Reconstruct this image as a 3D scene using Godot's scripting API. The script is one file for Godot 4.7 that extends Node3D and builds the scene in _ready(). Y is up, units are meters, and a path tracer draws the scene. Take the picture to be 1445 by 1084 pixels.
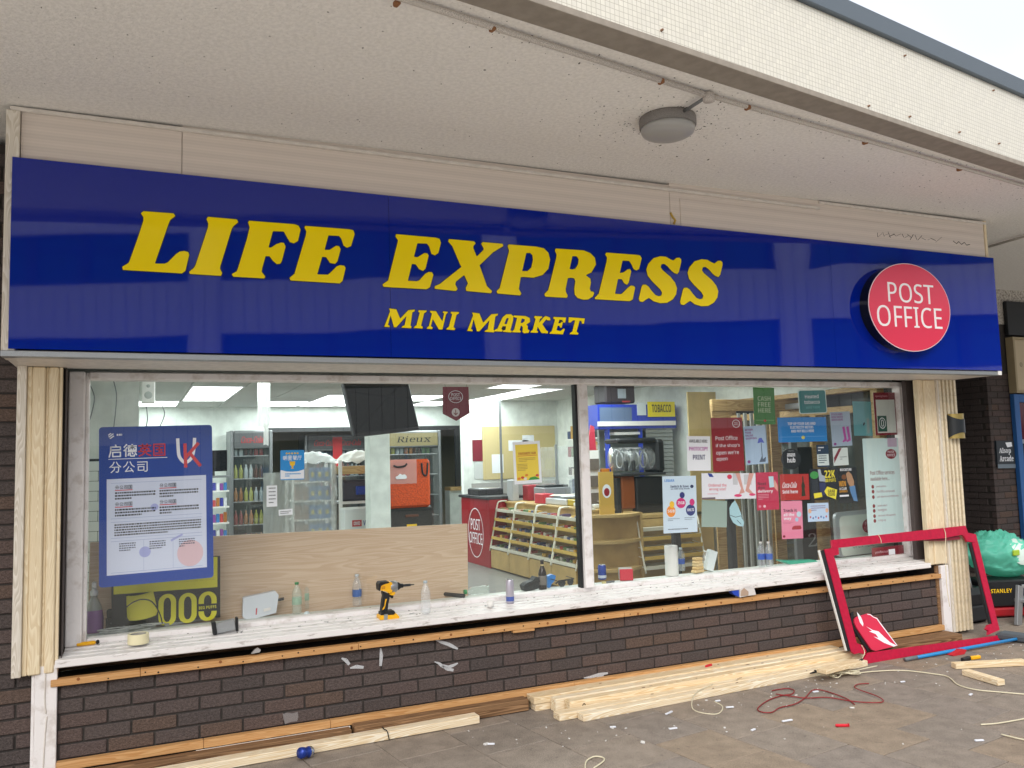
extends Node3D

# ---------------------------------------------------------------- where a photograph pixel points
const EYE := Vector3(0.0, 1.5856, 4.9735)
const RIGHT := Vector3(0.9127, -0.02859, 0.40762)
const UPW := Vector3(-0.00841, 0.99602, 0.08869)
const FWD := Vector3(0.40854, 0.08438, -0.90883)
const FOCAL := 1180.0

func ray(a, b) -> Vector3:
	return FWD * FOCAL + RIGHT * (a - 722.5) - UPW * (b - 542.0)
func pz(a, b, z) -> Vector3:          # on an upright plane along the shop front
	var d = ray(a, b)
	return EYE + d * ((z - EYE.z) / d.z)
func py(a, b, y) -> Vector3:          # on a level plane
	var d = ray(a, b)
	return EYE + d * ((y - EYE.y) / d.y)
func px(a, b, x) -> Vector3:          # on a plane square to the shop front
	var d = ray(a, b)
	return EYE + d * ((x - EYE.x) / d.x)
func soffit_y(x) -> float:
	return 3.34 + 0.009 * (x + 0.57)

var rng := RandomNumberGenerator.new()
func rnd(a, b) -> float:
	return rng.randf_range(a, b)

# ---------------------------------------------------------------- meshes
func nb(smooth = false) -> SurfaceTool:
	var st = SurfaceTool.new()
	st.begin(Mesh.PRIMITIVE_TRIANGLES)
	st.set_smooth_group(0 if smooth else -1)
	return st
func tri(st, a, b, c):
	st.set_uv(Vector2(a.x, a.y)); st.add_vertex(a)
	st.set_uv(Vector2(c.x, c.y)); st.add_vertex(c)
	st.set_uv(Vector2(b.x, b.y)); st.add_vertex(b)
func quad(st, a, b, c, d):
	tri(st, a, b, c)
	tri(st, a, c, d)
func box(st, c, s, bas = Basis(), bev = 0.0):
	var h = s * 0.5
	if bev <= 0.0:
		var v = []
		for i in 8:
			v.append(c + bas * Vector3(h.x if i & 1 else -h.x, h.y if i & 2 else -h.y, h.z if i & 4 else -h.z))
		for f in [[0, 2, 3, 1], [4, 5, 7, 6], [0, 4, 6, 2], [1, 3, 7, 5], [0, 1, 5, 4], [2, 6, 7, 3]]:
			quad(st, v[f[0]], v[f[1]], v[f[2]], v[f[3]])
		return
	bev = min(bev, min(h.x, min(h.y, h.z)) * 0.9)
	# each corner holds three points, one on each face
	var p = []
	for i in 8:
		var sg = Vector3(1 if i & 1 else -1, 1 if i & 2 else -1, 1 if i & 4 else -1)
		var tr = []
		for ax in 3:
			var q = h - Vector3(bev, bev, bev)
			q[ax] = h[ax]
			tr.append(c + bas * (q * sg))
		p.append(tr)
	var faces = [[0, [0, 4, 6, 2]], [0, [1, 3, 7, 5]], [1, [0, 1, 5, 4]], [1, [2, 6, 7, 3]], [2, [0, 2, 3, 1]], [2, [4, 5, 7, 6]]]
	for f in faces:
		quad(st, p[f[1][0]][f[0]], p[f[1][1]][f[0]], p[f[1][2]][f[0]], p[f[1][3]][f[0]])
	for e in [[0, 1, 1, 2], [2, 3, 1, 2], [4, 5, 1, 2], [6, 7, 1, 2], [0, 2, 0, 2], [1, 3, 0, 2], [4, 6, 0, 2], [5, 7, 0, 2], [0, 4, 0, 1], [1, 5, 0, 1], [2, 6, 0, 1], [3, 7, 0, 1]]:
		var a = p[e[0]][e[2]]
		var b = p[e[1]][e[2]]
		var d = p[e[1]][e[3]]
		var g = p[e[0]][e[3]]
		var n = (b - a).cross(d - a)
		if n.dot((a + d) * 0.5 - c) > 0: quad(st, a, b, d, g)
		else: quad(st, a, g, d, b)
	for i in 8:
		var a = p[i][0]
		var b = p[i][1]
		var d = p[i][2]
		if (b - a).cross(d - a).dot(a - c) > 0: tri(st, a, b, d)
		else: tri(st, a, d, b)
func lathe(st, prof, segs = 20, xf = Transform3D()):
	for k in segs:
		var t0 = TAU * k / segs
		var t1 = TAU * (k + 1) / segs
		for i in prof.size() - 1:
			var a = prof[i]
			var b = prof[i + 1]
			var p0 = xf * Vector3(cos(t0) * a.x, a.y, sin(t0) * a.x)
			var p1 = xf * Vector3(cos(t1) * a.x, a.y, sin(t1) * a.x)
			var q0 = xf * Vector3(cos(t0) * b.x, b.y, sin(t0) * b.x)
			var q1 = xf * Vector3(cos(t1) * b.x, b.y, sin(t1) * b.x)
			if a.x > 0.00001: tri(st, p0, q0, p1)
			if b.x > 0.00001: tri(st, p1, q0, q1)
func v2(list) -> PackedVector2Array:
	var out = PackedVector2Array()
	for i in range(0, list.size(), 2):
		out.append(Vector2(list[i], list[i + 1]))
	return out
func tube(st, pts, r, segs = 6, closed = false):
	var n = pts.size()
	var rings = []
	var last = Vector3.UP
	for i in n:
		var a = pts[(i - 1 + n) % n] if (i > 0 or closed) else pts[i]
		var b = pts[(i + 1) % n] if (i < n - 1 or closed) else pts[i]
		var t = (b - a).normalized()
		if abs(t.dot(last)) > 0.95: last = Vector3.RIGHT if abs(t.x) < 0.9 else Vector3.BACK
		var u = (last - t * last.dot(t)).normalized()
		last = u
		var w = t.cross(u)
		var ring = []
		for k in segs:
			ring.append(pts[i] + (u * cos(TAU * k / segs) + w * sin(TAU * k / segs)) * r)
		rings.append(ring)
	for i in (n if closed else n - 1):
		var A = rings[i]
		var B = rings[(i + 1) % n]
		for k in segs:
			quad(st, A[k], A[(k + 1) % segs], B[(k + 1) % segs], B[k])
	if not closed:
		for k in range(1, segs - 1):
			tri(st, rings[0][0], rings[0][k + 1], rings[0][k])
			tri(st, rings[n - 1][0], rings[n - 1][k], rings[n - 1][k + 1])
func curve(pts, steps = 5) -> Array:     # Catmull-Rom through the points
	var out = []
	var n = pts.size()
	for i in n - 1:
		var a = pts[max(i - 1, 0)]
		var b = pts[i]
		var c = pts[i + 1]
		var d = pts[min(i + 2, n - 1)]
		for k in steps:
			var t = float(k) / steps
			out.append(0.5 * (2 * b + (c - a) * t + (2 * a - 5 * b + 4 * c - d) * t * t + (3 * b - a - 3 * c + d) * t * t * t))
	out.append(pts[n - 1])
	return out
func ccw(poly) -> PackedVector2Array:
	var p = PackedVector2Array(poly)
	if Geometry2D.is_polygon_clockwise(p): p.reverse()
	return p
func prism(st, poly, z0, z1, xf = Transform3D()):      # outline in x, y; z0 behind, z1 in front
	var p = ccw(poly)
	var ix = Geometry2D.triangulate_polygon(p)
	for i in range(0, ix.size(), 3):
		var a = p[ix[i]]
		var b = p[ix[i + 1]]
		var c = p[ix[i + 2]]
		if (b - a).cross(c - a) < 0:
			var s = b
			b = c
			c = s
		tri(st, xf * Vector3(a.x, a.y, z1), xf * Vector3(b.x, b.y, z1), xf * Vector3(c.x, c.y, z1))
		tri(st, xf * Vector3(a.x, a.y, z0), xf * Vector3(c.x, c.y, z0), xf * Vector3(b.x, b.y, z0))
	for i in p.size():
		var a = p[i]
		var b = p[(i + 1) % p.size()]
		quad(st, xf * Vector3(a.x, a.y, z0), xf * Vector3(b.x, b.y, z0), xf * Vector3(b.x, b.y, z1), xf * Vector3(a.x, a.y, z1))
func rounded(poly, r) -> PackedVector2Array:           # soften outward and inward corners
	var a = Geometry2D.offset_polygon(ccw(poly), -r, Geometry2D.JOIN_ROUND)
	if a.is_empty(): return PackedVector2Array(poly)
	var b = Geometry2D.offset_polygon(a[0], 2.0 * r, Geometry2D.JOIN_ROUND)
	if b.is_empty(): return PackedVector2Array(poly)
	var c = Geometry2D.offset_polygon(b[0], -r, Geometry2D.JOIN_ROUND)
	return c[0] if not c.is_empty() else PackedVector2Array(poly)
func bridged(outer, hole) -> PackedVector2Array:       # cut a hole into an outline through a slit
	var o = ccw(outer)
	var h = ccw(hole)
	h.reverse()
	var bi = 0
	var bj = 0
	var bd = 1e9
	for i in o.size():
		for j in h.size():
			var d = o[i].distance_to(h[j])
			if d < bd:
				bd = d
				bi = i
				bj = j
	var out = PackedVector2Array()
	for i in o.size():
		out.append(o[i])
		if i == bi:
			for j in h.size() + 1:
				out.append(h[(bj + j) % h.size()])
			out.append(o[i] + Vector2(0.02, 0.013))
	return out
func rrect(w, h, r, n = 4) -> PackedVector2Array:      # rounded rectangle round the origin
	var out = PackedVector2Array()
	for q in 4:
		var c = Vector2((w * 0.5 - r) * (1 if q in [0, 3] else -1), (h * 0.5 - r) * (1 if q < 2 else -1))
		for k in n + 1:
			var t = PI / 2 * (q + float(k) / n)
			out.append(c + Vector2(cos(t), sin(t)) * r)
	return out
func oval(rx, ry, n = 28, c = Vector2.ZERO) -> PackedVector2Array:
	var out = PackedVector2Array()
	for k in n:
		out.append(c + Vector2(cos(TAU * k / n) * rx, sin(TAU * k / n) * ry))
	return out

# ---------------------------------------------------------------- nodes
func fin(st) -> ArrayMesh:
	st.index()
	st.generate_normals()
	return st.commit()
func obj(called, st, m, parent = self, at = Vector3.ZERO):
	var o = MeshInstance3D.new()
	o.name = called
	o.mesh = fin(st) if st is SurfaceTool else st
	o.material_override = m
	o.position = at
	parent.add_child(o, true)
	return o
var taken := {}
func numbered(called) -> String:
	taken[called] = taken.get(called, -1) + 1
	return called if taken[called] == 0 else "%s_%03d" % [called, taken[called]]
func thing(called, label, category, at = Vector3.ZERO, turn = 0.0, group = ""):
	var o = Node3D.new()
	o.name = numbered(called)
	add_child(o)
	o.position = at
	o.rotation.y = turn
	o.set_meta("label", label)
	o.set_meta("category", category)
	if group: o.set_meta("group", group)
	return o
func struct(called, st, m):
	var o = obj(numbered(called), st, m)
	o.set_meta("kind", "structure")
	return o
func copy_of(t, at, turn = 0.0, label = "", group = ""):
	var r = t.duplicate()
	r.name = numbered(t.name.rstrip("0123456789_") if t.name.right(3).is_valid_int() else String(t.name))
	add_child(r)
	r.position = at
	r.rotation.y = turn
	if label: r.set_meta("label", label)
	if group: r.set_meta("group", group)
	return r
func bx(called, c, s, m, parent, bev = 0.0, bas = Basis()):
	var st = nb()
	box(st, Vector3.ZERO, s, Basis(), bev)
	var o = obj(called, st, m, parent, c)
	o.basis = bas
	return o
func wbx(called, a, b, m, parent, bev = 0.0):          # box between two corners given in the parent's axes
	return bx(called, (a + b) * 0.5, (b - a).abs(), m, parent, bev)

# goods that stand in or on a thing: placed in its axes, but things of their own
func loose(host, called, label, category, group, mesh, m, local):
	var o = MeshInstance3D.new()
	o.name = numbered(called)
	o.mesh = mesh
	o.material_override = m
	add_child(o)
	o.transform = host.transform * local
	o.set_meta("label", label)
	o.set_meta("category", category)
	o.set_meta("group", group)
	return o
var carton_mesh := {}
func carton(s, bev = 0.004) -> ArrayMesh:            # a box standing on its base
	var k = "%.3f %.3f %.3f" % [s.x, s.y, s.z]
	if not carton_mesh.has(k):
		var st = nb()
		box(st, Vector3(0, s.y * 0.5, 0), s, Basis(), bev)
		carton_mesh[k] = fin(st)
	return carton_mesh[k]

# ---------------------------------------------------------------- materials
func hx(s) -> Color:
	return Color.html(s)
func ntex(freq, c0, c1, o = {}) -> NoiseTexture2D:
	var n = FastNoiseLite.new()
	n.seed = o.get("seed", 3)
	n.noise_type = o.get("type", FastNoiseLite.TYPE_SIMPLEX_SMOOTH)
	n.frequency = freq
	n.fractal_octaves = o.get("oct", 4)
	n.fractal_gain = o.get("gain", 0.55)
	var t = NoiseTexture2D.new()
	t.width = o.get("size", 512)
	t.height = o.get("size", 512)
	t.seamless = true
	t.noise = n
	if o.get("normal", false):
		t.as_normal_map = true
		t.bump_strength = o.get("bump", 4.0)
		return t
	var g = Gradient.new()
	g.offsets = PackedFloat32Array([o.get("lo", 0.25), o.get("hi", 0.75)])
	g.colors = PackedColorArray([c0, c1])
	t.color_ramp = g
	return t
func itex(w, h, f) -> ImageTexture:
	var im = Image.create(w, h, false, Image.FORMAT_RGB8)
	for y in h:
		for x in w:
			im.set_pixel(x, y, f.call(x, y))
	return ImageTexture.create_from_image(im)
func mat(col, rough = 0.8, o = {}) -> StandardMaterial3D:
	var m = StandardMaterial3D.new()
	m.albedo_color = col if col is Color else hx(col)
	m.roughness = rough
	m.metallic = o.get("metal", 0.0)
	m.metallic_specular = o.get("spec", 0.5)
	if o.has("tex"): m.albedo_texture = o.tex
	if o.has("scale"):
		m.uv1_triplanar = true
		m.uv1_world_triplanar = o.get("world", true)
		m.uv1_triplanar_sharpness = 8.0
		m.uv1_scale = o.scale if o.scale is Vector3 else Vector3.ONE * o.scale
		m.uv1_offset = o.get("off", Vector3.ZERO)
	if o.has("rtex"): m.roughness_texture = o.rtex
	if o.has("normal"):
		m.normal_enabled = true
		m.normal_texture = o.normal
		m.normal_scale = o.get("nscale", 1.0)
	if o.has("height"):
		m.heightmap_enabled = true
		m.heightmap_texture = o.height
		m.heightmap_scale = o.get("hscale", 0.1)
	if o.has("emit"):
		m.emission_enabled = true
		m.emission = hx(o.emit)
		m.emission_energy_multiplier = o.get("power", 1.0)
	if o.has("alpha"):
		m.albedo_color.a = o.alpha
		m.transparency = BaseMaterial3D.TRANSPARENCY_ALPHA
	if o.has("coat"):
		m.clearcoat_enabled = true
		m.clearcoat = o.coat
		m.clearcoat_roughness = 0.05
	if o.has("back"):
		m.backlight_enabled = true
		m.backlight = hx(o.back)
	return m

# ---------------------------------------------------------------- print: sheets, lettering, strokes
var fonts := {}
func font(f) -> SystemFont:
	if not fonts.has(f):
		var s = SystemFont.new()
		s.font_names = PackedStringArray(["Droid Serif" if f.begins_with("serif") else "Droid Sans"])
		s.font_weight = 700 if f.ends_with("b") else 400
		fonts[f] = s
	return fonts[f]
func text_mesh(s, f, depth, step = 1.5) -> TextMesh:
	var t = TextMesh.new()
	t.text = s
	t.font = font(f)
	t.font_size = 48
	t.pixel_size = 0.01
	t.depth = max(depth, 0.01)
	t.curve_step = step
	return t
# lettering fitted into x0..x1, y0..y1 of the parent's axes, its back at z
func letters(parent, s, x0, y0, x1, y1, z, m, f = "sansb", depth = 0.0006, slant = 0.0):
	var t = text_mesh(s, f, 0.1)
	var bb = t.get_aabb()
	var o = MeshInstance3D.new()
	o.name = "lettering"
	o.mesh = t
	o.material_override = m
	var k = Vector3((x1 - x0) / max(bb.size.x, 0.001), (y1 - y0) / max(bb.size.y, 0.001), depth / max(bb.size.z, 0.0001))
	var b = Basis(Vector3(k.x, 0, 0), Vector3(slant * k.y, k.y, 0), Vector3(0, 0, k.z))
	o.transform = Transform3D(b, Vector3(x0, y0, z) - b * bb.position)
	parent.add_child(o, true)
	return o
func strokes(parent, lists, x, y, s, z, m, wid = 0.09, called = "lettering"):    # brush strokes on a 10 x 10 grid, s metres high
	var st = nb()
	for l in lists:
		var p = v2(l)
		for i in p.size() - 1:
			var a = p[i]
			var b = p[i + 1]
			var d = (b - a).normalized()
			var nn = Vector2(-d.y, d.x) * wid * 5.0
			a -= d * wid * 3.0
			b += d * wid * 3.0
			var q = []
			for c in [a - nn, b - nn, b + nn, a + nn]:
				q.append(Vector2(x + c.x * s * 0.1, y + c.y * s * 0.1))
			prism(st, PackedVector2Array(q), z, z + 0.0004 + 0.00004 * i)
	return obj(called, st, m, parent)
# a sheet of paper, card or plastic given by three photograph corners on the plane z; own axes x right, y up from its lower edge
func sheet(called, label, category, tl, tr, bl, z, m, group = "", thick = 0.0012, corner = 0.0):
	var A = pz(tl[0], tl[1], z)
	var B = pz(tr[0], tr[1], z)
	var C = pz(bl[0], bl[1], z)
	var w = A.distance_to(B)
	var h = A.distance_to(C)
	var ex = (B - A).normalized()
	var ey = Vector3(-ex.y, ex.x, 0)
	var t = thing(called, label, category, (A + B) * 0.5 - ey * h, 0.0, group)
	t.basis = Basis(ex, ey, Vector3(0, 0, 1))
	var st = nb()
	var r = rrect(w, h, max(corner, 0.0005), 4 if corner > 0.0 else 1)
	var xf = Transform3D(Basis(), Vector3(0, h * 0.5, 0))
	prism(st, r, -thick, 0.0, xf)
	obj("sheet", st, m, t)
	t.set_meta("w", w)
	t.set_meta("h", h)
	return t
func uvp(t, u, v) -> Vector2:          # from the sheet's upper left, both 0 to 1
	return Vector2((u - 0.5) * t.get_meta("w"), (1.0 - v) * t.get_meta("h"))
func ink(t, called, u0, v0, u1, v1, m, layer = 1):
	var a = uvp(t, u0, v1)
	var b = uvp(t, u1, v0)
	var st = nb()
	prism(st, PackedVector2Array([a, Vector2(b.x, a.y), b, Vector2(a.x, b.y)]), 0.0, 0.0004 * layer)
	return obj(called, st, m, t)
func ink_poly(t, called, pts, m, layer = 1):
	var p = PackedVector2Array()
	for q in pts: p.append(uvp(t, q.x, q.y))
	var st = nb()
	prism(st, p, 0.0, 0.0004 * layer)
	return obj(called, st, m, t)
func ink_oval(t, called, u, v, ru, rv, m, layer = 1):
	var st = nb()
	var c = uvp(t, u, v)
	prism(st, oval(ru * t.get_meta("w"), rv * t.get_meta("h"), 22, c), 0.0, 0.0004 * layer)
	return obj(called, st, m, t)
func words(t, s, u0, v0, u1, v1, m, f = "sansb", layer = 2):
	var a = uvp(t, u0, v1)
	var b = uvp(t, u1, v0)
	return letters(t, s, a.x, a.y, b.x, b.y, 0.0004 * layer, m, f, 0.0004)
func scribble(t, u0, v0, u1, rows, dv, m, layer = 2, fill = 0.55):   # lines of print too small to read
	var st = nb()
	for r in rows:
		var u = u0
		var last = u1 if r < rows - 1 else lerp(u0, u1, rnd(0.25, 0.8))
		while u < last:
			var wid = rnd(0.008, 0.022)
			var a = uvp(t, u, v0 + (r + fill) * dv)
			var b = uvp(t, min(u + wid, last), v0 + r * dv)
			prism(st, PackedVector2Array([a, Vector2(b.x, a.y), b, Vector2(a.x, b.y)]), 0.0004 * layer, 0.0004 * layer + 0.0003)
			u += wid + 0.006
	return obj("small_print", st, m, t)

# ---------------------------------------------------------------- the scene
var M := {}

func _ready():
	rng.seed = 77
	setup_light()
	setup_materials()
	build_ground()
	build_shop_shell()
	build_canopy()
	build_fascia()
	build_window()
	build_opposite()
	build_arcade()
	build_interior()
	build_posters()
	build_sill_things()
	build_street_things()

func setup_light():
	var cam = Camera3D.new()
	cam.name = "camera"
	add_child(cam)
	cam.transform = Transform3D(Basis(RIGHT, UPW, -FWD).orthonormalized(), EYE)
	cam.fov = rad_to_deg(2.0 * atan(542.0 / FOCAL))
	cam.near = 0.05
	cam.far = 600.0
	cam.current = true
	var e = Environment.new()
	e.background_mode = Environment.BG_SKY
	var pano = PanoramaSkyMaterial.new()
	var n = FastNoiseLite.new()
	n.seed = 11
	n.frequency = 1.6
	n.fractal_octaves = 4
	var im = Image.create(768, 384, false, Image.FORMAT_RGBF)
	for y in 384:
		var el = PI * (0.5 - (y + 0.5) / 384.0)
		for x in 768:
			var az = TAU * (x + 0.5) / 768.0
			var d = Vector3(cos(el) * sin(az), sin(el), cos(el) * cos(az))
			var k = clamp(n.get_noise_3dv(d * Vector3(1, 1.7, 1)) * 0.5 + 0.5, 0.0, 1.0)
			k = smoothstep(0.3, 0.7, k)
			var c = Color(0.74, 0.79, 0.90).lerp(Color(0.97, 0.97, 0.99), k)
			if el < 0.0: c = Color(0.32, 0.32, 0.32)
			im.set_pixel(x, y, c)
	pano.panorama = ImageTexture.create_from_image(im)
	var sky = Sky.new()
	sky.sky_material = pano
	e.sky = sky
	e.background_energy_multiplier = 0.5
	e.tonemap_mode = Environment.TONE_MAPPER_LINEAR
	e.tonemap_exposure = 2.6
	e.sdfgi_enabled = true
	e.ssao_enabled = true
	e.ssil_enabled = true
	var we = WorldEnvironment.new()
	we.name = "world_environment"
	we.environment = e
	add_child(we)
	var sun = DirectionalLight3D.new()
	sun.name = "sun"
	add_child(sun)
	sun.look_at_from_position(Vector3(-4, 6.5, 8), Vector3.ZERO)
	sun.light_energy = 0.5
	sun.light_angular_distance = 60.0
	sun.light_color = Color(1.0, 0.98, 0.95)
	sun.shadow_enabled = true

func grain_image(seed_, lines, along_x, dark, light):
	var n = FastNoiseLite.new()
	n.seed = seed_
	n.frequency = 1.0
	n.fractal_octaves = 2
	var fine = FastNoiseLite.new()
	fine.seed = seed_ + 5
	fine.frequency = 1.0
	return itex(512, 512, func(x, y):
		var u = float(x if along_x else y) / 512.0
		var v = float(y if along_x else x) / 512.0
		var a = TAU * u
		var b = TAU * v
		var h = n.get_noise_3d(cos(a) * 0.16 + 3.0, sin(a) * 0.16 + cos(b) * 0.55, sin(b) * 0.55)
		var f = fposmod(h * lines, 1.0)
		var k = smoothstep(0.0, 0.75, f) * (1.0 - smoothstep(0.9, 1.0, f))
		var g = fine.get_noise_3d(cos(a) * 1.2, sin(a) * 1.2 + cos(b) * 14.0, sin(b) * 14.0)
		return dark.lerp(light, clamp(1.0 - k * 0.75 + g * 0.45, 0.0, 1.0)))

func setup_materials():
	var speck = ntex(0.09, Color(0.6, 0.58, 0.57), Color(1, 1, 1), {"oct": 5, "gain": 0.75, "lo": 0.22, "hi": 0.6, "seed": 5})
	var blot = ntex(0.012, Color(0.72, 0.72, 0.72), Color(1, 1, 1), {"oct": 4, "seed": 9})
	var soft = ntex(0.012, Color(0.93, 0.93, 0.93), Color(1, 1, 1), {"oct": 4, "seed": 10})
	M.soft = soft
	var fine = ntex(0.2, Color(0.8, 0.8, 0.8), Color(1, 1, 1), {"oct": 3, "seed": 21})
	var bumpy = ntex(0.07, Color.BLACK, Color.WHITE, {"normal": true, "oct": 5, "gain": 0.7, "bump": 5.0, "seed": 31})
	var rough_cast = ntex(0.16, Color.BLACK, Color.WHITE, {"normal": true, "oct": 3, "gain": 0.5, "bump": 5.0, "seed": 41})
	M.speck = speck
	M.bumpy = bumpy
	# bricks, several firings: pits, drag marks and pale flecks
	var bn = FastNoiseLite.new()
	bn.seed = 15
	bn.frequency = 0.05
	bn.fractal_octaves = 5
	bn.fractal_gain = 0.7
	var bd = RandomNumberGenerator.new()
	bd.seed = 4
	var brick_tex = itex(512, 512, func(x, y):
		var k = 0.86 + 0.22 * bn.get_noise_2d(x * 1.0, y * 1.6)
		var d = bn.get_noise_2d(x * 2.6 + 700.0, y * 3.0)
		if d > 0.22: k *= 1.0 - 1.4 * (d - 0.22)
		var q = bd.randf()
		if q < 0.02: k *= 0.72
		elif q < 0.028: k = min(1.0, k * 1.25)
		k = clamp(k, 0.3, 1.0)
		return Color(k, k, k))
	M.brick = []
	for c in ["6e605d", "695d5a", "71615c", "645b59", "6c605d", "746259", "625957", "6b605d"]:
		M.brick.append(mat(c, 0.85, {"tex": brick_tex, "scale": 1.9, "off": Vector3(rnd(0, 1), rnd(0, 1), 0), "normal": bumpy, "nscale": 0.9, "spec": 0.3}))
	M.mortar = mat("47423f", 0.95, {"tex": fine, "scale": 4.0})
	# paving: grit, worn patches and a few dark spots
	var gn = FastNoiseLite.new()
	gn.seed = 61
	gn.frequency = 0.22
	gn.fractal_octaves = 3
	gn.fractal_gain = 0.7
	var wn = FastNoiseLite.new()
	wn.seed = 62
	wn.frequency = 0.008
	wn.fractal_octaves = 4
	var slab_tex = itex(768, 768, func(x, y):
		var k = 0.84 + 0.30 * gn.get_noise_2d(x, y) + 0.10 * wn.get_noise_2d(x, y)
		var d = wn.get_noise_2d(x * 2.3 + 900.0, y * 2.3)
		if d > 0.5: k *= 1.0 - 0.8 * (d - 0.5)
		var q = bd.randf()
		if q < 0.06: k *= 0.62
		elif q < 0.1: k = min(1.0, k * 1.25)
		k = clamp(k, 0.25, 1.0)
		return Color(k, k * 0.99, k * 0.98))
	M.slab = []
	for c in ["aca094", "a89d92", "afa294", "a49a90", "aa9f94", "af9f8d", "a69c93"]:
		M.slab.append(mat(c, 0.75, {"tex": slab_tex, "scale": 1.0, "off": Vector3(rnd(0, 1), 0, rnd(0, 1)), "normal": bumpy, "nscale": 0.2, "spec": 0.4}))
	M.joint_pale = mat("9a958d", 0.9, {"tex": fine, "scale": 1.0})
	M.joint = mat("3a3531", 0.95, {"tex": fine, "scale": 3.0})
	M.ground = mat("ccc6bb", 0.9, {"tex": soft, "scale": 0.4})
	var sn = FastNoiseLite.new()
	sn.seed = 71
	sn.frequency = 0.06
	sn.fractal_octaves = 4
	var sp = FastNoiseLite.new()
	sp.seed = 72
	sp.frequency = 0.011
	sp.fractal_octaves = 3
	var dots = RandomNumberGenerator.new()
	dots.seed = 9
	M.soffit = mat("f5f3f1", 0.95, {"tex": itex(768, 768, func(x, y):
		var k = 0.965 + 0.05 * sn.get_noise_2d(x, y)
		var d = smoothstep(0.05, 0.45, sp.get_noise_2d(x, y))
		if dots.randf() < 0.002 + 0.012 * d: k *= dots.randf_range(0.6, 0.9)
		return Color(k, k * 0.995, k * 0.985)), "scale": 0.75, "normal": rough_cast, "nscale": 0.22, "spec": 0.2})
	M.brown = mat("968d82", 0.8, {"tex": soft, "scale": 1.5})
	M.coping = mat("6c7781", 0.55, {"tex": fine, "scale": 2.0, "metal": 0.3})
	var tile_tone = FastNoiseLite.new()
	tile_tone.seed = 8
	tile_tone.frequency = 0.9
	var tile = itex(320, 320, func(x, y):
		var gx = x % 32
		var gy = y % 32
		if gx < 3 or gy < 3: return Color(0.77, 0.76, 0.73)
		var k = 0.96 + 0.04 * tile_tone.get_noise_2d((x / 32) * 7.3, (y / 32) * 5.1)
		return Color(k, k, k * 0.985))
	M.mosaic = mat("dcd8cf", 0.35, {"tex": tile, "scale": 4.0})
	M.plank = mat("e2d7cf", 0.6, {"tex": itex(64, 512, func(x, y):
		var k = 0.965 + 0.018 * sin(y * 0.1227) + 0.014 * sin(y * 0.4909 + 1.0) + 0.01 * sin(y * 1.3499)
		return Color(k, k * 0.995, k * 0.985)), "scale": 1.6, "spec": 0.4})
	M.upvc = mat("dfd8d0", 0.45, {"tex": soft, "scale": 2.0})
	M.pipe = mat("d9d2cb", 0.6, {"tex": speck, "scale": 4.0})
	M.alu = mat("b9bcbe", 0.4, {"metal": 0.7, "tex": fine, "scale": 3.0})
	M.steel = mat("c9ccce", 0.25, {"metal": 0.9})
	M.grey_metal = mat("8b8e90", 0.45, {"metal": 0.4, "tex": fine, "scale": 3.0})
	M.white = mat("e8e6e2", 0.5)
	M.white_paint = mat("efebea", 0.5, {"tex": ntex(0.014, Color(0.9, 0.885, 0.87), Color(1, 1, 1), {"oct": 5, "gain": 0.6, "lo": 0.2, "hi": 0.48, "seed": 90}), "scale": 0.9, "normal": bumpy, "nscale": 0.06})
	M.sill_paint = mat("ece8e6", 0.5, {"tex": ntex(0.014, Color(0.8, 0.785, 0.77), Color(1, 1, 1), {"oct": 6, "gain": 0.7, "lo": 0.15, "hi": 0.38, "seed": 93}), "scale": Vector3(0.8, 2.6, 2.6), "normal": bumpy, "nscale": 0.06})
	M.ash = mat("efe0c2", 0.5, {"tex": grain_image(4, 9.0, false, Color(0.92, 0.885, 0.83), Color(1, 1, 1)), "scale": Vector3(3.2, 1.1, 3.2), "spec": 0.4})
	M.flute = mat("e9dabc", 0.55, {"tex": soft, "scale": 3.0})
	M.ash_grey = mat("e6dfd4", 0.5, {"tex": grain_image(14, 8.0, false, Color(0.87, 0.85, 0.81), Color(1, 1, 1)), "scale": Vector3(4.0, 1.3, 4.0), "spec": 0.4})
	var pine = grain_image(24, 9.0, true, Color(0.88, 0.80, 0.68), Color(1, 1, 1))
	M.pine = []
	for c in ["f3e6cc", "efdfc0", "f6ecd6"]:
		M.pine.append(mat(c, 0.65, {"tex": pine, "scale": Vector3(0.8, 3.0, 3.0), "off": Vector3(rnd(0, 1), rnd(0, 1), rnd(0, 1))}))
	M.batten = mat("d3a672", 0.65, {"tex": pine, "scale": Vector3(0.7, 4.0, 4.0), "off": Vector3(0.3, 0.6, 0.2)})
	M.old_timber = mat("a07c58", 0.8, {"tex": grain_image(34, 7.0, true, Color(0.55, 0.5, 0.45), Color(1, 1, 1)), "scale": Vector3(0.6, 4.0, 4.0)})
	M.ply = mat("d6bfa4", 0.6, {"tex": grain_image(44, 5.0, true, Color(0.93, 0.89, 0.85), Color(1, 1, 1)), "scale": Vector3(0.6, 2.6, 2.6)})
	M.oak = mat("cbaa74", 0.5, {"tex": grain_image(54, 6.0, true, Color(0.84, 0.78, 0.7), Color(1, 1, 1)), "scale": Vector3(0.8, 2.0, 2.0)})
	M.black = mat("16171a", 0.5)
	M.black_gloss = mat("0d0e10", 0.12)
	M.dark = mat("2a2b2d", 0.6)
	M.void = mat("5c5250", 0.9, {"tex": fine, "scale": 2.0})
	M.blue_sign = mat("001f8e", 0.03, {"spec": 0.56, "normal": ntex(0.0035, Color.BLACK, Color.WHITE, {"normal": true, "oct": 1, "seed": 99, "bump": 2.0}), "nscale": 0.12, "scale": 0.5})
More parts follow.
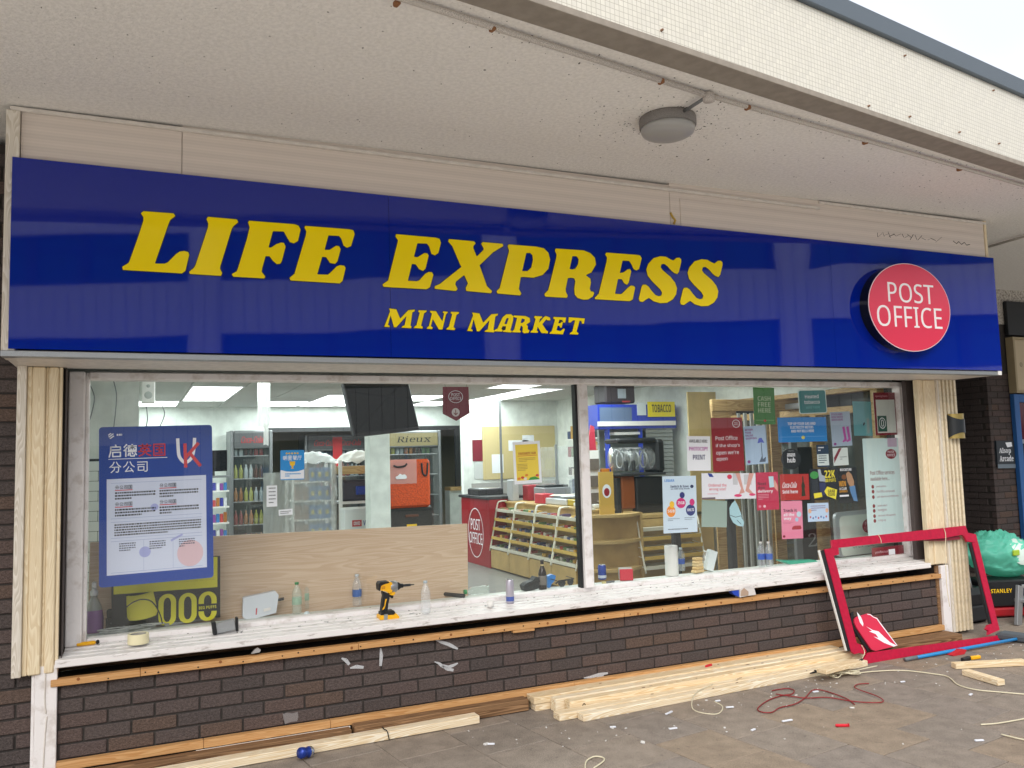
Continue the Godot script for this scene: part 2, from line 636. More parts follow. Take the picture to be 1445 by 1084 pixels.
	M.navy_edge = mat("10142a", 0.3)
	M.yellow_sign = mat("ffe100", 0.12, {"spec": 0.4})
	M.red_sign = mat("e5425c", 0.12)
	M.crimson = mat("bd0c39", 0.28, {"tex": soft, "scale": 3.0})
	M.po_red = mat("93101d", 0.4)
	M.maroon = mat("7d1a2c", 0.35)
	M.glass = mat("e6f4ee", 0.0, {"alpha": 0.015, "spec": 0.5})
	M.clear = mat("eef4f6", 0.03, {"alpha": 0.12})
	M.film = mat("f2f5f2", 0.3, {"alpha": 0.38})
	M.plastic_sheet = mat("f4f6f2", 0.35, {"alpha": 0.8, "back": "cccccc"})
	M.wall = mat("eaefe9", 0.75, {"tex": soft, "scale": 0.5})
	M.ceiling = mat("d4d5d0", 0.9, {"tex": fine, "scale": 1.5})
	M.floor_in = mat("75736e", 0.5, {"tex": soft, "scale": 1.2})
	M.paper = mat("eef1f6", 0.7)
	M.print_black = mat("1d1d22", 0.7)
	M.yellow = mat("f0c21a", 0.4)
	M.drill_yellow = mat("f3b312", 0.4)
	M.teal = mat("2fb59a", 0.35, {"alpha": 0.9, "back": "2fb59a"})
	M.lamp_on = mat("ffffff", 0.6, {"emit": "f4fbff", "power": 1.6})

# ---------------------------------------------------------------- ground
func build_ground():
	var st = nb()
	box(st, Vector3(0, -0.28, 0), Vector3(260, 0.5, 260))
	struct("ground", st, M.ground)
	# pavement: columns of slabs, staggered by half a slab
	var pave = Node3D.new()
	pave.name = "pavement"
	pave.set_meta("kind", "structure")
	add_child(pave)
	st = nb()
	box(st, Vector3(3.0, -0.059, 1.2), Vector3(15.0, 0.08, 3.2))
	obj("bedding", st, M.joint, pave)
	var ang = deg_to_rad(8.0)
	var e1 = Vector3(cos(ang), 0, -sin(ang))
	var e2 = Vector3(sin(ang), 0, cos(ang))
	var org = Vector3(3.88, 0, 1.43)
	var meshes = []
	for k in 3:
		st = nb()
		box(st, Vector3.ZERO, Vector3(0.404 + 0.002 * k, 0.05, 0.404), Basis(e1, Vector3.UP, e2), 0.003)
		meshes.append(fin(st))
	var rest = []
	for i in M.slab.size(): rest.append(nb())
	var shown = 0
	for i in range(-16, 18):
		for j in range(-9, 13):
			var c = org + e1 * (0.41 * (i + 0.5)) + e2 * (0.41 * (j + (0.5 if i % 2 else 0.0) + 0.5))
			if c.x < -4.0 or c.x > 10.0 or c.z < -0.25 or c.z > 2.75: continue
			if c.z < 0.2 and c.x < 6.1 and c.z < -0.1: continue
			var d = c - EYE
			var z = d.dot(FWD)
			var sx = d.dot(RIGHT) / max(z, 0.01) * FOCAL
			var sy = -d.dot(UPW) / max(z, 0.01) * FOCAL
			var km = rng.randi() % M.slab.size()
			var drop = rnd(-0.0265, -0.0245)
			if z > 0.2 and abs(sx) < 900 and sy < 760 and shown < 290:
				shown += 1
				var o = obj("slab", meshes[rng.randi() % 3], M.slab[km], pave, c + Vector3(0, drop, 0))
				o.rotation = Vector3(rnd(-0.003, 0.003), 0, rnd(-0.003, 0.003))
			else:
				box(rest[km], c + Vector3(0, drop, 0), Vector3(0.404, 0.05, 0.404), Basis(e1, Vector3.UP, e2), 0.003)
	for i in rest.size():
		var o = obj("further_slabs", rest[i], M.slab[i], pave)
		o.set_meta("kind", "stuff")

# ---------------------------------------------------------------- brickwork
var brick_mesh := {}
func brick_of(l, turn = 0.0) -> ArrayMesh:
	var key = "%.3f" % l
	if not brick_mesh.has(key):
		var st = nb()
		box(st, Vector3.ZERO, Vector3(l, 0.065, 0.06), Basis(), 0.004)
		brick_mesh[key] = fin(st)
	return brick_mesh[key]
func lay(parent, x0, x1, y0, courses, zface, shift, along = Vector3.RIGHT, out = Vector3.BACK, most = 300, cut = 0.0):
	# stretcher bond from x0 to x1 along a face; past MOST the bricks are joined
	var more = nb()
	var count = 0
	var turn = Basis(along, Vector3.UP, out)
	for c in courses:
		var y = y0 + 0.075 * c + 0.0375
		var x = x0 - fposmod(shift + (0.1125 if c % 2 else 0.0), 0.225)
		while x < x1 - 0.02:
			var a = max(x, x0)
			var b = min(x + 0.215, x1)
			if b - a > 0.03:
				var at = along * ((a + b) * 0.5) + Vector3.UP * y + out * (zface - 0.03 + rnd(-0.0015, 0.0015))
				var l = snapped(b - a, 0.005)
				if count < most:
					var o = obj("brick", brick_of(l), M.brick[rng.randi() % M.brick.size()], parent, at)
					o.basis = turn * Basis.from_euler(Vector3(rnd(-0.006, 0.006), rnd(-0.004, 0.004), rnd(-0.004, 0.004)))
				else:
					box(more, at, Vector3(l, 0.065, 0.06), turn)
				count += 1
			x += 0.225
	if count > most:
		var o = obj("further_bricks", more, M.brick[0], parent)
		o.set_meta("kind", "stuff")

func brick_speck():
	return M.speck
const UPRIGHT := Transform3D(Basis(Vector3(1, 0, 0), Vector3(0, 0, 1), Vector3(0, 1, 0)), Vector3.ZERO)
func build_shop_shell():
	# stall riser under the window
	var t = thing("brick_wall", "low dark brown brick wall under the shop window", "wall")
	wbx("mortar", Vector3(-0.36, 0.0, -0.3), Vector3(6.06, 0.482, -0.011), M.mortar, t)
	lay(t, -0.36, 6.06, 0.102 - 0.075, 6, 0.0, 0.1)
	var paint = mat("cfd2d6", 0.9, {"tex": M.speck, "scale": 9.0})
	for s in [[[614, 903], [622, 906], [632, 909], [640, 913], [646, 916]], [[613, 934], [619, 936], [624, 940], [632, 942], [640, 939], [646, 936]], [[624, 940], [631, 944], [640, 946]], [[482, 929], [488, 932], [493, 938]], [[494, 943], [503, 941], [513, 942]], [[537, 915], [538, 925], [537, 940]], [[824, 957], [836, 955], [846, 952], [858, 950]], [[842, 957], [852, 954]]]:
		var st2 = nb()
		var ns = s.size()
		for i in ns - 1:
			var a0 = pz(s[i][0], s[i][1], 0.0015)
			var a1 = pz(s[i + 1][0], s[i + 1][1], 0.0015)
			var d = (a1 - a0).normalized()
			var w0 = 0.011 * sin(PI * (i + 0.35) / ns)
			var w1 = 0.011 * sin(PI * (i + 1.25) / ns)
			var n = Vector3(-d.y, d.x, 0)
			quad(st2, a0 - n * w0, a1 - n * w1, a1 + n * w1, a0 + n * w0)
		obj("white_smear", st2, paint, t)
	var patch = PackedVector2Array()
	for q in [399, 1008, 405, 1006, 412, 1007, 420, 1005, 421, 1012, 419, 1018, 410, 1019, 402, 1022, 400, 1015].size() / 2:
		var l = [399, 1008, 405, 1006, 412, 1007, 420, 1005, 421, 1012, 419, 1018, 410, 1019, 402, 1022, 400, 1015]
		var w = pz(l[q * 2], l[q * 2 + 1], 0.002)
		patch.append(Vector2(w.x, w.y))
	var st3 = nb()
	prism(st3, patch, 0.0, 0.0025)
	obj("grey_patch", st3, mat("8f8a8a", 0.9, {"tex": brick_speck(), "scale": 6.0}), t)
	# pier on the far left
	t = thing("brick_pier", "tall dark brick pier beside the wood-grain cladding boards", "pier", Vector3.ZERO)
	wbx("mortar", Vector3(-1.5, 0.0, -0.5), Vector3(-0.375, 3.3, -0.041), M.mortar, t)
	lay(t, -1.5, -0.4, 0.027, 43, -0.03, 0.17, Vector3.RIGHT, Vector3.BACK, 295)
	# white post at the left end of the riser, and the one on the right
	t = thing("timber_post", "narrow white painted timber post below the left cladding boards", "post")
	wbx("post", Vector3(-0.462, 0.0, -0.02), Vector3(-0.362, 0.585, 0.022), M.white_paint, t, 0.003)
	wbx("edge_strip", Vector3(-0.478, 0.0, -0.02), Vector3(-0.4625, 0.585, 0.012), M.white_paint, t, 0.003)
	var bead = nb(true)
	tube(bead, curve([Vector3(-0.415, 0.58, 0.023), Vector3(-0.416, 0.42, 0.023), Vector3(-0.41, 0.35, 0.023)]), 0.004, 5)
	obj("glue_bead", bead, M.upvc, t)
	bead = nb(true)
	tube(bead, curve([Vector3(-0.405, 0.335, 0.023), Vector3(-0.41, 0.28, 0.023), Vector3(-0.416, 0.15, 0.023), Vector3(-0.42, 0.02, 0.023)]), 0.004, 5)
	obj("glue_bead", bead, M.upvc, t)
	t = thing("timber_post", "flaking white timber post at the end of the low brick wall beside fluted boards", "post")
	wbx("post", Vector3(6.04, 0.0, -0.02), Vector3(6.128, 0.575, 0.03), M.white_paint, t, 0.004)
	wbx("dark_edge", Vector3(6.004, 0.08, -0.01), Vector3(6.038, 0.575, 0.008), M.old_timber, t, 0.002)
	# battens
	t = thing("timber_batten", "long orange timber batten full of screw holes above the low brick wall", "batten")
	var xs = [-0.392, 0.025, 1.19, 3.0, 6.03]
	for i in 4:
		wbx("length", Vector3(xs[i] + 0.001, 0.478, -0.02), Vector3(xs[i + 1] - 0.001, 0.512, 0.035), M.batten, t, 0.002)
	wbx("packing_piece", Vector3(2.18, 0.462, 0.002), Vector3(2.33, 0.477, 0.034), M.batten, t, 0.001)
	var hole = mat("2c1d14", 0.9)
	var knot = mat("8a5428", 0.7)
	var st = nb()
	lathe(st, v2([0.0, 0.0009, 0.0045, 0.0009, 0.005, 0.0]), 8, Transform3D(Basis(Vector3.RIGHT, PI / 2), Vector3.ZERO))
	var dot = fin(st)
	for i in 46:
		var o = obj("screw_hole", dot, hole if i % 5 else knot, t, Vector3(-0.3 + 6.25 * (i + rnd(0.0, 0.8)) / 46.0, rnd(0.485, 0.505), 0.0352))
		o.scale = Vector3.ONE * (rnd(0.8, 1.2) if i % 5 else 1.7)
	t = thing("timber_batten", "orange timber batten along the foot of the low brick wall", "batten")
	xs = [-0.36, 0.34, 1.02, 2.6, 6.02]
	for i in 4:
		wbx("length", Vector3(xs[i] + 0.001, 0.062, 0.002), Vector3(xs[i + 1] - 0.001, 0.104, 0.045), M.batten, t, 0.002)
	st = nb()
	t = thing("timber_beam", "weathered brown timber beam lying at the foot of the wall behind the new pine", "beam")
	wbx("length", Vector3(1.14, 0.004, 0.05), Vector3(2.23, 0.075, 0.13), M.old_timber, t, 0.004)
	t = thing("timber_beam", "brown timber beam with a split end lying below the wall, left of the weathered one", "beam")
	wbx("length", Vector3(-0.36, 0.004, 0.055), Vector3(1.125, 0.06, 0.12), M.old_timber, t, 0.004)
	t = thing("timber_beam", "wide worn timber beam on the paving at the right end of the brick wall", "beam")
	wbx("length", Vector3(4.86, 0.002, 0.05), Vector3(6.02, 0.06, 0.2), M.old_timber, t, 0.004)
	t = thing("plastic_strip", "thin white plastic strip under the lower batten", "strip")
	wbx("strip", Vector3(0.3, 0.052, 0.046), Vector3(1.13, 0.06, 0.06), M.white, t, 0.001)
	# bottom of the deep slot between batten and sill
	t = thing("slot_lining", "rough lining at the back of the slot between sill and batten", "board")
	wbx("board", Vector3(-0.38, 0.4825, -0.32), Vector3(6.03, 0.579, -0.3), M.old_timber, t)
	wbx("end_piece", Vector3(-0.385, 0.4825, -0.299), Vector3(-0.381, 0.572, -0.03), M.old_timber, t)
	# cladding left: flat grained boards in steps
	t = thing("cladding_panel", "pale wood-grain cladding boards left of the window", "cladding")
	wbx("return_board", Vector3(-0.565, 0.545, -0.03), Vector3(-0.522, 2.115, 0.045), M.ash_grey, t, 0.003)
	wbx("board", Vector3(-0.521, 0.547, -0.03), Vector3(-0.498, 2.112, 0.028), M.ash, t, 0.003)
	wbx("board", Vector3(-0.497, 0.547, -0.03), Vector3(-0.438, 2.112, 0.036), M.ash, t, 0.006)
	wbx("board", Vector3(-0.437, 0.547, -0.03), Vector3(-0.424, 2.112, 0.02), M.ash, t, 0.003)
	wbx("board", Vector3(-0.423, 0.547, -0.03), Vector3(-0.378, 2.112, 0.03), M.ash, t, 0.006)
	wbx("board", Vector3(-0.377, 0.547, -0.03), Vector3(-0.36, 2.112, 0.02), M.ash, t, 0.003)
	# cladding right: one flat board, a white strip, then fluted boards round the pier
	t = thing("cladding_panel", "pale wood-grain cladding boards and fluted boards on the pier right of the window", "cladding")
	wbx("board", Vector3(5.93, 0.588, -0.03), Vector3(5.985, 2.112, 0.02), M.ash, t, 0.004)
	wbx("board", Vector3(5.986, 0.588, -0.03), Vector3(6.07, 2.112, 0.03), M.ash, t, 0.008)
	wbx("board", Vector3(6.071, 0.588, -0.03), Vector3(6.13, 2.112, 0.022), M.ash, t, 0.003)
	wbx("edge_strip", Vector3(6.131, 0.03, -0.03), Vector3(6.155, 2.112, 0.04), M.ash_grey, t, 0.003)
	for i in 5:
		var x = 6.158 + 0.045 * i
		var p = v2([x, -0.045, x + 0.0445, -0.045, x + 0.0445, -0.03, x + 0.029, -0.03, x + 0.026, 0.036, x + 0.003, 0.036, x, -0.026])
		st = nb()
		prism(st, p, 0.03, 1.98, UPRIGHT)
		obj("fluted_board", st, M.flute, t)
		st = nb()
		prism(st, p, 1.982, 2.112, UPRIGHT)
		obj("fluted_board", st, M.flute, t)
	t = thing("brick_pier", "dark brick pier behind the fluted boards at the arcade corner", "pier")
	wbx("core", Vector3(6.03, 0.0, -0.42), Vector3(6.39, 3.3, -0.032), M.mortar, t)
	# wall light on the flutes
	var wl = thing("wall_light", "black and brass curved wall light on the fluted boards", "wall light", Vector3(6.32, 1.72, 0.033))
	st = nb(true)
	var n = 14
	for i in n:
		var a0 = PI * i / n
		var a1 = PI * (i + 1) / n
		var y0 = 0.10 - 0.045 * sin(a0)
		var y1 = 0.10 - 0.045 * sin(a1)
		var A = Vector3(-cos(a0) * 0.085, 0, sin(a0) * 0.075)
		var B = Vector3(-cos(a1) * 0.085, 0, sin(a1) * 0.075)
		quad(st, A + Vector3(0, -y0, 0), B + Vector3(0, -y1, 0), B + Vector3(0, y1, 0), A + Vector3(0, y0, 0))
	obj("shade", st, mat("1d2226", 0.4), wl)
	st = nb(true)
	for i in n:
		var a0 = PI * i / n
		var a1 = PI * (i + 1) / n
		var A = Vector3(-cos(a0) * 0.08, 0, sin(a0) * 0.068)
		var B = Vector3(-cos(a1) * 0.08, 0, sin(a1) * 0.068)
		var h = Vector3(0, 0.104, 0)
		quad(st, A - h, A + h, B + h, B - h)
	obj("brass_lining", st, mat("b09a5c", 0.35, {"metal": 0.6}), wl)
	bx("back_plate", Vector3(0, 0, 0.004), Vector3(0.17, 0.17, 0.008), M.black, wl)

# ---------------------------------------------------------------- canopy
func edge_z(x) -> float:
	return 2.086 - 0.179 * (x - 1.188)
func build_canopy():
	var t = thing("canopy", "rough plastered concrete canopy with white mosaic edge over the shop front", "canopy")
	var st = nb()
	var a = -7.0
	var b = 16.0
	var pts = [Vector3(a, soffit_y(a), edge_z(a)), Vector3(b, soffit_y(b), edge_z(b)), Vector3(b, soffit_y(b), -6.0), Vector3(a, soffit_y(a), -6.0)]
	var up = Vector3(0, 0.3, 0)
	quad(st, pts[0], pts[3], pts[2], pts[1])
	quad(st, pts[0] + up, pts[1] + up, pts[2] + up, pts[3] + up)
	for i in 4: quad(st, pts[i], pts[(i + 1) % 4], pts[(i + 1) % 4] + up, pts[i] + up)
	obj("soffit", st, M.soffit, t)
	# edge beam: brown underside, mosaic face, metal coping
	var run = Vector3(1, 0.009, -0.179).normalized()
	var out = Vector3(0.179, 0, 1).normalized()
	var mid = Vector3(4.5, soffit_y(4.5), edge_z(4.5))
	var bas = Basis(run, out.cross(run).normalized(), out)
	var len_ = 23.5
	bx("brown_lip", mid + out * 0.072 + Vector3(0, -0.012, 0), Vector3(len_, 0.03, 0.142), M.brown, t, 0.002, bas)
	bx("mosaic_face", mid + out * 0.072 + Vector3(0, 0.228, 0), Vector3(len_, 0.448, 0.136), M.mosaic, t, 0.0, bas)
	bx("coping", mid + out * 0.06 + Vector3(0, 0.51, 0), Vector3(len_, 0.112, 0.21), M.coping, t, 0.006, bas)
	var rust = mat("7a5a44", 0.8)
	var hook_spots = [[1225, 150], [1283, 165], [1353, 187], [1276, 79], [1401, 128], [1409, 203], [1445, 60], [933, 43]]
	for q in hook_spots:
		# the face lies on the edge line pushed out by 0.142
		var d = ray(q[0], q[1])
		var p0 = mid + out * 0.1405
		var k = (p0 - EYE).dot(out) / d.dot(out)
		var w = EYE + d * k
		if w.y < 3.38 or w.y > 3.86: continue
		st = nb(true)
		lathe(st, v2([0.0, 0.012, 0.005, 0.012, 0.006, 0.0]), 8, Transform3D(Basis(run, out, run.cross(out)), w))
		obj("bolt", st, rust, t)
	# soot flecks and flaking spots on the plaster, thickest round the lamp and along the conduit
	st = nb()
	var lamp_spot = Vector3(2.64, 0, 1.28)
	for i in 520:
		var c
		if i < 190:
			var an = rnd(0, TAU)
			var rr = 0.16 + 0.3 * pow(rnd(0, 1), 1.8)
			c = lamp_spot + Vector3(cos(an) * rr * 1.3, 0, sin(an) * rr)
		elif i < 330:
			c = Vector3(rnd(0.0, 6.0), 0, 0)
			c.z = edge_z(c.x) - 0.14 - 0.08 * rnd(-1, 1)
		else:
			c = Vector3(rnd(-0.6, 6.3), 0, 0)
			c.z = rnd(0.5, edge_z(c.x) - 0.05)
		var s = rnd(0.0015, 0.0045) * (2.0 if rnd(0, 1) < 0.06 else 1.0)
		box(st, Vector3(c.x, soffit_y(c.x) - 0.0004, c.z), Vector3(s * rnd(1, 2.5), 0.0016, s), Basis(Vector3.UP, rnd(0, 3)))
	var flecks = obj("soot_flecks", st, mat("4a443f", 0.9), t)
	flecks.set_meta("kind", "stuff")
	# roof above the shop
	t = thing("roof_block", "flat roof slab above the canopy", "roof")
	wbx("slab", Vector3(-7, 3.68, -12), Vector3(16, 3.9, 0.2), M.joint_pale, t)
	# conduit with clips, junction box and lamp
	var hit = func(p, q):
		var d = ray(p, q)
		var k = (3.34 + 0.009 * (EYE.x + 0.57) - 0.022 - EYE.y) / (d.y - 0.009 * d.x)
		return EYE + d * k
	t = thing("conduit", "white painted cable conduit with rusty clips along the canopy ceiling", "conduit")
	st = nb(true)
	var c0 = hit.call(695, 38)
	var c1 = hit.call(1000, 135)
	var c2 = hit.call(1445, 262)
	var far0 = c0 + (c0 - c1) * 2.5
	tube(st, [far0, c0, c1], 0.014, 8)
	obj("pipe", st, M.pipe, t)
	st = nb(true)
	tube(st, [c1, c2, c2 + (c2 - c1) * 0.8], 0.012, 8)
	obj("pipe", st, M.pipe, t)
	for q in [[695, 39], [933, 114], [1055, 151], [1221, 200], [1354, 238], [560, 3]]:
		var w = hit.call(q[0], q[1])
		st = nb()
		box(st, w + Vector3(0, -0.004, 0), Vector3(0.02, 0.022, 0.035), Basis(Vector3.UP, 0.18), 0.004)
		obj("clip", st, mat("9c6b45", 0.8, {"tex": M.speck, "scale": 20.0}), t)
	st = nb(true)
	lathe(st, v2([0.0, -0.03, 0.028, -0.03, 0.03, -0.025, 0.03, 0.01, 0.0, 0.01]), 14, Transform3D(Basis(), c1))
	obj("junction_box", st, M.pipe, t)
	st = nb(true)
	var lamp_at = hit.call(942, 172)
	tube(st, [c1, c1.lerp(lamp_at, 0.62)], 0.009, 8)
	obj("pipe", st, M.grey_metal, t)
	lamp_at.y = soffit_y(lamp_at.x)
	t = thing("bulkhead_lamp", "round dusty grey bulkhead lamp on the canopy ceiling", "lamp", lamp_at)
	st = nb(true)
	lathe(st, v2([0.0, -0.001, 0.148, -0.001, 0.152, -0.01, 0.152, -0.05, 0.146, -0.056, 0.0, -0.056]), 36)
	obj("housing", st, mat("8c8885", 0.6, {"tex": M.speck, "scale": 5.0}), t)
	st = nb(true)
	lathe(st, v2([0.0, -0.057, 0.143, -0.057, 0.144, -0.07, 0.137, -0.086, 0.12, -0.096, 0.06, -0.102, 0.0, -0.103]), 36)
	obj("diffuser", st, mat("a6a5a3", 0.3), t)
	# a second conduit far right under the canopy
	t = thing("conduit", "thin cable conduit on the canopy ceiling right of the blue sign", "conduit")
	st = nb(true)
	var k0 = hit.call(1396, 348)
	var k1 = hit.call(1445, 334)
	tube(st, [k0, k1, k1 + (k1 - k0) * 2.0], 0.012, 8)
	obj("pipe", st, M.pipe, t)

# ---------------------------------------------------------------- fascia box and sign
const SX0 := -0.558
const SX1 := 6.372
func build_fascia():
	var t = thing("fascia_box", "cream plank-clad fascia box above the shop window", "fascia")
	# boards above the sign, three lengths with narrow joints
	var xs = [SX0 + 0.03, 0.2, 3.24, SX1 - 0.045]
	for i in 3:
		wbx("board", Vector3(xs[i] + 0.0015, 2.9, 0.3), Vector3(xs[i + 1] - 0.0015, soffit_y(xs[i + 1]) - 0.018, 0.425), M.plank, t, 0.001)
	wbx("raised_board", Vector3(3.32, 3.06, 0.4252), Vector3(6.15, 3.27, 0.431), M.plank, t, 0.001)
	wbx("top_trim", Vector3(SX0 - 0.015, 3.312, 0.4255), Vector3(4.55, 3.332, 0.445), M.upvc, t, 0.002)
	wbx("top_trim", Vector3(4.551, 3.358, 0.4255), Vector3(SX1 - 0.02, 3.376, 0.44), M.upvc, t, 0.002)
	wbx("end_board", Vector3(SX0 - 0.03, 2.115, 0.28), Vector3(SX0 + 0.028, 3.311, 0.45), M.ash_grey, t, 0.003)
	wbx("end_board", Vector3(SX1 - 0.04, 2.2, 0.28), Vector3(SX1 - 0.012, 3.39, 0.43), M.ash, t, 0.003)
	# bottom: metal channel and cream underside
	wbx("bottom_channel", Vector3(SX0 - 0.03, 2.112, 0.40), Vector3(SX1 - 0.02, 2.142, 0.462), M.alu, t, 0.003)
	wbx("corner_block", Vector3(SX1 - 0.06, 2.112, 0.462), Vector3(SX1 - 0.02, 2.145, 0.47), M.white, t, 0.002)
	wbx("underside", Vector3(SX0 + 0.02, 2.114, -0.05), Vector3(SX1 - 0.022, 2.135, 0.399), M.upvc, t)
	wbx("underside_joint", Vector3(SX0 - 0.02, 2.1135, -0.03), Vector3(SX0 + 0.019, 2.135, 0.399), M.upvc, t, 0.001)
	wbx("backing", Vector3(SX0 + 0.03, 2.15, -0.04), Vector3(SX1 - 0.05, 3.3, 0.29), M.joint_pale, t)
	# scrawl on the right hand boards
	var st = nb()
	# the scrawl is uneven, like felt pen over a ridged board
	var sc = [[1238, 327], [1240, 333], [1245, 329], [1248, 334], [1253, 328], [1256, 334], [1262, 331], [1266, 335], [1272, 330], [1275, 336], [1281, 331], [1285, 337], [1290, 331], [1295, 338], [1302, 334], [1308, 340], [1313, 336], [1322, 341], [1328, 334]]
	for i in sc.size() - 1:
		var a = pz(sc[i][0] + rnd(-1.5, 1.5), sc[i][1] + rnd(-2.0, 2.0), 0.432)
		var b = pz(sc[i + 1][0] + rnd(-1.5, 1.5), sc[i + 1][1] + rnd(-2.0, 2.0), 0.432)
		var d = (b - a).normalized() * rnd(0.0008, 0.0028)
		var nn = Vector3(-d.y, d.x, 0)
		quad(st, a - nn, b - nn, b + nn, a + nn)
	obj("scrawl", st, mat("4b4541", 0.9), t)
	st = nb()
	sc = [[1345, 340], [1350, 344], [1353, 341], [1357, 345], [1361, 342], [1364, 346], [1369, 345]]
	for i in sc.size() - 1:
		var a = pz(sc[i][0], sc[i][1], 0.432)
		var b = pz(sc[i + 1][0], sc[i + 1][1], 0.432)
		var d = (b - a).normalized() * 0.003
		var nn = Vector3(-d.y, d.x, 0)
		quad(st, a - nn, b - nn, b + nn, a + nn)
	obj("scrawl", st, mat("4b4541", 0.9), t)
	st = nb(true)
	tube(st, [pz(946, 300, 0.428), pz(949, 306, 0.43), pz(953, 311, 0.43), pz(951, 316, 0.43)], 0.008, 6)
	obj("foam_blob", st, mat("c2a04a", 0.8), t)

	# the blue sign in five panels
	var s = thing("shop_sign", "long glossy blue shop sign with yellow lettering above the window", "sign", Vector3(0, 2.15, 0.44))
	xs = [SX0, 1.293, 4.6, SX1]
	for i in 3:
		wbx("panel", Vector3(xs[i] + 0.0009, 0.0, -0.01), Vector3(xs[i + 1] - 0.0009, 0.925, 0.02), M.blue_sign, s)
	for l in sign_letters():
		var o = l[0]
		var p = PackedVector2Array()
		for q in rounded(l[2], l[3]):
			var w = pz(o[0] + q.x / o[2], o[1] + q.y / o[2], 0.461)
			p.append(Vector2(w.x, w.y - 2.15))
		var hole = PackedVector2Array()
		if l.size() > 4:
			for q in rounded(l[4], l[3] * 0.5):
				var w = pz(o[0] + q.x / o[2], o[1] + q.y / o[2], 0.461)
				hole.append(Vector2(w.x, w.y - 2.15))
		# dark edge behind, yellow face in front
		var back = Geometry2D.offset_polygon(ccw(scaled(p, 1000.0)), 3.5, Geometry2D.JOIN_ROUND)
		st = nb()
		var pb = scaled(back[0], 0.001)
		letter_prism(st, pb, hole_shrunk(hole), 0.0204, 0.0216)
		var edge_st = st
		st = nb()
		letter_prism(st, p, hole, 0.0217, 0.0245)
		var y = obj("letter", st, M.yellow_sign, s)
		obj("letter_edge", edge_st, M.navy_edge, y)
	# the round sign
	var L = pz(1226, 434, 0.55)
	var R = pz(1341, 436, 0.55)
	var T = pz(1282, 372, 0.55)
	var B = pz(1284, 496, 0.55)
	var c = Vector3((L.x + R.x) * 0.5, (T.y + B.y) * 0.5, 0.4605)
	var rx = (R.x - L.x) * 0.5
	var ry = (T.y - B.y) * 0.5
	var d = thing("round_sign", "oval red illuminated sign lettered POST OFFICE on the blue fascia", "sign", c)
	st = nb(true)
	var ov = oval(rx, ry, 56)
	for i in ov.size():
		var a = ov[i] * 0.985
		var b = ov[(i + 1) % ov.size()] * 0.985
		quad(st, Vector3(a.x, a.y, 0.0), Vector3(b.x, b.y, 0.0), Vector3(b.x, b.y, 0.085), Vector3(a.x, a.y, 0.085))
	obj("drum", st, M.black_gloss, d)
	st = nb()
	prism(st, ov, 0.0855, 0.0885)
	obj("rim", st, mat("f0d5da", 0.3), d)
	st = nb()
	prism(st, scaled(ov, 0.985), 0.0886, 0.0897)
	obj("face", st, M.red_sign, d)
	var wm = mat("fdf7f8", 0.3)
	for w in [["POST", 1253, 1317.5, 400.5, 427.5], ["OFFICE", 1238, 1329, 433, 462]]:
		var a = pz(w[1], (w[3] + w[4]) * 0.5 + (0.7 if w[0] == "OFFICE" else 0.0), 0.55)
		var b = pz(w[2], (w[3] + w[4]) * 0.5, 0.55)
		var hi = pz((w[1] + w[2]) * 0.5, w[3], 0.55)
		var lo = pz((w[1] + w[2]) * 0.5, w[4], 0.55)
		letters(d, w[0], a.x - c.x, lo.y - c.y, b.x - c.x, hi.y - c.y, 0.0898, wm, "sans", 0.0012)

func scaled(p, k) -> PackedVector2Array:
	var out = PackedVector2Array()
	for q in p: out.append(q * k)
	return out
func hole_shrunk(h) -> PackedVector2Array:
	if h.is_empty(): return h
	var a = Geometry2D.offset_polygon(ccw(scaled(h, 1000.0)), -3.0, Geometry2D.JOIN_ROUND)
	return scaled(a[0], 0.001) if not a.is_empty() else PackedVector2Array()
func letter_prism(st, p, hole, z0, z1):
	if hole.is_empty():
		prism(st, p, z0, z1)
		return
	# split into an upper and a lower half at the hole's middle, so that no slit shows
	var c = Vector2.ZERO
	for q in hole: c += q
	c /= hole.size()
	for sgn in [1, -1]:
		var half = PackedVector2Array([Vector2(-20, c.y), Vector2(20, c.y), Vector2(20, c.y + 9 * sgn), Vector2(-20, c.y + 9 * sgn)])
		for piece in Geometry2D.intersect_polygons(scaled(p, 1000.0), scaled(half, 1000.0)):
			for cut in Geometry2D.clip_polygons(piece, scaled(hole, 1000.0)):
				prism(st, scaled(cut, 0.001), z0, z1)

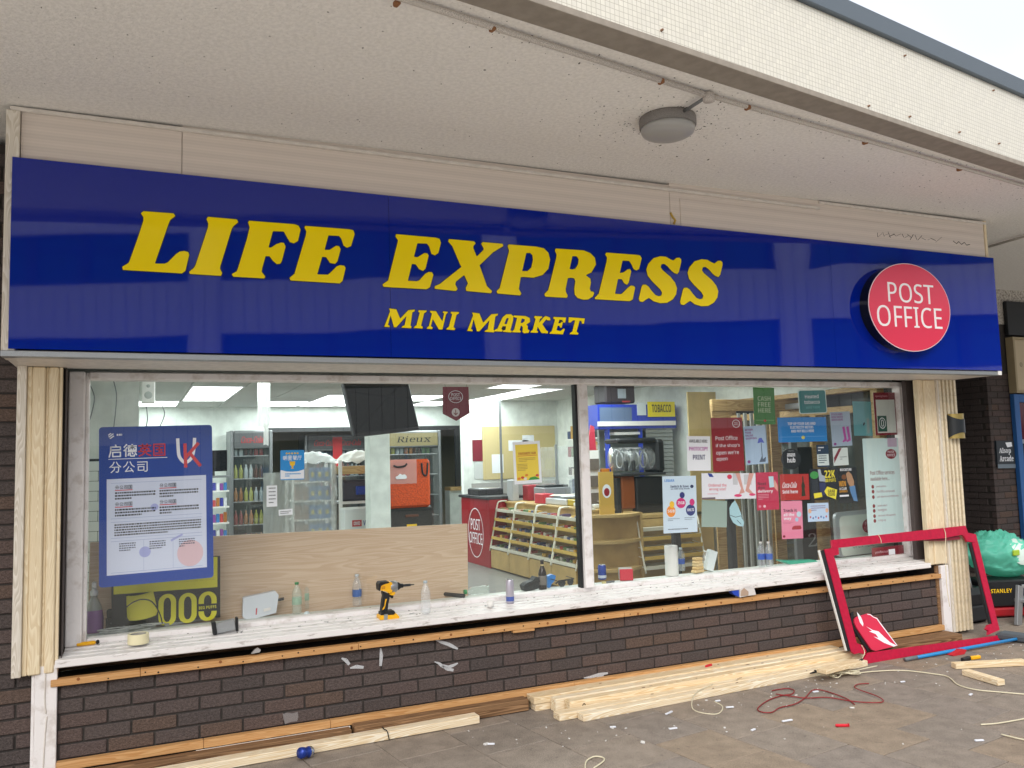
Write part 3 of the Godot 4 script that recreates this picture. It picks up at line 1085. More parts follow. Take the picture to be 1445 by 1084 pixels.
func sign_letters() -> Array:
	var f1 = [170.0, 290.0, 6.283]
	var f2 = [390.0, 310.0, 6.283]
	var f3 = [600.0, 330.0, 6.283]
	var f4 = [820.0, 340.0, 6.283]
	var f5 = [530.0, 420.0, 4.661]
	var S = [885, 165, 870, 150, 845, 152, 815, 175, 790, 165, 750, 142, 700, 137, 640, 155, 595, 205, 577, 255, 590, 310, 630, 360, 700, 430, 718, 460, 710, 485, 685, 492, 655, 480, 620, 440, 595, 405, 570, 388, 545, 390, 535, 410, 510, 515, 520, 538, 545, 542, 575, 520, 600, 505, 640, 535, 700, 553, 760, 550, 810, 520, 840, 475, 848, 420, 830, 370, 790, 320, 720, 260, 703, 235, 710, 208, 735, 203, 765, 225, 800, 265, 825, 285, 850, 295, 865, 275, 885, 190]
	var m = [88, 72, 135, 78, 160, 140, 215, 83, 258, 80, 255, 90, 240, 98, 228, 185, 235, 192, 232, 202, 170, 198, 175, 190, 190, 183, 203, 120, 135, 195, 120, 195, 98, 115, 80, 180, 92, 188, 88, 195, 55, 192, 60, 182, 95, 90]
	var i = [283, 84, 335, 86, 333, 95, 318, 103, 298, 185, 310, 195, 305, 204, 250, 200, 255, 192, 268, 182, 290, 100, 280, 93]
	return [
		[f1, "L", v2([205, 52, 180, 70, 203, 105, 203, 135, 160, 270, 80, 495, 70, 512, 15, 545, 20, 572, 545, 603, 575, 580, 608, 440, 600, 415, 565, 405, 525, 410, 490, 435, 420, 505, 390, 518, 303, 517, 425, 165, 440, 130, 485, 95, 470, 72]), 7.0],
		[f1, "I", v2([775, 102, 762, 122, 778, 160, 775, 195, 665, 530, 650, 555, 607, 590, 615, 608, 890, 625, 900, 600, 880, 560, 885, 535, 985, 210, 1000, 185, 1043, 150, 1030, 125]), 7.0],
		[f1, "F", v2([1140, 137, 1130, 150, 1145, 195, 1120, 300, 1040, 560, 1030, 585, 985, 610, 1000, 632, 1275, 648, 1282, 630, 1250, 590, 1255, 555, 1285, 450, 1320, 450, 1350, 490, 1385, 520, 1415, 518, 1430, 490, 1462, 366, 1447, 334, 1422, 331, 1380, 345, 1335, 375, 1310, 375, 1350, 228, 1447, 231, 1472, 276, 1502, 326, 1537, 336, 1572, 316, 1595, 216, 1577, 181, 1542, 168]), 7.0],
		[f2, "E", v2([255, 57, 248, 70, 265, 105, 260, 140, 160, 480, 115, 518, 125, 540, 560, 566, 585, 545, 612, 430, 600, 410, 565, 405, 535, 415, 480, 470, 455, 490, 360, 487, 405, 330, 440, 333, 475, 385, 520, 392, 540, 370, 568, 265, 555, 238, 530, 232, 470, 270, 425, 270, 460, 140, 555, 145, 575, 170, 595, 230, 625, 250, 660, 235, 692, 130, 680, 95, 645, 87]), 7.0],
		[f2, "E", v2([1060, 130, 1055, 150, 1078, 185, 1070, 220, 990, 540, 940, 575, 950, 597, 1330, 618, 1360, 600, 1390, 490, 1378, 468, 1350, 465, 1320, 480, 1265, 540, 1240, 548, 1163, 543, 1200, 393, 1235, 397, 1265, 440, 1300, 455, 1320, 435, 1348, 320, 1335, 300, 1310, 298, 1250, 335, 1217, 332, 1248, 210, 1335, 213, 1355, 240, 1375, 305, 1405, 317, 1434, 296, 1457, 206, 1444, 171, 1409, 161]), 6.0],
		[f3, "X", v2([210, 48, 203, 68, 240, 110, 310, 275, 322, 293, 130, 445, 85, 465, 82, 488, 270, 508, 285, 490, 265, 450, 270, 425, 345, 365, 378, 440, 358, 480, 362, 507, 580, 528, 592, 510, 545, 465, 480, 280, 600, 165, 640, 140, 690, 110, 685, 90, 510, 75, 495, 88, 518, 130, 515, 145, 455, 205, 425, 130, 425, 110, 445, 85, 430, 68]), 6.0],
		[f3, "P", v2([740, 95, 730, 110, 743, 150, 660, 480, 632, 510, 640, 530, 840, 547, 850, 530, 828, 490, 845, 385, 870, 383, 960, 390, 1040, 365, 1090, 310, 1105, 230, 1090, 170, 1050, 130, 980, 115]), 6.0, v2([895, 170, 930, 170, 950, 190, 955, 230, 940, 300, 905, 332, 857, 332])],
		[f3, "R", v2([1155, 132, 1150, 150, 1165, 185, 1160, 220, 1090, 500, 1055, 535, 1065, 558, 1255, 568, 1262, 550, 1245, 515, 1243, 490, 1262, 395, 1290, 390, 1320, 395, 1330, 420, 1320, 490, 1325, 540, 1350, 570, 1400, 585, 1442, 583, 1482, 558, 1497, 528, 1487, 513, 1467, 513, 1457, 488, 1467, 433, 1462, 398, 1420, 368, 1472, 343, 1512, 273, 1502, 213, 1462, 173, 1402, 148]), 6.0, v2([1303, 198, 1340, 200, 1360, 225, 1355, 270, 1330, 310, 1300, 318, 1278, 312])],
		[f4, "E", v2([222, 105, 213, 120, 230, 150, 225, 185, 155, 470, 120, 505, 125, 518, 430, 535, 455, 520, 477, 415, 465, 400, 440, 397, 415, 415, 365, 465, 350, 473, 298, 470, 325, 338, 360, 340, 380, 375, 405, 390, 420, 370, 442, 270, 430, 250, 410, 255, 375, 280, 340, 287, 365, 175, 425, 178, 445, 205, 465, 250, 490, 263, 512, 250, 535, 155, 520, 130, 490, 125]), 5.0],
		[f4, "S", v2(S), 5.0],
		[f4, "S", shifted(S, 366, 27), 5.0],
		[f5, "M", v2(m), 1.2],
		[f5, "I", v2(i), 1.2],
		[f5, "N", v2([358, 88, 395, 90, 438, 158, 450, 105, 440, 97, 445, 91, 475, 95, 470, 103, 462, 110, 438, 210, 415, 210, 375, 140, 362, 190, 375, 198, 370, 208, 335, 205, 340, 195, 350, 188, 370, 105, 357, 97]), 1.2],
		[f5, "I", shifted(i, 213, 10), 1.2],
		[f5, "M", shifted(m, 546, 27), 1.2],
		[f5, "A", v2([780, 222, 785, 212, 800, 205, 835, 130, 860, 110, 890, 110, 905, 125, 903, 150, 885, 215, 895, 222, 890, 230, 835, 226, 840, 217, 853, 212, 858, 190, 835, 188, 825, 207, 835, 215, 830, 224]), 1.2, v2([845, 175, 862, 175, 875, 138, 868, 133, 858, 140])],
		[f5, "R", v2([908, 118, 985, 122, 1012, 135, 1015, 160, 990, 178, 1000, 190, 998, 210, 1010, 215, 1005, 232, 975, 235, 965, 225, 968, 195, 955, 182, 945, 215, 955, 222, 950, 230, 897, 228, 902, 218, 910, 213, 930, 135, 905, 127]), 1.2, v2([960, 138, 980, 142, 980, 155, 965, 168, 952, 168])],
		[f5, "K", v2([1045, 122, 1095, 125, 1092, 133, 1080, 140, 1072, 170, 1105, 130, 1118, 122, 1145, 132, 1148, 150, 1130, 150, 1122, 143, 1095, 175, 1120, 215, 1133, 225, 1130, 236, 1090, 233, 1065, 190, 1058, 218, 1068, 225, 1063, 232, 1018, 230, 1022, 220, 1033, 213, 1052, 140, 1042, 132]), 1.2],
		[f5, "E", v2([1170, 128, 1252, 132, 1245, 165, 1235, 165, 1228, 148, 1208, 145, 1200, 170, 1215, 170, 1222, 160, 1230, 162, 1222, 198, 1213, 198, 1210, 186, 1196, 185, 1188, 215, 1215, 222, 1235, 205, 1243, 208, 1230, 242, 1143, 238, 1148, 228, 1158, 222, 1180, 145, 1167, 138]), 1.2],
		[f5, "T", v2([1270, 130, 1375, 138, 1368, 172, 1358, 172, 1352, 153, 1340, 152, 1320, 225, 1333, 235, 1328, 244, 1275, 241, 1280, 232, 1293, 225, 1312, 150, 1298, 150, 1280, 165, 1268, 163]), 1.2]]
func shifted(l, dx, dy) -> PackedVector2Array:
	var p = v2(l)
	for k in p.size(): p[k] += Vector2(dx, dy)
	return p

# ---------------------------------------------------------------- shop window
const GZ := -0.27
func build_window():
	var t = thing("shop_window", "wide white framed shop window with a central bar and deep white sill", "window", Vector3(2.85, 0.62, GZ))
	var o = -t.position
	var W = func(called, a, b, m, bev = 0.003): return wbx(called, a + o, b + o, m, t, bev)
	var x0 = -0.345
	var x1 = 6.04
	# sill: stepped boards, each step a groove deeper
	W.call("sill_board", Vector3(-0.372, 0.573, -0.02), Vector3(5.9, 0.611, 0.055), M.sill_paint, 0.004)
	W.call("sill_board", Vector3(-0.372, 0.58, -0.085), Vector3(5.925, 0.6135, -0.0235), M.sill_paint, 0.004)
	W.call("sill_board", Vector3(-0.345, 0.58, -0.155), Vector3(6.03, 0.6185, -0.089), M.sill_paint, 0.004)
	W.call("sill_board", Vector3(-0.345, 0.58, -0.235), Vector3(6.03, 0.6255, -0.158), M.sill_paint, 0.004)
	W.call("sill_base", Vector3(-0.345, 0.574, -0.234), Vector3(5.92, 0.5795, -0.0205), M.old_timber, 0.0)
	# frame
	W.call("frame_post", Vector3(x0, 0.6272, -0.32), Vector3(-0.265, 2.112, -0.17), M.white_paint, 0.006)
	W.call("frame_post", Vector3(-0.2648, 0.6272, -0.31), Vector3(-0.245, 2.112, -0.225), M.white_paint, 0.005)
	W.call("frame_post", Vector3(6.02, 0.6272, -0.32), Vector3(6.12, 2.112, -0.17), M.white_paint, 0.006)
	W.call("frame_post", Vector3(6.0, 0.6272, -0.31), Vector3(6.0198, 2.112, -0.225), M.white_paint, 0.005)
	W.call("top_rail", Vector3(-0.2448, 2.07, -0.32), Vector3(5.9998, 2.112, -0.19), M.white_paint, 0.005)
	W.call("bottom_rail", Vector3(-0.2448, 0.6, -0.32), Vector3(5.9998, 0.65, -0.2355), M.white_paint, 0.006)
	W.call("centre_bar", Vector3(2.845, 0.6502, -0.3), Vector3(2.912, 2.0698, -0.2), M.white_paint, 0.005)
	W.call("rubber_seal", Vector3(2.826, 0.6502, -0.285), Vector3(2.8448, 2.0698, -0.235), M.black, 0.0)
	# panes
	for g in [[-0.2448, 2.826], [2.912, 6.0]]:
		var st = nb()
		quad(st, Vector3(g[0], 0.65, GZ) + o, Vector3(g[1], 0.65, GZ) + o, Vector3(g[1], 2.07, GZ) + o, Vector3(g[0], 2.07, GZ) + o)
		obj("pane", st, M.glass, t)
	# dark gap between frame and cladding
	t = thing("reveal_strip", "narrow brick reveal strip beside the left window frame", "board")
	wbx("strip", Vector3(-0.3475, 0.56, -0.1), Vector3(-0.3455, 2.112, 0.0), M.void, t)
	wbx("strip", Vector3(-0.42, 0.56, -0.4), Vector3(-0.348, 2.112, -0.05), M.void, t)
	t = thing("reveal_strip", "narrow brick reveal strip beside the right window frame", "board")
	wbx("strip", Vector3(5.93, 0.56, -0.14), Vector3(6.12, 2.112, -0.1), M.void, t)
	# inner sill
	t = thing("inner_sill", "broad pale sill board behind the window glass", "sill")
	wbx("board", Vector3(-0.34, 0.56, -0.68), Vector3(6.2, 0.6, -0.321), mat("e3e8e0", 0.6, {"tex": M.soft, "scale": 0.7}), t, 0.004)
	wbx("front_panel", Vector3(-0.34, 0.0, -0.66), Vector3(6.2, 0.559, -0.64), M.white, t)

# ---------------------------------------------------------------- the office building across the street (mirrored in the sign and the glass)
func build_opposite():
	var th = atan(0.43)
	var t = thing("office_building", "long pale panelled office building with bands of windows across the street", "building", Vector3(1.72, 0, 23.0 - 0.43 * 4.72), th)
	var clad = mat("dfe1e6", 0.6, {"tex": itex(64, 64, func(x, y): return Color(0.42, 0.43, 0.45) if x < 3 else Color(1, 1, 1)), "scale": Vector3(2.6, 0.001, 0.001), "world": false})
	var glass = mat("2c5568", 0.05)
	var frame = mat("3c4450", 0.4)
	wbx("body", Vector3(-26, 0.0, 0.35), Vector3(36, 11.9, 12), M.dark, t)
	for b in range(-3, 4):
		var xa = b * 8.4 - 0.45
		wbx("pier", Vector3(xa, 0.0, -0.12), Vector3(xa + 0.95, 11.9, 0.349), clad, t)
		for k in range(0, 3):
			var y = 3.7 + 3.0 * k
			wbx("spandrel", Vector3(xa + 0.951, y - 1.5, -0.05), Vector3(xa + 8.399, y, 0.349), clad, t)
			var n = 5
			for i in n:
				var x = xa + 0.951 + 7.448 * i / n
				var w = wbx("window", Vector3(x + 0.05, y + 0.06, 0.16), Vector3(x + 7.448 / n - 0.05, y + 1.44, 0.3), glass, t)
				var st = nb()
				var ww = 7.448 / n
				for q in [[Vector3(0, 0.72, 0), Vector3(ww, 0.1, 0.1)], [Vector3(0, -0.72, 0), Vector3(ww, 0.1, 0.1)], [Vector3(-ww * 0.5 + 0.06, 0, 0), Vector3(0.16, 1.3, 0.1)], [Vector3(ww * 0.5 - 0.06, 0, 0), Vector3(0.14, 1.3, 0.1)], [Vector3(0, 0.3, 0), Vector3(ww - 0.3, 0.06, 0.08)]]:
					box(st, q[0] + Vector3(0, 0, -0.08), q[1])
				obj("frame", st, frame, w)
		wbx("parapet", Vector3(xa + 0.951, 11.201, -0.05), Vector3(xa + 8.399, 11.9, 0.349), clad, t)
		wbx("shop_front", Vector3(xa + 0.951, 0.0, 0.2), Vector3(xa + 8.399, 2.199, 0.3), glass, t)

# ---------------------------------------------------------------- arcade passage on the right
func build_arcade():
	var t = thing("brick_wall", "dark brick wall with a name plaque at the mouth of the arcade", "wall")
	wbx("mortar", Vector3(9.285, 0.0, -7.5), Vector3(15.0, 3.0, -1.808), M.mortar, t)
	lay(t, 9.27, 11.2, 0.0, 32, -1.8, 0.05, Vector3.RIGHT, Vector3.BACK, 296)
	# the side that runs back into the passage
	var st = nb()
	for c in 40:
		var z = -1.8 - (0.11 if c % 2 else 0.0)
		while z > -5.5:
			box(st, Vector3(9.3, 0.075 * c + 0.0375, z - 0.1075), Vector3(0.06, 0.065, 0.215))
			z -= 0.225
	var o = obj("passage_bricks", st, M.brick[3], t)
	o.set_meta("kind", "stuff")
	t = thing("ceiling_beam", "pale plastered beam above the arcade brick wall", "beam")
	wbx("beam", Vector3(6.45, 3.001, -2.6), Vector3(15.0, 3.5, -1.795), mat("c9c3ba", 0.9, {"tex": M.speck, "scale": 0.6}), t)
	t = thing("passage_wall", "plain wall at the end of the arcade passage", "wall")
	wbx("wall", Vector3(6.45, 0.0, -7.7), Vector3(9.284, 3.0, -7.5), M.mortar, t)
	t = thing("passage_ceiling", "ceiling of the arcade passage", "ceiling")
	wbx("slab", Vector3(6.45, 3.0005, -7.6), Vector3(9.284, 3.2, -2.601), M.joint_pale, t)
	st = nb()
	box(st, Vector3(8.9, -0.02, -3.2), Vector3(13, 0.035, 6.0))
	struct("path", st, mat("6b635b", 0.85, {"tex": M.speck, "scale": 0.8}))
	# fascia boards and blue shop window of the neighbour
	t = thing("sign_board", "black blank sign board on the plastered beam at the arcade", "sign")
	var a = pz(1419, 425, -1.75)
	var b = pz(1419, 473, -1.75)
	wbx("board", Vector3(a.x, b.y, -1.79), Vector3(a.x + 2.2, a.y, -1.74), mat("1d1f22", 0.5), t, 0.004)
	t = thing("sign_board", "beige framed sign board above the neighbour's blue window", "sign")
	a = pz(1431, 479, -1.7)
	b = pz(1431, 551, -1.7)
	wbx("board", Vector3(a.x, b.y, -1.79), Vector3(a.x + 2.0, a.y, -1.71), mat("c3b393", 0.5), t, 0.006)
	wbx("frame_rail", Vector3(a.x - 0.03, a.y, -1.79), Vector3(a.x + 2.0, a.y + 0.03, -1.69), mat("a79777", 0.5), t, 0.004)
	wbx("frame_rail", Vector3(a.x - 0.03, b.y - 0.03, -1.79), Vector3(a.x + 2.0, b.y, -1.69), mat("a79777", 0.5), t, 0.004)
	wbx("frame_rail", Vector3(a.x - 0.035, b.y - 0.03, -1.79), Vector3(a.x - 0.001, a.y + 0.03, -1.688), mat("a79777", 0.5), t, 0.004)
	letters(t, "O", a.x + 0.085, lerp(b.y, a.y, 0.47), a.x + 0.125, lerp(b.y, a.y, 0.55), -1.709, M.print_black, "serif", 0.001)
	t = thing("neighbour_window", "blue framed window of the neighbouring unit", "window")
	a = pz(1430, 556, -1.74)
	wbx("frame_post", Vector3(a.x, 0.0, -1.79), Vector3(a.x + 0.09, a.y, -1.73), mat("2b5f9e", 0.4), t, 0.006)
	wbx("frame_rail", Vector3(a.x + 0.091, a.y - 0.1, -1.79), Vector3(a.x + 2.2, a.y, -1.735), mat("2b5f9e", 0.4), t, 0.006)
	wbx("pale_rail", Vector3(a.x + 0.091, a.y - 0.6, -1.79), Vector3(a.x + 2.2, a.y - 0.55, -1.75), M.alu, t, 0.003)
	wbx("pane", Vector3(a.x + 0.091, a.y - 0.549, -1.795), Vector3(a.x + 2.2, a.y - 0.101, -1.785), mat("5a1f28", 0.1), t)
	wbx("pane", Vector3(a.x + 0.091, 0.0, -1.795), Vector3(a.x + 2.2, a.y - 0.601, -1.785), mat("3e444c", 0.08), t)
	# plaque
	t = sheet("name_plaque", "small slate grey plaque reading Alsop Arcade on dark brick", "plaque", [1406, 622], [1431, 622], [1407, 656], -1.77, mat("2b3239", 0.5), "", 0.03)
	words(t, "Alsop", 0.12, 0.30, 0.78, 0.58, M.paper, "serifb")
	words(t, "Arcade", 0.12, 0.62, 0.9, 0.86, M.paper, "serifb")
	ink_poly(t, "emblem", [Vector2(0.5, 0.08), Vector2(0.85, 0.06), Vector2(0.88, 0.24), Vector2(0.6, 0.28)], M.paper)
	ink(t, "lower_strip", 0.0, 0.98, 1.0, 1.15, mat("6f7c87", 0.5))

# ---------------------------------------------------------------- inside the shop
const CEIL := 2.47
func build_interior():
	var st = nb()
	box(st, Vector3(2.95, -0.05, -6.0), Vector3(7.2, 0.1, 11.2))
	struct("floor", st, M.floor_in)
	# ceiling grid of tiles
	var ce = Node3D.new()
	ce.name = "ceiling"
	ce.set_meta("kind", "structure")
	add_child(ce)
	wbx("slab", Vector3(-0.7, CEIL + 0.02, -11.6), Vector3(6.6, CEIL + 0.1, -0.3), M.ceiling, ce)
	var tile = nb()
	box(tile, Vector3.ZERO, Vector3(0.588, 0.02, 1.188), Basis(), 0.003)
	var tm = fin(tile)
	var lights = [[1.0, -5.2], [1.15, -7.25], [0.45, -8.5], [2.55, -7.2], [2.3, -8.7], [2.95, -8.7], [4.1, -7.2], [4.55, -8.5], [4.15, -5.0], [5.05, -5.25], [5.2, -6.4], [5.3, -7.45], [1.0, -1.6], [3.4, -1.6], [5.2, -1.6], [1.0, -3.3], [3.4, -3.3], [5.2, -3.0]]
	var spots = []
	for i in 12:
		for j in 9:
			var c = Vector3(-0.35 + 0.6 * i, CEIL + 0.009, -0.95 - 1.2 * j)
			var hit = false
			for k in lights.size():
				if abs(c.x - lights[k][0]) <= 0.3 and abs(c.z - lights[k][1]) <= 0.6 and not hit:
					hit = true
					spots.append(c)
			if not hit: obj("ceiling_tile", tm, M.ceiling, ce, c)
	var first = null
	for c in spots:
		var at = c + Vector3(0, -0.004, 0)
		var t
		if first == null:
			t = thing("ceiling_light", "lit square-edged white ceiling light panel in the shop ceiling", "ceiling light", at, 0.0, "lit panels in the shop ceiling")
			var f = nb()
			for q in [[Vector3(0, 0, 0.585), Vector3(0.59, 0.024, 0.02)], [Vector3(0, 0, -0.585), Vector3(0.59, 0.024, 0.02)], [Vector3(0.285, 0, 0), Vector3(0.02, 0.024, 1.15)], [Vector3(-0.285, 0, 0), Vector3(0.02, 0.024, 1.15)]]:
				box(f, q[0], q[1])
			obj("frame", f, M.white, t)
			bx("diffuser", Vector3(0, 0.002, 0), Vector3(0.549, 0.012, 1.149), M.lamp_on, t)
			var l = AreaLight3D.new()
			l.name = "panel_light"
			l.area_size = Vector2(0.54, 1.14)
			l.light_energy = 0.5
			l.light_color = Color(0.93, 1.0, 0.97)
			l.area_range = 14.0
			l.shadow_enabled = true
			t.add_child(l)
			l.position = Vector3(0, -0.008, 0)
			l.rotation.x = -PI / 2
			first = t
		else:
			t = copy_of(first, at)
	# walls
	var wl = func(called, a, b, m = M.wall):
		var s = nb()
		box(s, (a + b) * 0.5, (b - a).abs())
		return struct(called, s, m)
	wl.call("wall_left", Vector3(-0.7, 0, -11.6), Vector3(-0.5, CEIL + 0.02, -0.42))
	wl.call("wall_right", Vector3(6.41, 0, -11.6), Vector3(6.5, CEIL + 0.02, -3.05))
	wl.call("wall_right", Vector3(6.41, 0, -0.75), Vector3(6.5, CEIL + 0.02, -0.42))
	wl.call("wall_right", Vector3(6.41, 2.15, -3.05), Vector3(6.5, CEIL + 0.02, -0.75))
	wl.call("wall_back", Vector3(-0.5, 0, -9.1), Vector3(1.95, CEIL, -9.0))
	wl.call("wall_back", Vector3(1.95, 2.12, -9.1), Vector3(5.2, CEIL, -9.0))
	wl.call("wall_back", Vector3(5.2, 0, -9.1), Vector3(6.41, CEIL, -9.0))
	wl.call("wall_end", Vector3(-0.5, 0, -11.7), Vector3(6.41, CEIL, -11.6), mat("a79f86", 0.8))
	wl.call("wall_head", Vector3(-0.5, 2.112, -0.41), Vector3(6.41, CEIL + 0.02, -0.325))
	wl.call("wall_counter", Vector3(4.72, 0, -7.6), Vector3(6.41, CEIL, -7.5))
	# stub wall with metro tiles
	var t = thing("tiled_wall", "short white wall with metro tiles on its lower half behind the blue poster", "wall")
	wbx("core", Vector3(-0.49, 0, -2.3), Vector3(0.01, CEIL, -2.11), M.wall, t)
	var tl = mat("eef2ee", 0.15)
	var g = nb()
	box(g, Vector3.ZERO, Vector3(0.147, 0.072, 0.01), Basis(), 0.002)
	var gm = fin(g)
	wbx("grout", Vector3(-0.49, 0.5, -2.11), Vector3(0.008, 1.645, -2.104), mat("3a3c3d", 0.9), t)
	for r in 15:
		for c in 4:
			var x = -0.49 + 0.15 * c + (0.075 if r % 2 else 0.0)
			if x + 0.147 > 0.02: continue
			obj("tile", gm, tl, t, Vector3(x + 0.0735, 0.54 + 0.075 * r, -2.099))
	# dark framed opening in the back wall
	t = thing("opening_frame", "dark metal frame round the wide opening in the back wall", "frame")
	wbx("head", Vector3(1.93, 2.06, -9.02), Vector3(5.22, 2.13, -8.96), M.dark, t)
	wbx("jamb", Vector3(1.93, 0, -9.02), Vector3(1.985, 2.0598, -8.96), M.grey_metal, t)
	wbx("jamb", Vector3(5.13, 0, -9.02), Vector3(5.22, 2.0598, -8.96), M.dark, t)
	wbx("counter_shelf", Vector3(4.93, 1.0, -9.0), Vector3(5.35, 1.06, -8.7), M.oak, t)
	wbx("low_wall", Vector3(4.93, 0, -9.0), Vector3(5.3, 0.999, -8.75), M.wall, t)
	# pillar
	t = thing("pillar", "square white pillar standing in the shop behind the television", "pillar")
	wbx("shaft", Vector3(2.57, 0, -5.25), Vector3(2.82, CEIL, -5.0), M.wall, t, 0.004)
	fridges()
	wrapped_stock()
	post_office_counter()
	hanging_things()
	right_side()

func bottle_mesh(r, h) -> ArrayMesh:
	var st = nb(true)
	lathe(st, v2([0.0, 0.0, r * 0.9, 0.0, r, 0.01, r, h * 0.55, r * 0.85, h * 0.68, r * 0.38, h * 0.86, r * 0.38, h, 0.0, h]), 10)
	return fin(st)

func fridge(called, label, x0, x1, top, z, head, head_text, frame_m, shelves, palette, goods, group = ""):
	var t = thing(called, label, "fridge", Vector3((x0 + x1) * 0.5, 0, z), 0.0, group)
	var w = x1 - x0
	var m = frame_m
	wbx("back_panel", Vector3(-w / 2, 0, -0.6), Vector3(w / 2, top, -0.56), M.dark, t)
	wbx("side_panel", Vector3(-w / 2, 0, -0.559), Vector3(-w / 2 + 0.05, top, 0), m, t, 0.01)
	wbx("side_panel", Vector3(w / 2 - 0.05, 0, -0.559), Vector3(w / 2, top, 0), m, t, 0.01)
	var hp = wbx("header", Vector3(-w / 2 + 0.051, top - 0.28, -0.559), Vector3(w / 2 - 0.051, top, 0.0), m, t, 0.02)
	wbx("header_face", Vector3(-w / 2 + 0.06, top - 0.25, 0.0005), Vector3(w / 2 - 0.06, top - 0.04, 0.006), head, t, 0.002)
	for k in head_text.size():
		var c = (k + 0.5) / head_text.size() * (w - 0.2) - (w - 0.2) * 0.5
		var hw = (w - 0.2) / head_text.size() * 0.38
		letters(t, head_text[k][0], c - hw, top - 0.19, c + hw, top - 0.09, 0.0065, head_text[k][1], "serif", 0.001, 0.25)
	wbx("plinth", Vector3(-w / 2 + 0.051, 0, -0.559), Vector3(w / 2 - 0.051, 0.2, -0.01), M.dark, t)
	var bm = bottle_mesh(0.031, 0.21)
	for s in shelves:
		var y = 0.3 + (top - 0.68) * s / 4.0
		wbx("shelf", Vector3(-w / 2 + 0.051, y - 0.012, -0.5), Vector3(w / 2 - 0.051, y, -0.06), M.alu, t)
		var n = int((w - 0.14) / 0.075)
		for i in n:
			var c = palette[(i / 2 + s) % palette.size()]
			loose(t, "drinks_bottle", "small drinks bottle on a shelf inside the " + goods, "bottle", "bottles in the " + goods, bm, c, Transform3D(Basis(), Vector3(-w / 2 + 0.09 + 0.075 * i, y + 0.0005, -0.11 - rnd(0, 0.03))))
	wbx("glass_door", Vector3(-w / 2 + 0.06, 0.22, 0.001), Vector3(w / 2 - 0.06, top - 0.29, 0.004), M.glass, t)
	return t

func fridges():
	var cola = mat("3a1512", 0.15)
	var orange = mat("8a5a2c", 0.2)
	var lime = mat("8a8c3c", 0.2)
	var green = mat("42603a", 0.2)
	var red = mat("7a2a2a", 0.2)
	var pale = mat("8f999c", 0.15)
	var cc = mat("c8202a", 0.5)
	fridge("drinks_fridge", "grey drinks fridge with red script header beside the dark framed opening", 1.28, 1.9, 2.07, -8.3, mat("55585a", 0.4), [["Coca-Cola", cc]], M.grey_metal, [0, 1, 2, 3, 4], [cola, red, orange, lime, pale], "single-door grey fridge")
	var f = fridge("drinks_fridge", "wide grey drinks fridge with two red script headers behind the wrapped stock", 2.6, 3.72, 2.02, -9.5, mat("4a4c4e", 0.4), [["Coca-Cola", cc], ["Coca-Cola", cc]], M.grey_metal, [2, 3, 4], [cola, red, pale], "wide red-script fridge")
	wbx("red_band", Vector3(-0.08, 1.4, 0.0065), Vector3(0.08, 1.98, 0.012), mat("c01f26", 0.4), f)
	fridge("drinks_fridge", "grey two-door fridge with gold header behind the orange bag", 3.66, 4.62, 2.03, -8.25, mat("7d7352", 0.35), [["Rieux", M.print_black]], M.grey_metal, [0, 1, 2, 3, 4], [pale, orange, cola, green, lime], "gold-header fridge")
	# shelf of small goods left of the first fridge
	var t = thing("goods_shelf", "narrow grey shelf of small packets beside the drinks fridge", "shelf", Vector3(0.98, 0, -7.6))
	wbx("side", Vector3(-0.24, 0, -0.3), Vector3(-0.22, 1.38, 0.0), M.grey_metal, t)
	wbx("side", Vector3(0.22, 0, -0.3), Vector3(0.24, 1.38, 0.0), M.grey_metal, t)
	wbx("top", Vector3(-0.24, 1.381, -0.3), Vector3(0.24, 1.41, 0.0), M.grey_metal, t)
	var cols = [mat("3a3f9c", 0.4), mat("e9e9ee", 0.4), mat("8a4a9a", 0.4), mat("3f7fc0", 0.4), mat("c24b4b", 0.4), mat("b8743a", 0.4)]
	for r in 5:
		var y = 0.3 + 0.225 * r
		wbx("shelf_board", Vector3(-0.219, y - 0.02, -0.29), Vector3(0.219, y, 0.005), M.white, t)
		for i in 8:
			loose(t, "small_packet", "small coloured packet on the narrow grey goods shelf", "packet", "packets on the narrow goods shelf", carton(Vector3(0.042, snapped(rnd(0.09, 0.14), 0.01), 0.08)), cols[(r * 2 + i) % 6], Transform3D(Basis(), Vector3(-0.179 + 0.05 * i, y + 0.0005, -0.08)))
	t = thing("monitor", "small black monitor on top of the goods shelf", "monitor", Vector3(0.98, 1.411, -7.7))
	wbx("screen", Vector3(-0.24, 0.06, -0.02), Vector3(0.2, 0.36, 0.02), M.black_gloss, t, 0.004)
	wbx("stand", Vector3(-0.03, 0.0, -0.05), Vector3(0.03, 0.06, 0.05), M.black, t)

func drape(x0, x1, y0, y1, z, amp, nx, ny, seed_) -> SurfaceTool:     # hanging or wrapped sheet with folds
	var n = FastNoiseLite.new()
	n.seed = seed_
	n.frequency = 1.6
	var st = nb(true)
	var P = func(i, j):
		var u = float(i) / nx
		var v = float(j) / ny
		var f = n.get_noise_2d(u * 5.0 + v * 1.5, v * 1.2)
		return Vector3(lerp(x0, x1, u), lerp(y0, y1, v) + n.get_noise_2d(u * 3.0, 9.0) * amp * (1.0 - v), z + f * amp)
	for i in nx:
		for j in ny:
			quad(st, P.call(i, j), P.call(i + 1, j), P.call(i + 1, j + 1), P.call(i, j + 1))
	return st

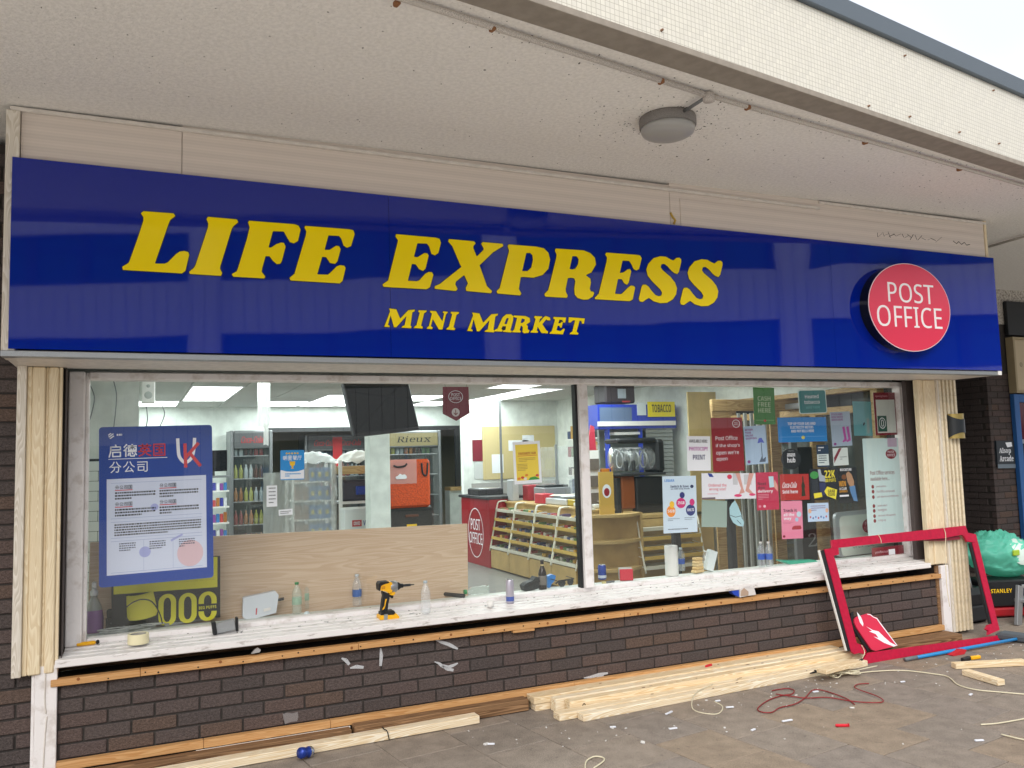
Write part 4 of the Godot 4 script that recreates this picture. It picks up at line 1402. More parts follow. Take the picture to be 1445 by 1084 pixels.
func wrapped_stock():
	# racking with stock under clear wrap
	var t = thing("storage_rack", "white metal rack of blue and yellow boxes under clear plastic wrap", "rack", Vector3(2.1, 0, -5.9))
	for p in [[-0.30, 0.0], [0.22, 0.0], [-0.30, -0.45], [0.22, -0.45]]:
		wbx("upright", Vector3(p[0] - 0.018, 0, p[1] - 0.018), Vector3(p[0] + 0.018, 1.55, p[1] + 0.018), M.white, t)
	var bl = mat("2f6fae", 0.5)
	var ye = mat("e3c62c", 0.5)
	var br = mat("8a6a58", 0.6)
	for r in 6:
		var y = 0.12 + 0.24 * r
		wbx("shelf_board", Vector3(-0.28, y - 0.02, -0.44), Vector3(0.2, y, -0.02), M.white, t)
		for i in 5:
			var x = -0.27 + 0.093 * i
			var bxn = loose(t, "stock_box", "blue box with a yellow star print under the clear wrap" if i > 1 else "plain brown box under the clear wrap", "box", "blue boxes on the wrapped rack" if i > 1 else "brown boxes on the wrapped rack", carton(Vector3(0.088, 0.17, 0.15)), bl if i > 1 else br, Transform3D(Basis(), Vector3(x + 0.044, y + 0.0005, -0.125)))
			if i > 1: wbx("star_print", Vector3(-0.02, 0.055, 0.0752), Vector3(0.02, 0.115, 0.076), ye, bxn)
	obj("plastic_wrap", drape(-0.33, 0.25, 0.0, 1.58, 0.05, 0.05, 26, 20, 3), M.film, t)
	t = thing("storage_rack", "white metal rack with an oak shelf and covered stock beside the pillar", "rack", Vector3(2.6, 0, -5.7))
	for p in [[-0.24, 0.02], [0.3, 0.02], [-0.24, -0.42], [0.3, -0.42]]:
		wbx("upright", Vector3(p[0] - 0.02, 0, p[1] - 0.02), Vector3(p[0] + 0.02, 1.58, p[1] + 0.02), M.white, t)
	wbx("shelf_board", Vector3(-0.219, 1.4, -0.42), Vector3(0.279, 1.5, 0.03), M.oak, t)
	wbx("dark_stock", Vector3(-0.2, 1.05, -0.35), Vector3(0.27, 1.32, -0.1), mat("4a4550", 0.7), t, 0.03)
	wbx("blue_packet", Vector3(-0.02, 1.13, -0.09), Vector3(0.25, 1.24, -0.03), mat("1f3f9c", 0.4), t, 0.01)
	wbx("shelf_board", Vector3(-0.219, 1.02, -0.42), Vector3(0.279, 1.05, 0.0), M.white, t)
	t = thing("plastic_cover", "crumpled white plastic sheet heaped over the stock racks", "sheet", Vector3(2.3, 1.56, -5.85))
	var st = nb(true)
	var n = FastNoiseLite.new()
	n.seed = 12
	n.frequency = 4.0
	var P = func(i, j):
		var u = i / 26.0
		var v = j / 12.0
		var h = 0.14 * pow(abs(sin(u * 2.0 * PI)), 0.8) * sin(v * PI) + 0.05 * n.get_noise_2d(u * 2.0, v * 1.5)
		return Vector3(-0.5 + 1.15 * u, h, 0.12 - 0.5 * v)
	for i in 26:
		for j in 12:
			quad(st, P.call(i, j), P.call(i + 1, j), P.call(i + 1, j + 1), P.call(i, j + 1))
	obj("sheet", st, M.plastic_sheet, t)
	t = thing("plastic_cover", "grey translucent plastic sheet hanging off the left side of the wrapped rack", "sheet", Vector3(1.62, 0.0, -5.75))
	obj("sheet", drape(-0.2, 0.15, 0.45, 1.45, 0.0, 0.06, 14, 14, 8), mat("b9bab6", 0.4, {"alpha": 0.75}), t)
	# white cartons with print
	for k in 2:
		t = thing("carton", ["creased white carton with a red and blue printed mark, upper of two by the pillar", "white carton with a red and blue printed mark, lower of two by the pillar"][k], "carton", Vector3(2.62, 0.98 - 0.5 * k - 0.3 + 0.02, -5.55))
		wbx("box", Vector3(-0.27, 0, -0.2), Vector3(0.24, 0.4 - 0.12 * (1 - k), 0.1), mat("e4e6e4", 0.7), t, 0.012)
		var y = 0.05 if k == 0 else 0.28
		wbx("red_mark", Vector3(-0.17, y, 0.1005), Vector3(-0.05, y + 0.08, 0.102), mat("c22b2b", 0.5), t)
		letters(t, "OVO", -0.15, y + 0.018, -0.07, y + 0.062, 0.1022, M.paper, "sansb", 0.0006)
		letters(t, "VIEW", -0.03, y + 0.01, 0.1, y + 0.07, 0.1005, mat("2d4f96", 0.5), "sansb", 0.0006)
	# orange delivery bag on black crates
	t = thing("delivery_bag", "square orange delivery bag with black straps and a clear plastic flap", "bag", Vector3(3.1, 0.965, -5.15))
	var om = mat("e8560f", 0.45, {"tex": M.speck, "scale": 1.0, "normal": M.bumpy, "nscale": 0.3})
	wbx("body", Vector3(-0.285, 0.0, -0.4), Vector3(0.285, 0.6, 0.0), om, t, 0.03)
	obj("plastic_flap", drape(-0.29, 0.1, 0.30, 0.6, 0.012, 0.01, 10, 8, 5), mat("f2c9c2", 0.2, {"alpha": 0.45}), t)
	var lp = nb(true)
	tube(lp, curve([Vector3(0.17, 0.55, 0.004), Vector3(0.18, 0.42, 0.02), Vector3(0.23, 0.40, 0.02), Vector3(0.25, 0.55, 0.004)]), 0.012, 6)
	obj("strap", lp, M.black, t)
	lp = nb(true)
	tube(lp, curve([Vector3(-0.2, 0.53, 0.03), Vector3(-0.15, 0.51, 0.03), Vector3(-0.06, 0.52, 0.03), Vector3(-0.03, 0.55, 0.03)]), 0.012, 6)
	obj("handle", lp, M.dark, t)
	st = nb()
	prism(st, rounded(v2([-17, 36, -4, 36, -3, 39, -6, 42, -9, 41, -12, 43, -15, 40, -18, 39]), 0.8), 0.027, 0.0278, Transform3D(Basis().scaled(Vector3(0.01, 0.01, 1)), Vector3.ZERO))
	obj("white_emblem", st, M.paper, t)
	t = thing("crate", "black plastic crate under the orange delivery bag", "crate", Vector3(3.1, 0.0, -5.2))
	wbx("body", Vector3(-0.32, 0, -0.4), Vector3(0.3, 0.72, 0.02), M.black, t, 0.01)
	wbx("lid", Vector3(-0.33, 0.72, -0.42), Vector3(0.31, 0.964, 0.03), mat("22211f", 0.5), t, 0.015)
	wbx("latch", Vector3(-0.05, 0.85, 0.0305), Vector3(0.12, 0.88, 0.05), mat("5d3420", 0.5), t, 0.004)
	wbx("yellow_label", Vector3(-0.03, 0.735, 0.0305), Vector3(0.1, 0.76, 0.033), M.yellow, t)

func gondola(label, at, turn, w, h, levels, full, group = ""):       # wire-framed sweet rack, own x along its face, z towards the shopper
	var t = thing("display_rack", label, "rack", at, turn, group)
	for s in [-1, 1]:
		var st = nb(true)
		tube(st, curve([Vector3(s * w / 2, 0.25, 0.26), Vector3(s * w / 2, h * 0.6, 0.19), Vector3(s * w / 2, h - 0.05, 0.13), Vector3(s * w / 2, h, 0.08), Vector3(s * w / 2, h, -0.02)], 4), 0.011, 6)
		obj("side_tube", st, M.cream_metal, t)
		for k in levels:
			st = nb(true)
			var y = 0.3 + (h - 0.42) * k / (levels - 1)
			tube(st, [Vector3(s * w / 2, y + 0.03, 0.0), Vector3(s * w / 2, y + 0.01, 0.25 - 0.11 * k / (levels - 1))], 0.005, 5)
			obj("side_wire", st, M.cream_metal, t)
	wbx("back_panel", Vector3(-w / 2 + 0.012, 0.25, -0.03), Vector3(w / 2 - 0.012, h - 0.02, -0.015), M.oak_pale, t)
	for k in levels:
		var y = 0.3 + (h - 0.42) * k / (levels - 1)
		var dep = 0.25 - 0.1 * k / (levels - 1)
		var b = Basis(Vector3.RIGHT, 0.12)
		bx("shelf", Vector3(0, y, dep * 0.5), Vector3(w - 0.03, 0.008, dep), M.cream_metal, t, 0.0, b)
		bx("price_rail", Vector3(0, y + 0.004, dep + 0.008), Vector3(w - 0.02, 0.04, 0.008), M.rail_yellow if (k + int(w * 100)) % 4 != 2 else M.cream_metal, t, 0.0, b)
		if full:
			for i in 7:
				if rnd(0, 1) < 0.8:
					loose(t, "sweet_packet", "small sweet packet on the " + label.replace("cream wire sweet rack", "rack"), "packet", "sweets on the " + label.replace("cream wire sweet rack", "rack"), carton(Vector3(snapped(rnd(0.05, 0.075), 0.01), snapped(rnd(0.02, 0.045), 0.01), 0.1)), M.packets[rng.randi() % M.packets.size()], Transform3D(Basis(Vector3.UP, rnd(-0.3, 0.3)), Vector3(lerp(-w / 2 + 0.06, w / 2 - 0.06, i / 6.0), y + 0.006, dep * 0.45)))
	return t

func post_office_counter():
	M.cream_metal = mat("dcd9c8", 0.4)
	M.oak_pale = mat("bfa066", 0.5, {"tex": M.soft, "scale": 0.5})
	M.rail_yellow = mat("d3b056", 0.45)
	M.packets = [mat("9c2f2c", 0.4), mat("4a3a5a", 0.4), mat("5a7a4a", 0.4), mat("8a5a38", 0.4), mat("b9b4ac", 0.4), mat("3c4f78", 0.4), mat("c9a04a", 0.4)]
	var X = 4.56
	var t = thing("service_counter", "dark red counter front lettered POST OFFICE in a white oval", "counter", Vector3(X, 0, -6.64), -PI / 2)
	wbx("panel", Vector3(-0.56, 0, -0.35), Vector3(0.56, 0.96, 0.0), M.po_red, t, 0.004)
	wbx("top", Vector3(-0.6, 0.961, -0.6), Vector3(0.57, 1.0, 0.03), M.dark, t, 0.004)
	var st = nb()
	var ov = oval(0.30, 0.36, 40)
	for i in ov.size():
		var a = ov[i]
		var b = ov[(i + 1) % ov.size()]
		quad(st, Vector3(a.x, a.y, 0), Vector3(b.x, b.y, 0), Vector3(b.x * 0.955, b.y * 0.965, 0), Vector3(a.x * 0.955, a.y * 0.965, 0))
	obj("oval_line", st, M.paper, t, Vector3(0.02, 0.46, 0.003))
	letters(t, "POST", -0.17, 0.5, 0.2, 0.66, 0.001, M.paper, "sans", 0.002)
	letters(t, "OFFICE", -0.24, 0.3, 0.27, 0.46, 0.001, M.paper, "sans", 0.002)
	# low cabinets with sweet racks before them
	t = thing("counter_cabinet", "pale oak counter cabinet with stacks of papers behind the sweet racks", "counter", Vector3(X + 0.26, 0, -4.8), -PI / 2)
	wbx("carcass", Vector3(-1.27, 0, -0.6), Vector3(1.27, 0.9, 0.0), M.oak_pale, t, 0.003)
	wbx("worktop", Vector3(-1.28, 0.901, -0.65), Vector3(1.28, 0.93, 0.02), M.oak_pale, t, 0.004)
	for i in 4:
		wbx("door", Vector3(-1.26 + 0.63 * i, 0.02, 0.0005), Vector3(-0.64 + 0.63 * i, 0.27, 0.26), M.oak_pale, t, 0.003)
	var names = ["cream wire sweet rack next to the red counter front", "cream wire sweet rack second from the red counter front", "cream wire sweet rack third from the red counter front", "cream wire sweet rack nearest the window bar along the counter"]
	for i in 4:
		gondola(names[i], Vector3(X + 0.25, 0.0, -5.76 + 0.64 * i), -PI / 2, 0.62, 0.93, 5, true, "sweet racks along the counter")
	# clutter on the worktop
	var bits = [["paper_stack", "untidy stack of papers on the counter near the window bar", "papers", Vector3(5.05, 0.931, -3.9), Vector3(0.35, 0.05, 0.5), "d7d8d4"], ["paper_stack", "low heap of magazines on the middle of the counter", "papers", Vector3(5.1, 0.931, -4.7), Vector3(0.4, 0.08, 0.6), "c4c6c8"], ["carton", "small red carton on the post office counter", "carton", Vector3(4.95, 0.931, -5.1), Vector3(0.16, 0.13, 0.28), "c23a44"], ["leaflet_holder", "grey metal leaflet holder at the end of the red counter", "holder", Vector3(4.9, 0.931, -6.0), Vector3(0.1, 0.3, 0.2), "a9abac"], ["scales", "black weighing scales on the red counter", "scales", Vector3(4.8, 1.001, -6.8), Vector3(0.4, 0.09, 0.45), "1c1d1f"], ["carton", "red and white carton standing behind the red counter", "carton", Vector3(5.15, 0.931, -5.9), Vector3(0.2, 0.22, 0.2), "a53540"], ["printer", "grey printer with a black top on the counter", "printer", Vector3(5.2, 0.931, -5.35), Vector3(0.4, 0.2, 0.35), "8a8c90"], ["tape_roll_box", "mustard yellow box among papers on the counter", "box", Vector3(5.0, 0.931, -4.35), Vector3(0.14, 0.08, 0.2), "b8a23a"]]
	for b in bits:
		t = thing(b[0], b[1], b[2], b[3])
		wbx("body", Vector3(-b[4].x / 2, 0, -b[4].z / 2), Vector3(b[4].x / 2, b[4].y, b[4].z / 2), mat(b[5], 0.5), t, 0.01)
		if b[2] == "papers":
			for k in 6:
				bx("sheet", Vector3(rnd(-0.06, 0.06), b[4].y + 0.004 + 0.006 * k, rnd(-0.12, 0.12)), Vector3(0.21, 0.004, 0.297), mat(["e8e8e6", "cdd3da", "d9d2c6"][k % 3], 0.7), t, 0.0, Basis.from_euler(Vector3(0, rnd(-1, 1), rnd(-0.04, 0.04))))
		elif b[2] == "scales":
			wbx("pan", Vector3(-0.18, 0.09, -0.2), Vector3(0.18, 0.1, 0.2), M.steel, t, 0.003)
		elif b[2] == "printer":
			wbx("lid", Vector3(-0.18, 0.2, -0.16), Vector3(0.18, 0.23, 0.14), M.black, t, 0.008)
	# small goods crowding the counter and the shelves behind it
	var tones = ["a9b2ba", "5a4a44", "8a2c34", "3c4a6a", "c9c2b4", "6a7a5a", "b08a4a", "2c3036", "d2d6d8", "7a3a50"]
	M.tones = []
	for c in tones: M.tones.append(mat(c, 0.5))
	for i in 22:
		t = thing("counter_packet", "small packet or box among the goods standing on the post office counter", "packet", Vector3(rnd(4.95, 5.45), 0.9305, -3.75 - i * 0.102), rnd(-0.4, 0.4), "packets on the post office counter")
		var h = rnd(0.06, 0.2)
		wbx("box", Vector3(-0.04, 0.0, -0.04), Vector3(0.04, h, 0.04), M.tones[i % 10], t, 0.004)
		wbx("print_band", Vector3(-0.0405, h * 0.4, -0.03), Vector3(-0.0402, h * 0.75, 0.03), M.tones[(i + 4) % 10], t)
	t = thing("wall_shelf", "white wall shelving full of mixed packets behind the counter", "shelf", Vector3(6.3, 0.95, -5.6))
	for r in 4:
		wbx("shelf_board", Vector3(-0.12, 0.28 * r, -1.2), Vector3(0.1, 0.28 * r + 0.015, 1.0), M.white, t)
		for i in 12:
			loose(t, "shelf_packet", "mixed packet on the white wall shelving behind the counter", "packet", "packets on the wall shelving", carton(Vector3(0.08, snapped(rnd(0.1, 0.22), 0.02), 0.09)), M.tones[(i * 3 + r) % 10], Transform3D(Basis(), Vector3(-0.06, 0.28 * r + 0.0155, -1.1 + 0.107 * i)))
	# clear screens above the counter
	t = thing("counter_screen", "clear plastic counter screen with a white frame edge", "screen", Vector3(5.3, 0.931, -5.2))
	wbx("pane", Vector3(0, 0.0, -1.0), Vector3(0.006, 0.75, 1.0), M.clear, t)
	for z in [-1.0, -0.2, 0.6]:
		wbx("edge_post", Vector3(-0.01, 0, z - 0.015), Vector3(0.016, 0.78, z + 0.015), M.alu, t)
	# boards and sheets on the wall behind the counter
	t = thing("notice_board", "large pale buff notice board on the wall behind the counter", "board", Vector3(5.6, 1.2, -7.48))
	wbx("board", Vector3(-0.55, 0.0, -0.01), Vector3(0.75, 0.85, 0.01), mat("cdbb88", 0.7), t, 0.004)
	for s in [[-0.1, 0.45, 0.25, 0.62], [0.15, 0.15, 0.36, 0.7], [-0.4, 0.1, -0.2, 0.4]]:
		wbx("notice", Vector3(s[0], s[1], 0.0105), Vector3(s[2], s[3], 0.013), M.paper, t)
	t = thing("wall_panel", "grey felt panel below the notice board", "panel", Vector3(5.6, 0.6, -7.48))
	wbx("panel", Vector3(-0.75, 0.0, -0.01), Vector3(0.8, 0.55, 0.008), mat("a9a7a3", 0.9), t)
	t = thing("wall_notice", "small dark red notice on the white wall left of the notice board", "notice", Vector3(4.98, 1.5, -7.49))
	wbx("card", Vector3(-0.1, 0, -0.005), Vector3(0.12, 0.34, 0.004), M.maroon, t)
	wbx("sheet", Vector3(-0.08, -0.28, -0.005), Vector3(0.12, -0.01, 0.003), mat("c9ccca", 0.8), t)
	t = thing("support_post", "thin grey steel post between counter and shop ceiling", "post", Vector3(px(706, 600, 5.0).x, 0.931, px(706, 600, 5.0).z))
	wbx("shaft", Vector3(-0.014, 0.03, -0.014), Vector3(0.014, CEIL - 0.931, 0.014), M.grey_metal, t)
	wbx("base", Vector3(-0.03, 0, -0.03), Vector3(0.03, 0.0299, 0.03), M.grey_metal, t)
	# stand with red top by the window bar
	t = thing("leaflet_stand", "white leaflet stand with a red header and an orange side", "stand", Vector3(4.92, 0.931, -3.72))
	wbx("back", Vector3(-0.09, 0, -0.02), Vector3(0.09, 0.68, 0.0), M.white, t)
	for k in 3:
		wbx("pocket", Vector3(-0.08, 0.05 + 0.2 * k, 0.001), Vector3(0.08, 0.18 + 0.2 * k, 0.03), mat("6a6058", 0.6), t)
	st = nb()
	prism(st, v2([-0.06, 0.681, 0.06, 0.681, 0.045, 0.96, 0.0, 0.98]), -0.02, 0.0)
	obj("header", st, mat("c43a50", 0.4), t)
	wbx("orange_stand", Vector3(0.1, 0, 0.0), Vector3(0.2, 0.46, 0.06), mat("c8761c", 0.5), t, 0.004)
	t = thing("cardboard_stand", "buff card counter stand with a red strawberry-like picture disc", "stand", Vector3(4.65, 0.911, -3.0))
	wbx("card", Vector3(-0.06, 0, -0.02), Vector3(0.12, 0.46, 0.0), mat("cfa851", 0.6), t)
	st = nb()
	prism(st, oval(0.055, 0.075, 20, Vector2(0.03, 0.25)), 0.0002, 0.001)
	obj("disc", st, M.paper, t)
	st = nb()
	prism(st, oval(0.035, 0.045, 16, Vector2(0.03, 0.24)), 0.0012, 0.002)
	obj("red_spot", st, mat("9c1a2a", 0.5), t)

func hanging_things():
	# television on a ceiling bracket
	var t = thing("television", "black flat television hung tilted from the shop ceiling", "television", Vector3(1.9, 1.8, -2.0))
	var a = pz(484, 541, -2.0)
	var b = pz(577, 534, -2.12)
	var c = pz(587, 609, -2.0)
	var d = pz(496, 615, -1.88)
	var o = -t.position
	var ex = (b - a).normalized()
	var ey = ((a - d).normalized() + (b - c).normalized()).normalized()
	var ez = ex.cross(ey).normalized()
	ey = ez.cross(ex)
	var mid = (a + b + c + d) * 0.25
	var w = ((b - a).length() + (c - d).length()) * 0.5
	var h = ((a - d).length() + (b - c).length()) * 0.5
	bx("body", mid + o, Vector3(w, h, 0.05), M.black, t, 0.008, Basis(ex, ey, ez))
	bx("screen", mid + o + ez * 0.026, Vector3(w - 0.03, h - 0.05, 0.002), mat("0b1416", 0.06), t, 0.0, Basis(ex, ey, ez))
	wbx("bracket", Vector3(mid.x - 0.03, mid.y - 0.05, mid.z - 0.12) + o, Vector3(mid.x + 0.03, CEIL, mid.z - 0.06) + o, M.grey_metal, t)
	# hanging post office sign
	t = thing("hanging_sign", "maroon hanging sign with POST OFFICE oval and down arrow", "sign", pz(643, 593, -1.3))
	o = -t.position
	var p = PackedVector2Array()
	for q in [[625, 546], [661, 546], [663, 583], [644, 594], [625, 584]]:
		var wv = pz(q[0], q[1], -1.3)
		p.append(Vector2(wv.x + o.x, wv.y + o.y))
	var st = nb()
	prism(st, p, -0.006, 0.0)
	obj("board", st, M.maroon, t)
	var e = pz(643, 560, -1.3) + o
	st = nb()
	var ov = oval(0.062, 0.05, 30)
	for i in ov.size():
		var u = ov[i]
		var v = ov[(i + 1) % ov.size()]
		quad(st, e + Vector3(u.x, u.y, 0.001), e + Vector3(v.x, v.y, 0.001), e + Vector3(v.x * 0.93, v.y * 0.93, 0.001), e + Vector3(u.x * 0.93, u.y * 0.93, 0.001))
	obj("oval_line", st, M.paper, t)
	letters(t, "POST", e.x - 0.035, e.y + 0.004, e.x + 0.035, e.y + 0.028, 0.0005, M.paper, "sans", 0.0006)
	letters(t, "OFFICE", e.x - 0.048, e.y - 0.026, e.x + 0.048, e.y - 0.002, 0.0005, M.paper, "sans", 0.0006)
	e = pz(643, 582, -1.3) + o
	st = nb()
	prism(st, oval(0.034, 0.034, 24, Vector2(e.x, e.y)), 0.0, 0.001)
	obj("arrow_disc", st, mat("d9cfd0", 0.5), t)
	strokes(t, [[5, 9, 5, 1], [2, 4, 5, 1, 8, 4]], e.x - 0.025, e.y - 0.025, 0.05, 0.0012, M.maroon, 0.13, "arrow")
	for k in [628, 658]:
		var q = pz(k, 546, -1.3) + o
		st = nb()
		tube(st, [q, Vector3(q.x, CEIL + o.y, q.z)], 0.0015, 4)
		obj("wire", st, M.dark, t)
	# plastic strip hanging from the ceiling
	t = thing("plastic_strip", "torn white plastic sheet hanging from the shop ceiling", "sheet", pz(370, 625, -2.0))
	o = -t.position
	var q0 = pz(363, 528, -2.0) + o
	var q1 = pz(376, 628, -2.0) + o
	obj("sheet", drape(q0.x, q0.x + 0.1, q1.y + 0.15, q0.y + 0.1, 0.0, 0.025, 10, 16, 21), M.plastic_sheet, t)
	obj("tail", drape(q0.x + 0.045, q0.x + 0.085, q1.y, q1.y + 0.17, 0.012, 0.015, 5, 10, 22), M.plastic_sheet, t)
	# loudspeaker
	t = thing("loudspeaker", "small white loudspeaker hung by the ceiling beside the tiled wall", "speaker", pz(209, 569, -2.4))
	var sc = 0.185
	wbx("cabinet", Vector3(-0.052, 0, -0.09), Vector3(0.052, sc, 0.0), M.white, t, 0.008)
	st = nb(true)
	lathe(st, v2([0.0, 0.002, 0.026, 0.002, 0.03, 0.0005]), 18, Transform3D(Basis(Vector3.RIGHT, PI / 2), Vector3(0, 0.065, 0.0)))
	obj("cone", st, mat("b4b8b4", 0.6), t)
	st = nb(true)
	lathe(st, v2([0.0, 0.002, 0.012, 0.002, 0.014, 0.0005]), 14, Transform3D(Basis(Vector3.RIGHT, PI / 2), Vector3(0, 0.14, 0.0)))
	obj("tweeter", st, mat("b4b8b4", 0.6), t)
	wbx("bracket", Vector3(-0.01, sc, -0.06), Vector3(0.01, CEIL - t.position.y, -0.04), M.grey_metal, t)
	# loose cables on the stub wall
	for k in [[[126, 541], [133, 560], [130, 580], [124, 600]], [[158, 530], [164, 555], [163, 580], [160, 606]], [[206, 572], [208, 590], [205, 608]], [[228, 571], [232, 585], [225, 603]]]:
		t = thing("cable", ["thin grey cable hanging down the white stub wall at its left edge", "thin grey cable hanging down the middle of the white stub wall", "thin cable hanging below the loudspeaker", "looped cable hanging right of the loudspeaker"][[126, 158, 206, 228].find(k[0][0])], "cable", pz(k[-1][0], k[-1][1], -2.095))
		var pts = []
		for q in k: pts.append(pz(q[0], q[1], -2.095) - t.position)
		st = nb(true)
		tube(st, curve(pts), 0.004, 5)
		obj("cable", st, M.grey_metal, t)
	# camera dome
	t = thing("camera_dome", "small black security camera dome on the shop ceiling", "camera", Vector3(3.3, CEIL, -2.7))
	st = nb(true)
	lathe(st, v2([0.0, -0.001, 0.05, -0.001, 0.05, -0.02, 0.04, -0.045, 0.02, -0.06, 0.0, -0.062]), 20)
	obj("dome", st, M.black_gloss, t)

func right_side():
	# tobacco gantry
	var t = thing("tobacco_gantry", "blue framed tobacco gantry with a yellow header and shutter", "gantry", Vector3(5.9, 0, -4))
	var bl = mat("1e3aa8", 0.4)
	var o = -t.position
	var Z0 = -3.95
	var box_px = func(called, a, b, z0, z1, m, bev = 0.0):
		var A = pz(a[0], a[1], z1)
		var B = pz(b[0], b[1], z1)
		return wbx(called, Vector3(A.x, A.y, z0) + o, Vector3(B.x, B.y, z1) + o, m, t, bev)
	box_px.call("header_box", [843, 571], [955, 604], -4.35, -3.95, bl, 0.004)
	box_px.call("header_glass", [846, 575], [892, 594], -3.949, -3.944, mat("5c6f8e", 0.15))
	box_px.call("white_rail", [844, 595], [954, 600], -3.949, -3.93, M.white)
	box_px.call("clock_panel", [899, 568], [912, 586], -3.949, -3.94, mat("c9d2d6", 0.3))
	var yl = box_px.call("yellow_header", [914, 567], [953, 588], -3.949, -3.938, mat("e6d21c", 0.4))
	letters(t, "TOBACCO", pz(920, 577, -3.938).x + o.x, pz(920, 582, -3.938).y + o.y, pz(947, 577, -3.938).x + o.x, pz(947, 571, -3.938).y + o.y, -3.938 + o.z, M.print_black, "sansb", 0.001)
	box_px.call("post", [860, 604], [863, 722], -4.05, -3.95, bl)
	box_px.call("post", [906, 600], [911, 722], -4.05, -3.95, bl)
	box_px.call("shelf_board", [867, 610], [906, 613], -4.25, -4, M.white)
	box_px.call("shelf_board", [867, 632], [906, 634], -4.25, -4, M.white)
	box_px.call("back_panel", [845, 604], [955, 730], -4.4, -4.35, mat("8d948f", 0.7))
	var A = pz(912, 600, -3.97)
	var B = pz(955, 722, -3.97)
	for k in 22:
		var y = lerp(B.y, A.y, k / 22.0)
		wbx("shutter_slat", Vector3(A.x, y, -4) + o, Vector3(B.x, y + (A.y - B.y) / 22.0 * 0.9, -3.98) + o, M.alu, t, 0.004)
	t = thing("carton", "black and red carton on top of the tobacco gantry", "carton", pz(878, 569, -4.05))
	wbx("box", Vector3(-0.24, 0, -0.3), Vector3(0.2, 0.24, 0.0), mat("2b2326", 0.5), t, 0.02)
	wbx("picture", Vector3(-0.06, 0.06, 0.0005), Vector3(0.06, 0.18, 0.002), mat("9aa3a8", 0.4), t)
	wbx("red_flash", Vector3(0.0, 0.01, 0.0005), Vector3(0.12, 0.03, 0.002), mat("b0383c", 0.4), t)
	# slush machine
	t = thing("drinks_machine", "black slush drinks machine with clear barrels and augers", "machine", Vector3(5.35, 0.86, -3.42))
	wbx("base", Vector3(-0.02, 0, -0.35), Vector3(0.36, 0.42, 0.0), M.black, t, 0.015)
	wbx("orange_side", Vector3(-0.2, 0.06, -0.3), Vector3(-0.021, 0.44, -0.03), mat("8a4a22", 0.4), t, 0.01)
	wbx("left_frame", Vector3(-0.26, 0, -0.3), Vector3(-0.201, 0.42, -0.05), M.dark, t, 0.008)
	wbx("drip_tray", Vector3(-0.26, 0.44, -0.34), Vector3(0.38, 0.47, 0.03), M.dark, t, 0.006)
	wbx("right_head", Vector3(0.27, 0.47, -0.3), Vector3(0.39, 0.86, 0.02), M.black, t, 0.03)
	wbx("lid", Vector3(-0.26, 0.82, -0.3), Vector3(0.28, 0.88, 0.02), M.black, t, 0.02)
	var st = nb(true)
	lathe(st, v2([0.0, 0.0, 0.13, 0.0, 0.14, 0.02, 0.14, 0.5, 0.0, 0.5]), 20, Transform3D(Basis(Vector3.BACK, PI / 2), Vector3(0.26, 0.64, -0.13)))
	obj("barrel", st, M.clear, t)
	for k in 4:
		st = nb(true)
		var pts = []
		for i in 13: pts.append(Vector3(-0.2 + 0.11 * k + 0.008 * i, 0.64 + 0.11 * cos(i * 0.52), -0.13 + 0.11 * sin(i * 0.52)))
		tube(st, pts, 0.012, 6)
		obj("auger", st, M.alu, t)
	for k in 2:
		wbx("tap", Vector3(-0.2 + 0.1 * k, 0.5, 0.03), Vector3(-0.16 + 0.1 * k, 0.62, 0.07), M.dark, t, 0.01)
	# curved end unit
	t = thing("curved_shelf", "pale oak curved open corner shelf unit at the end of the counter", "shelf", Vector3(4.47, 0, -3.05))
	var arc = PackedVector2Array([Vector2(0, 0.0)])
	for k in 9: arc.append(Vector2(0.62 * k / 8.0, 0.06 + 0.13 * sin(PI * k / 8.0)))
	arc.append(Vector2(0.62, 0.0))
	for y in [0.04, 0.3, 0.6, 0.88]:
		st = nb()
		prism(st, arc, y, y + 0.03, Transform3D(Basis(Vector3.RIGHT, Vector3.BACK, Vector3.UP), Vector3.ZERO))
		obj("shelf_board", st, M.oak_pale, t)
	wbx("back_panel", Vector3(0, 0, -0.03), Vector3(0.62, 0.9, -0.001), M.oak_pale, t)
	wbx("side_panel", Vector3(0.621, 0, -0.3), Vector3(0.65, 0.91, 0.06), M.oak_pale, t)
	t = thing("counter_end", "pale oak sales counter under the slush machine", "counter", Vector3(5.6, 0, -3.42))
	wbx("carcass", Vector3(-0.49, 0, -0.6), Vector3(0.65, 0.82, 0.2), M.oak_pale, t)
	wbx("worktop", Vector3(-0.5, 0.82, -0.62), Vector3(0.66, 0.86, 0.22), M.oak_pale, t, 0.004)
	gondola("cream wire sweet rack, empty, facing the window under the slush machine", Vector3(5.5, 0.0, -3.18), 0.0, 0.82, 0.83, 5, false)
	# leaning wooden boards by the right wall
	t = thing("wood_panel", "tall bare buff board standing beside the tobacco gantry", "board", Vector3(6.1, 0, -3.2))
	wbx("board", Vector3(-0.15, 0.82, -0.02), Vector3(0.26, 2.27, 0.0), mat("c9b27c", 0.6, {"tex": M.soft, "scale": 0.4}), t)
	# entrance door frame in the right-hand wall
	t = thing("entrance_door", "oak framed glass entrance door seen from inside the shop", "door", Vector3(6.4, 0, -1.9))
	for z in [-1.1, -0.45, 0.28, 1.08]:
		wbx("frame_post", Vector3(-0.06, 0, z - 0.04), Vector3(0.06, 2.1, z + 0.04), M.oak, t, 0.004)
	wbx("frame_head", Vector3(-0.06, 2.101, -1.14), Vector3(0.06, 2.149, 1.12), M.oak, t, 0.004)
	wbx("transom", Vector3(-0.055, 1.9, -1.05), Vector3(0.055, 1.97, 1.03), M.oak, t, 0.004)
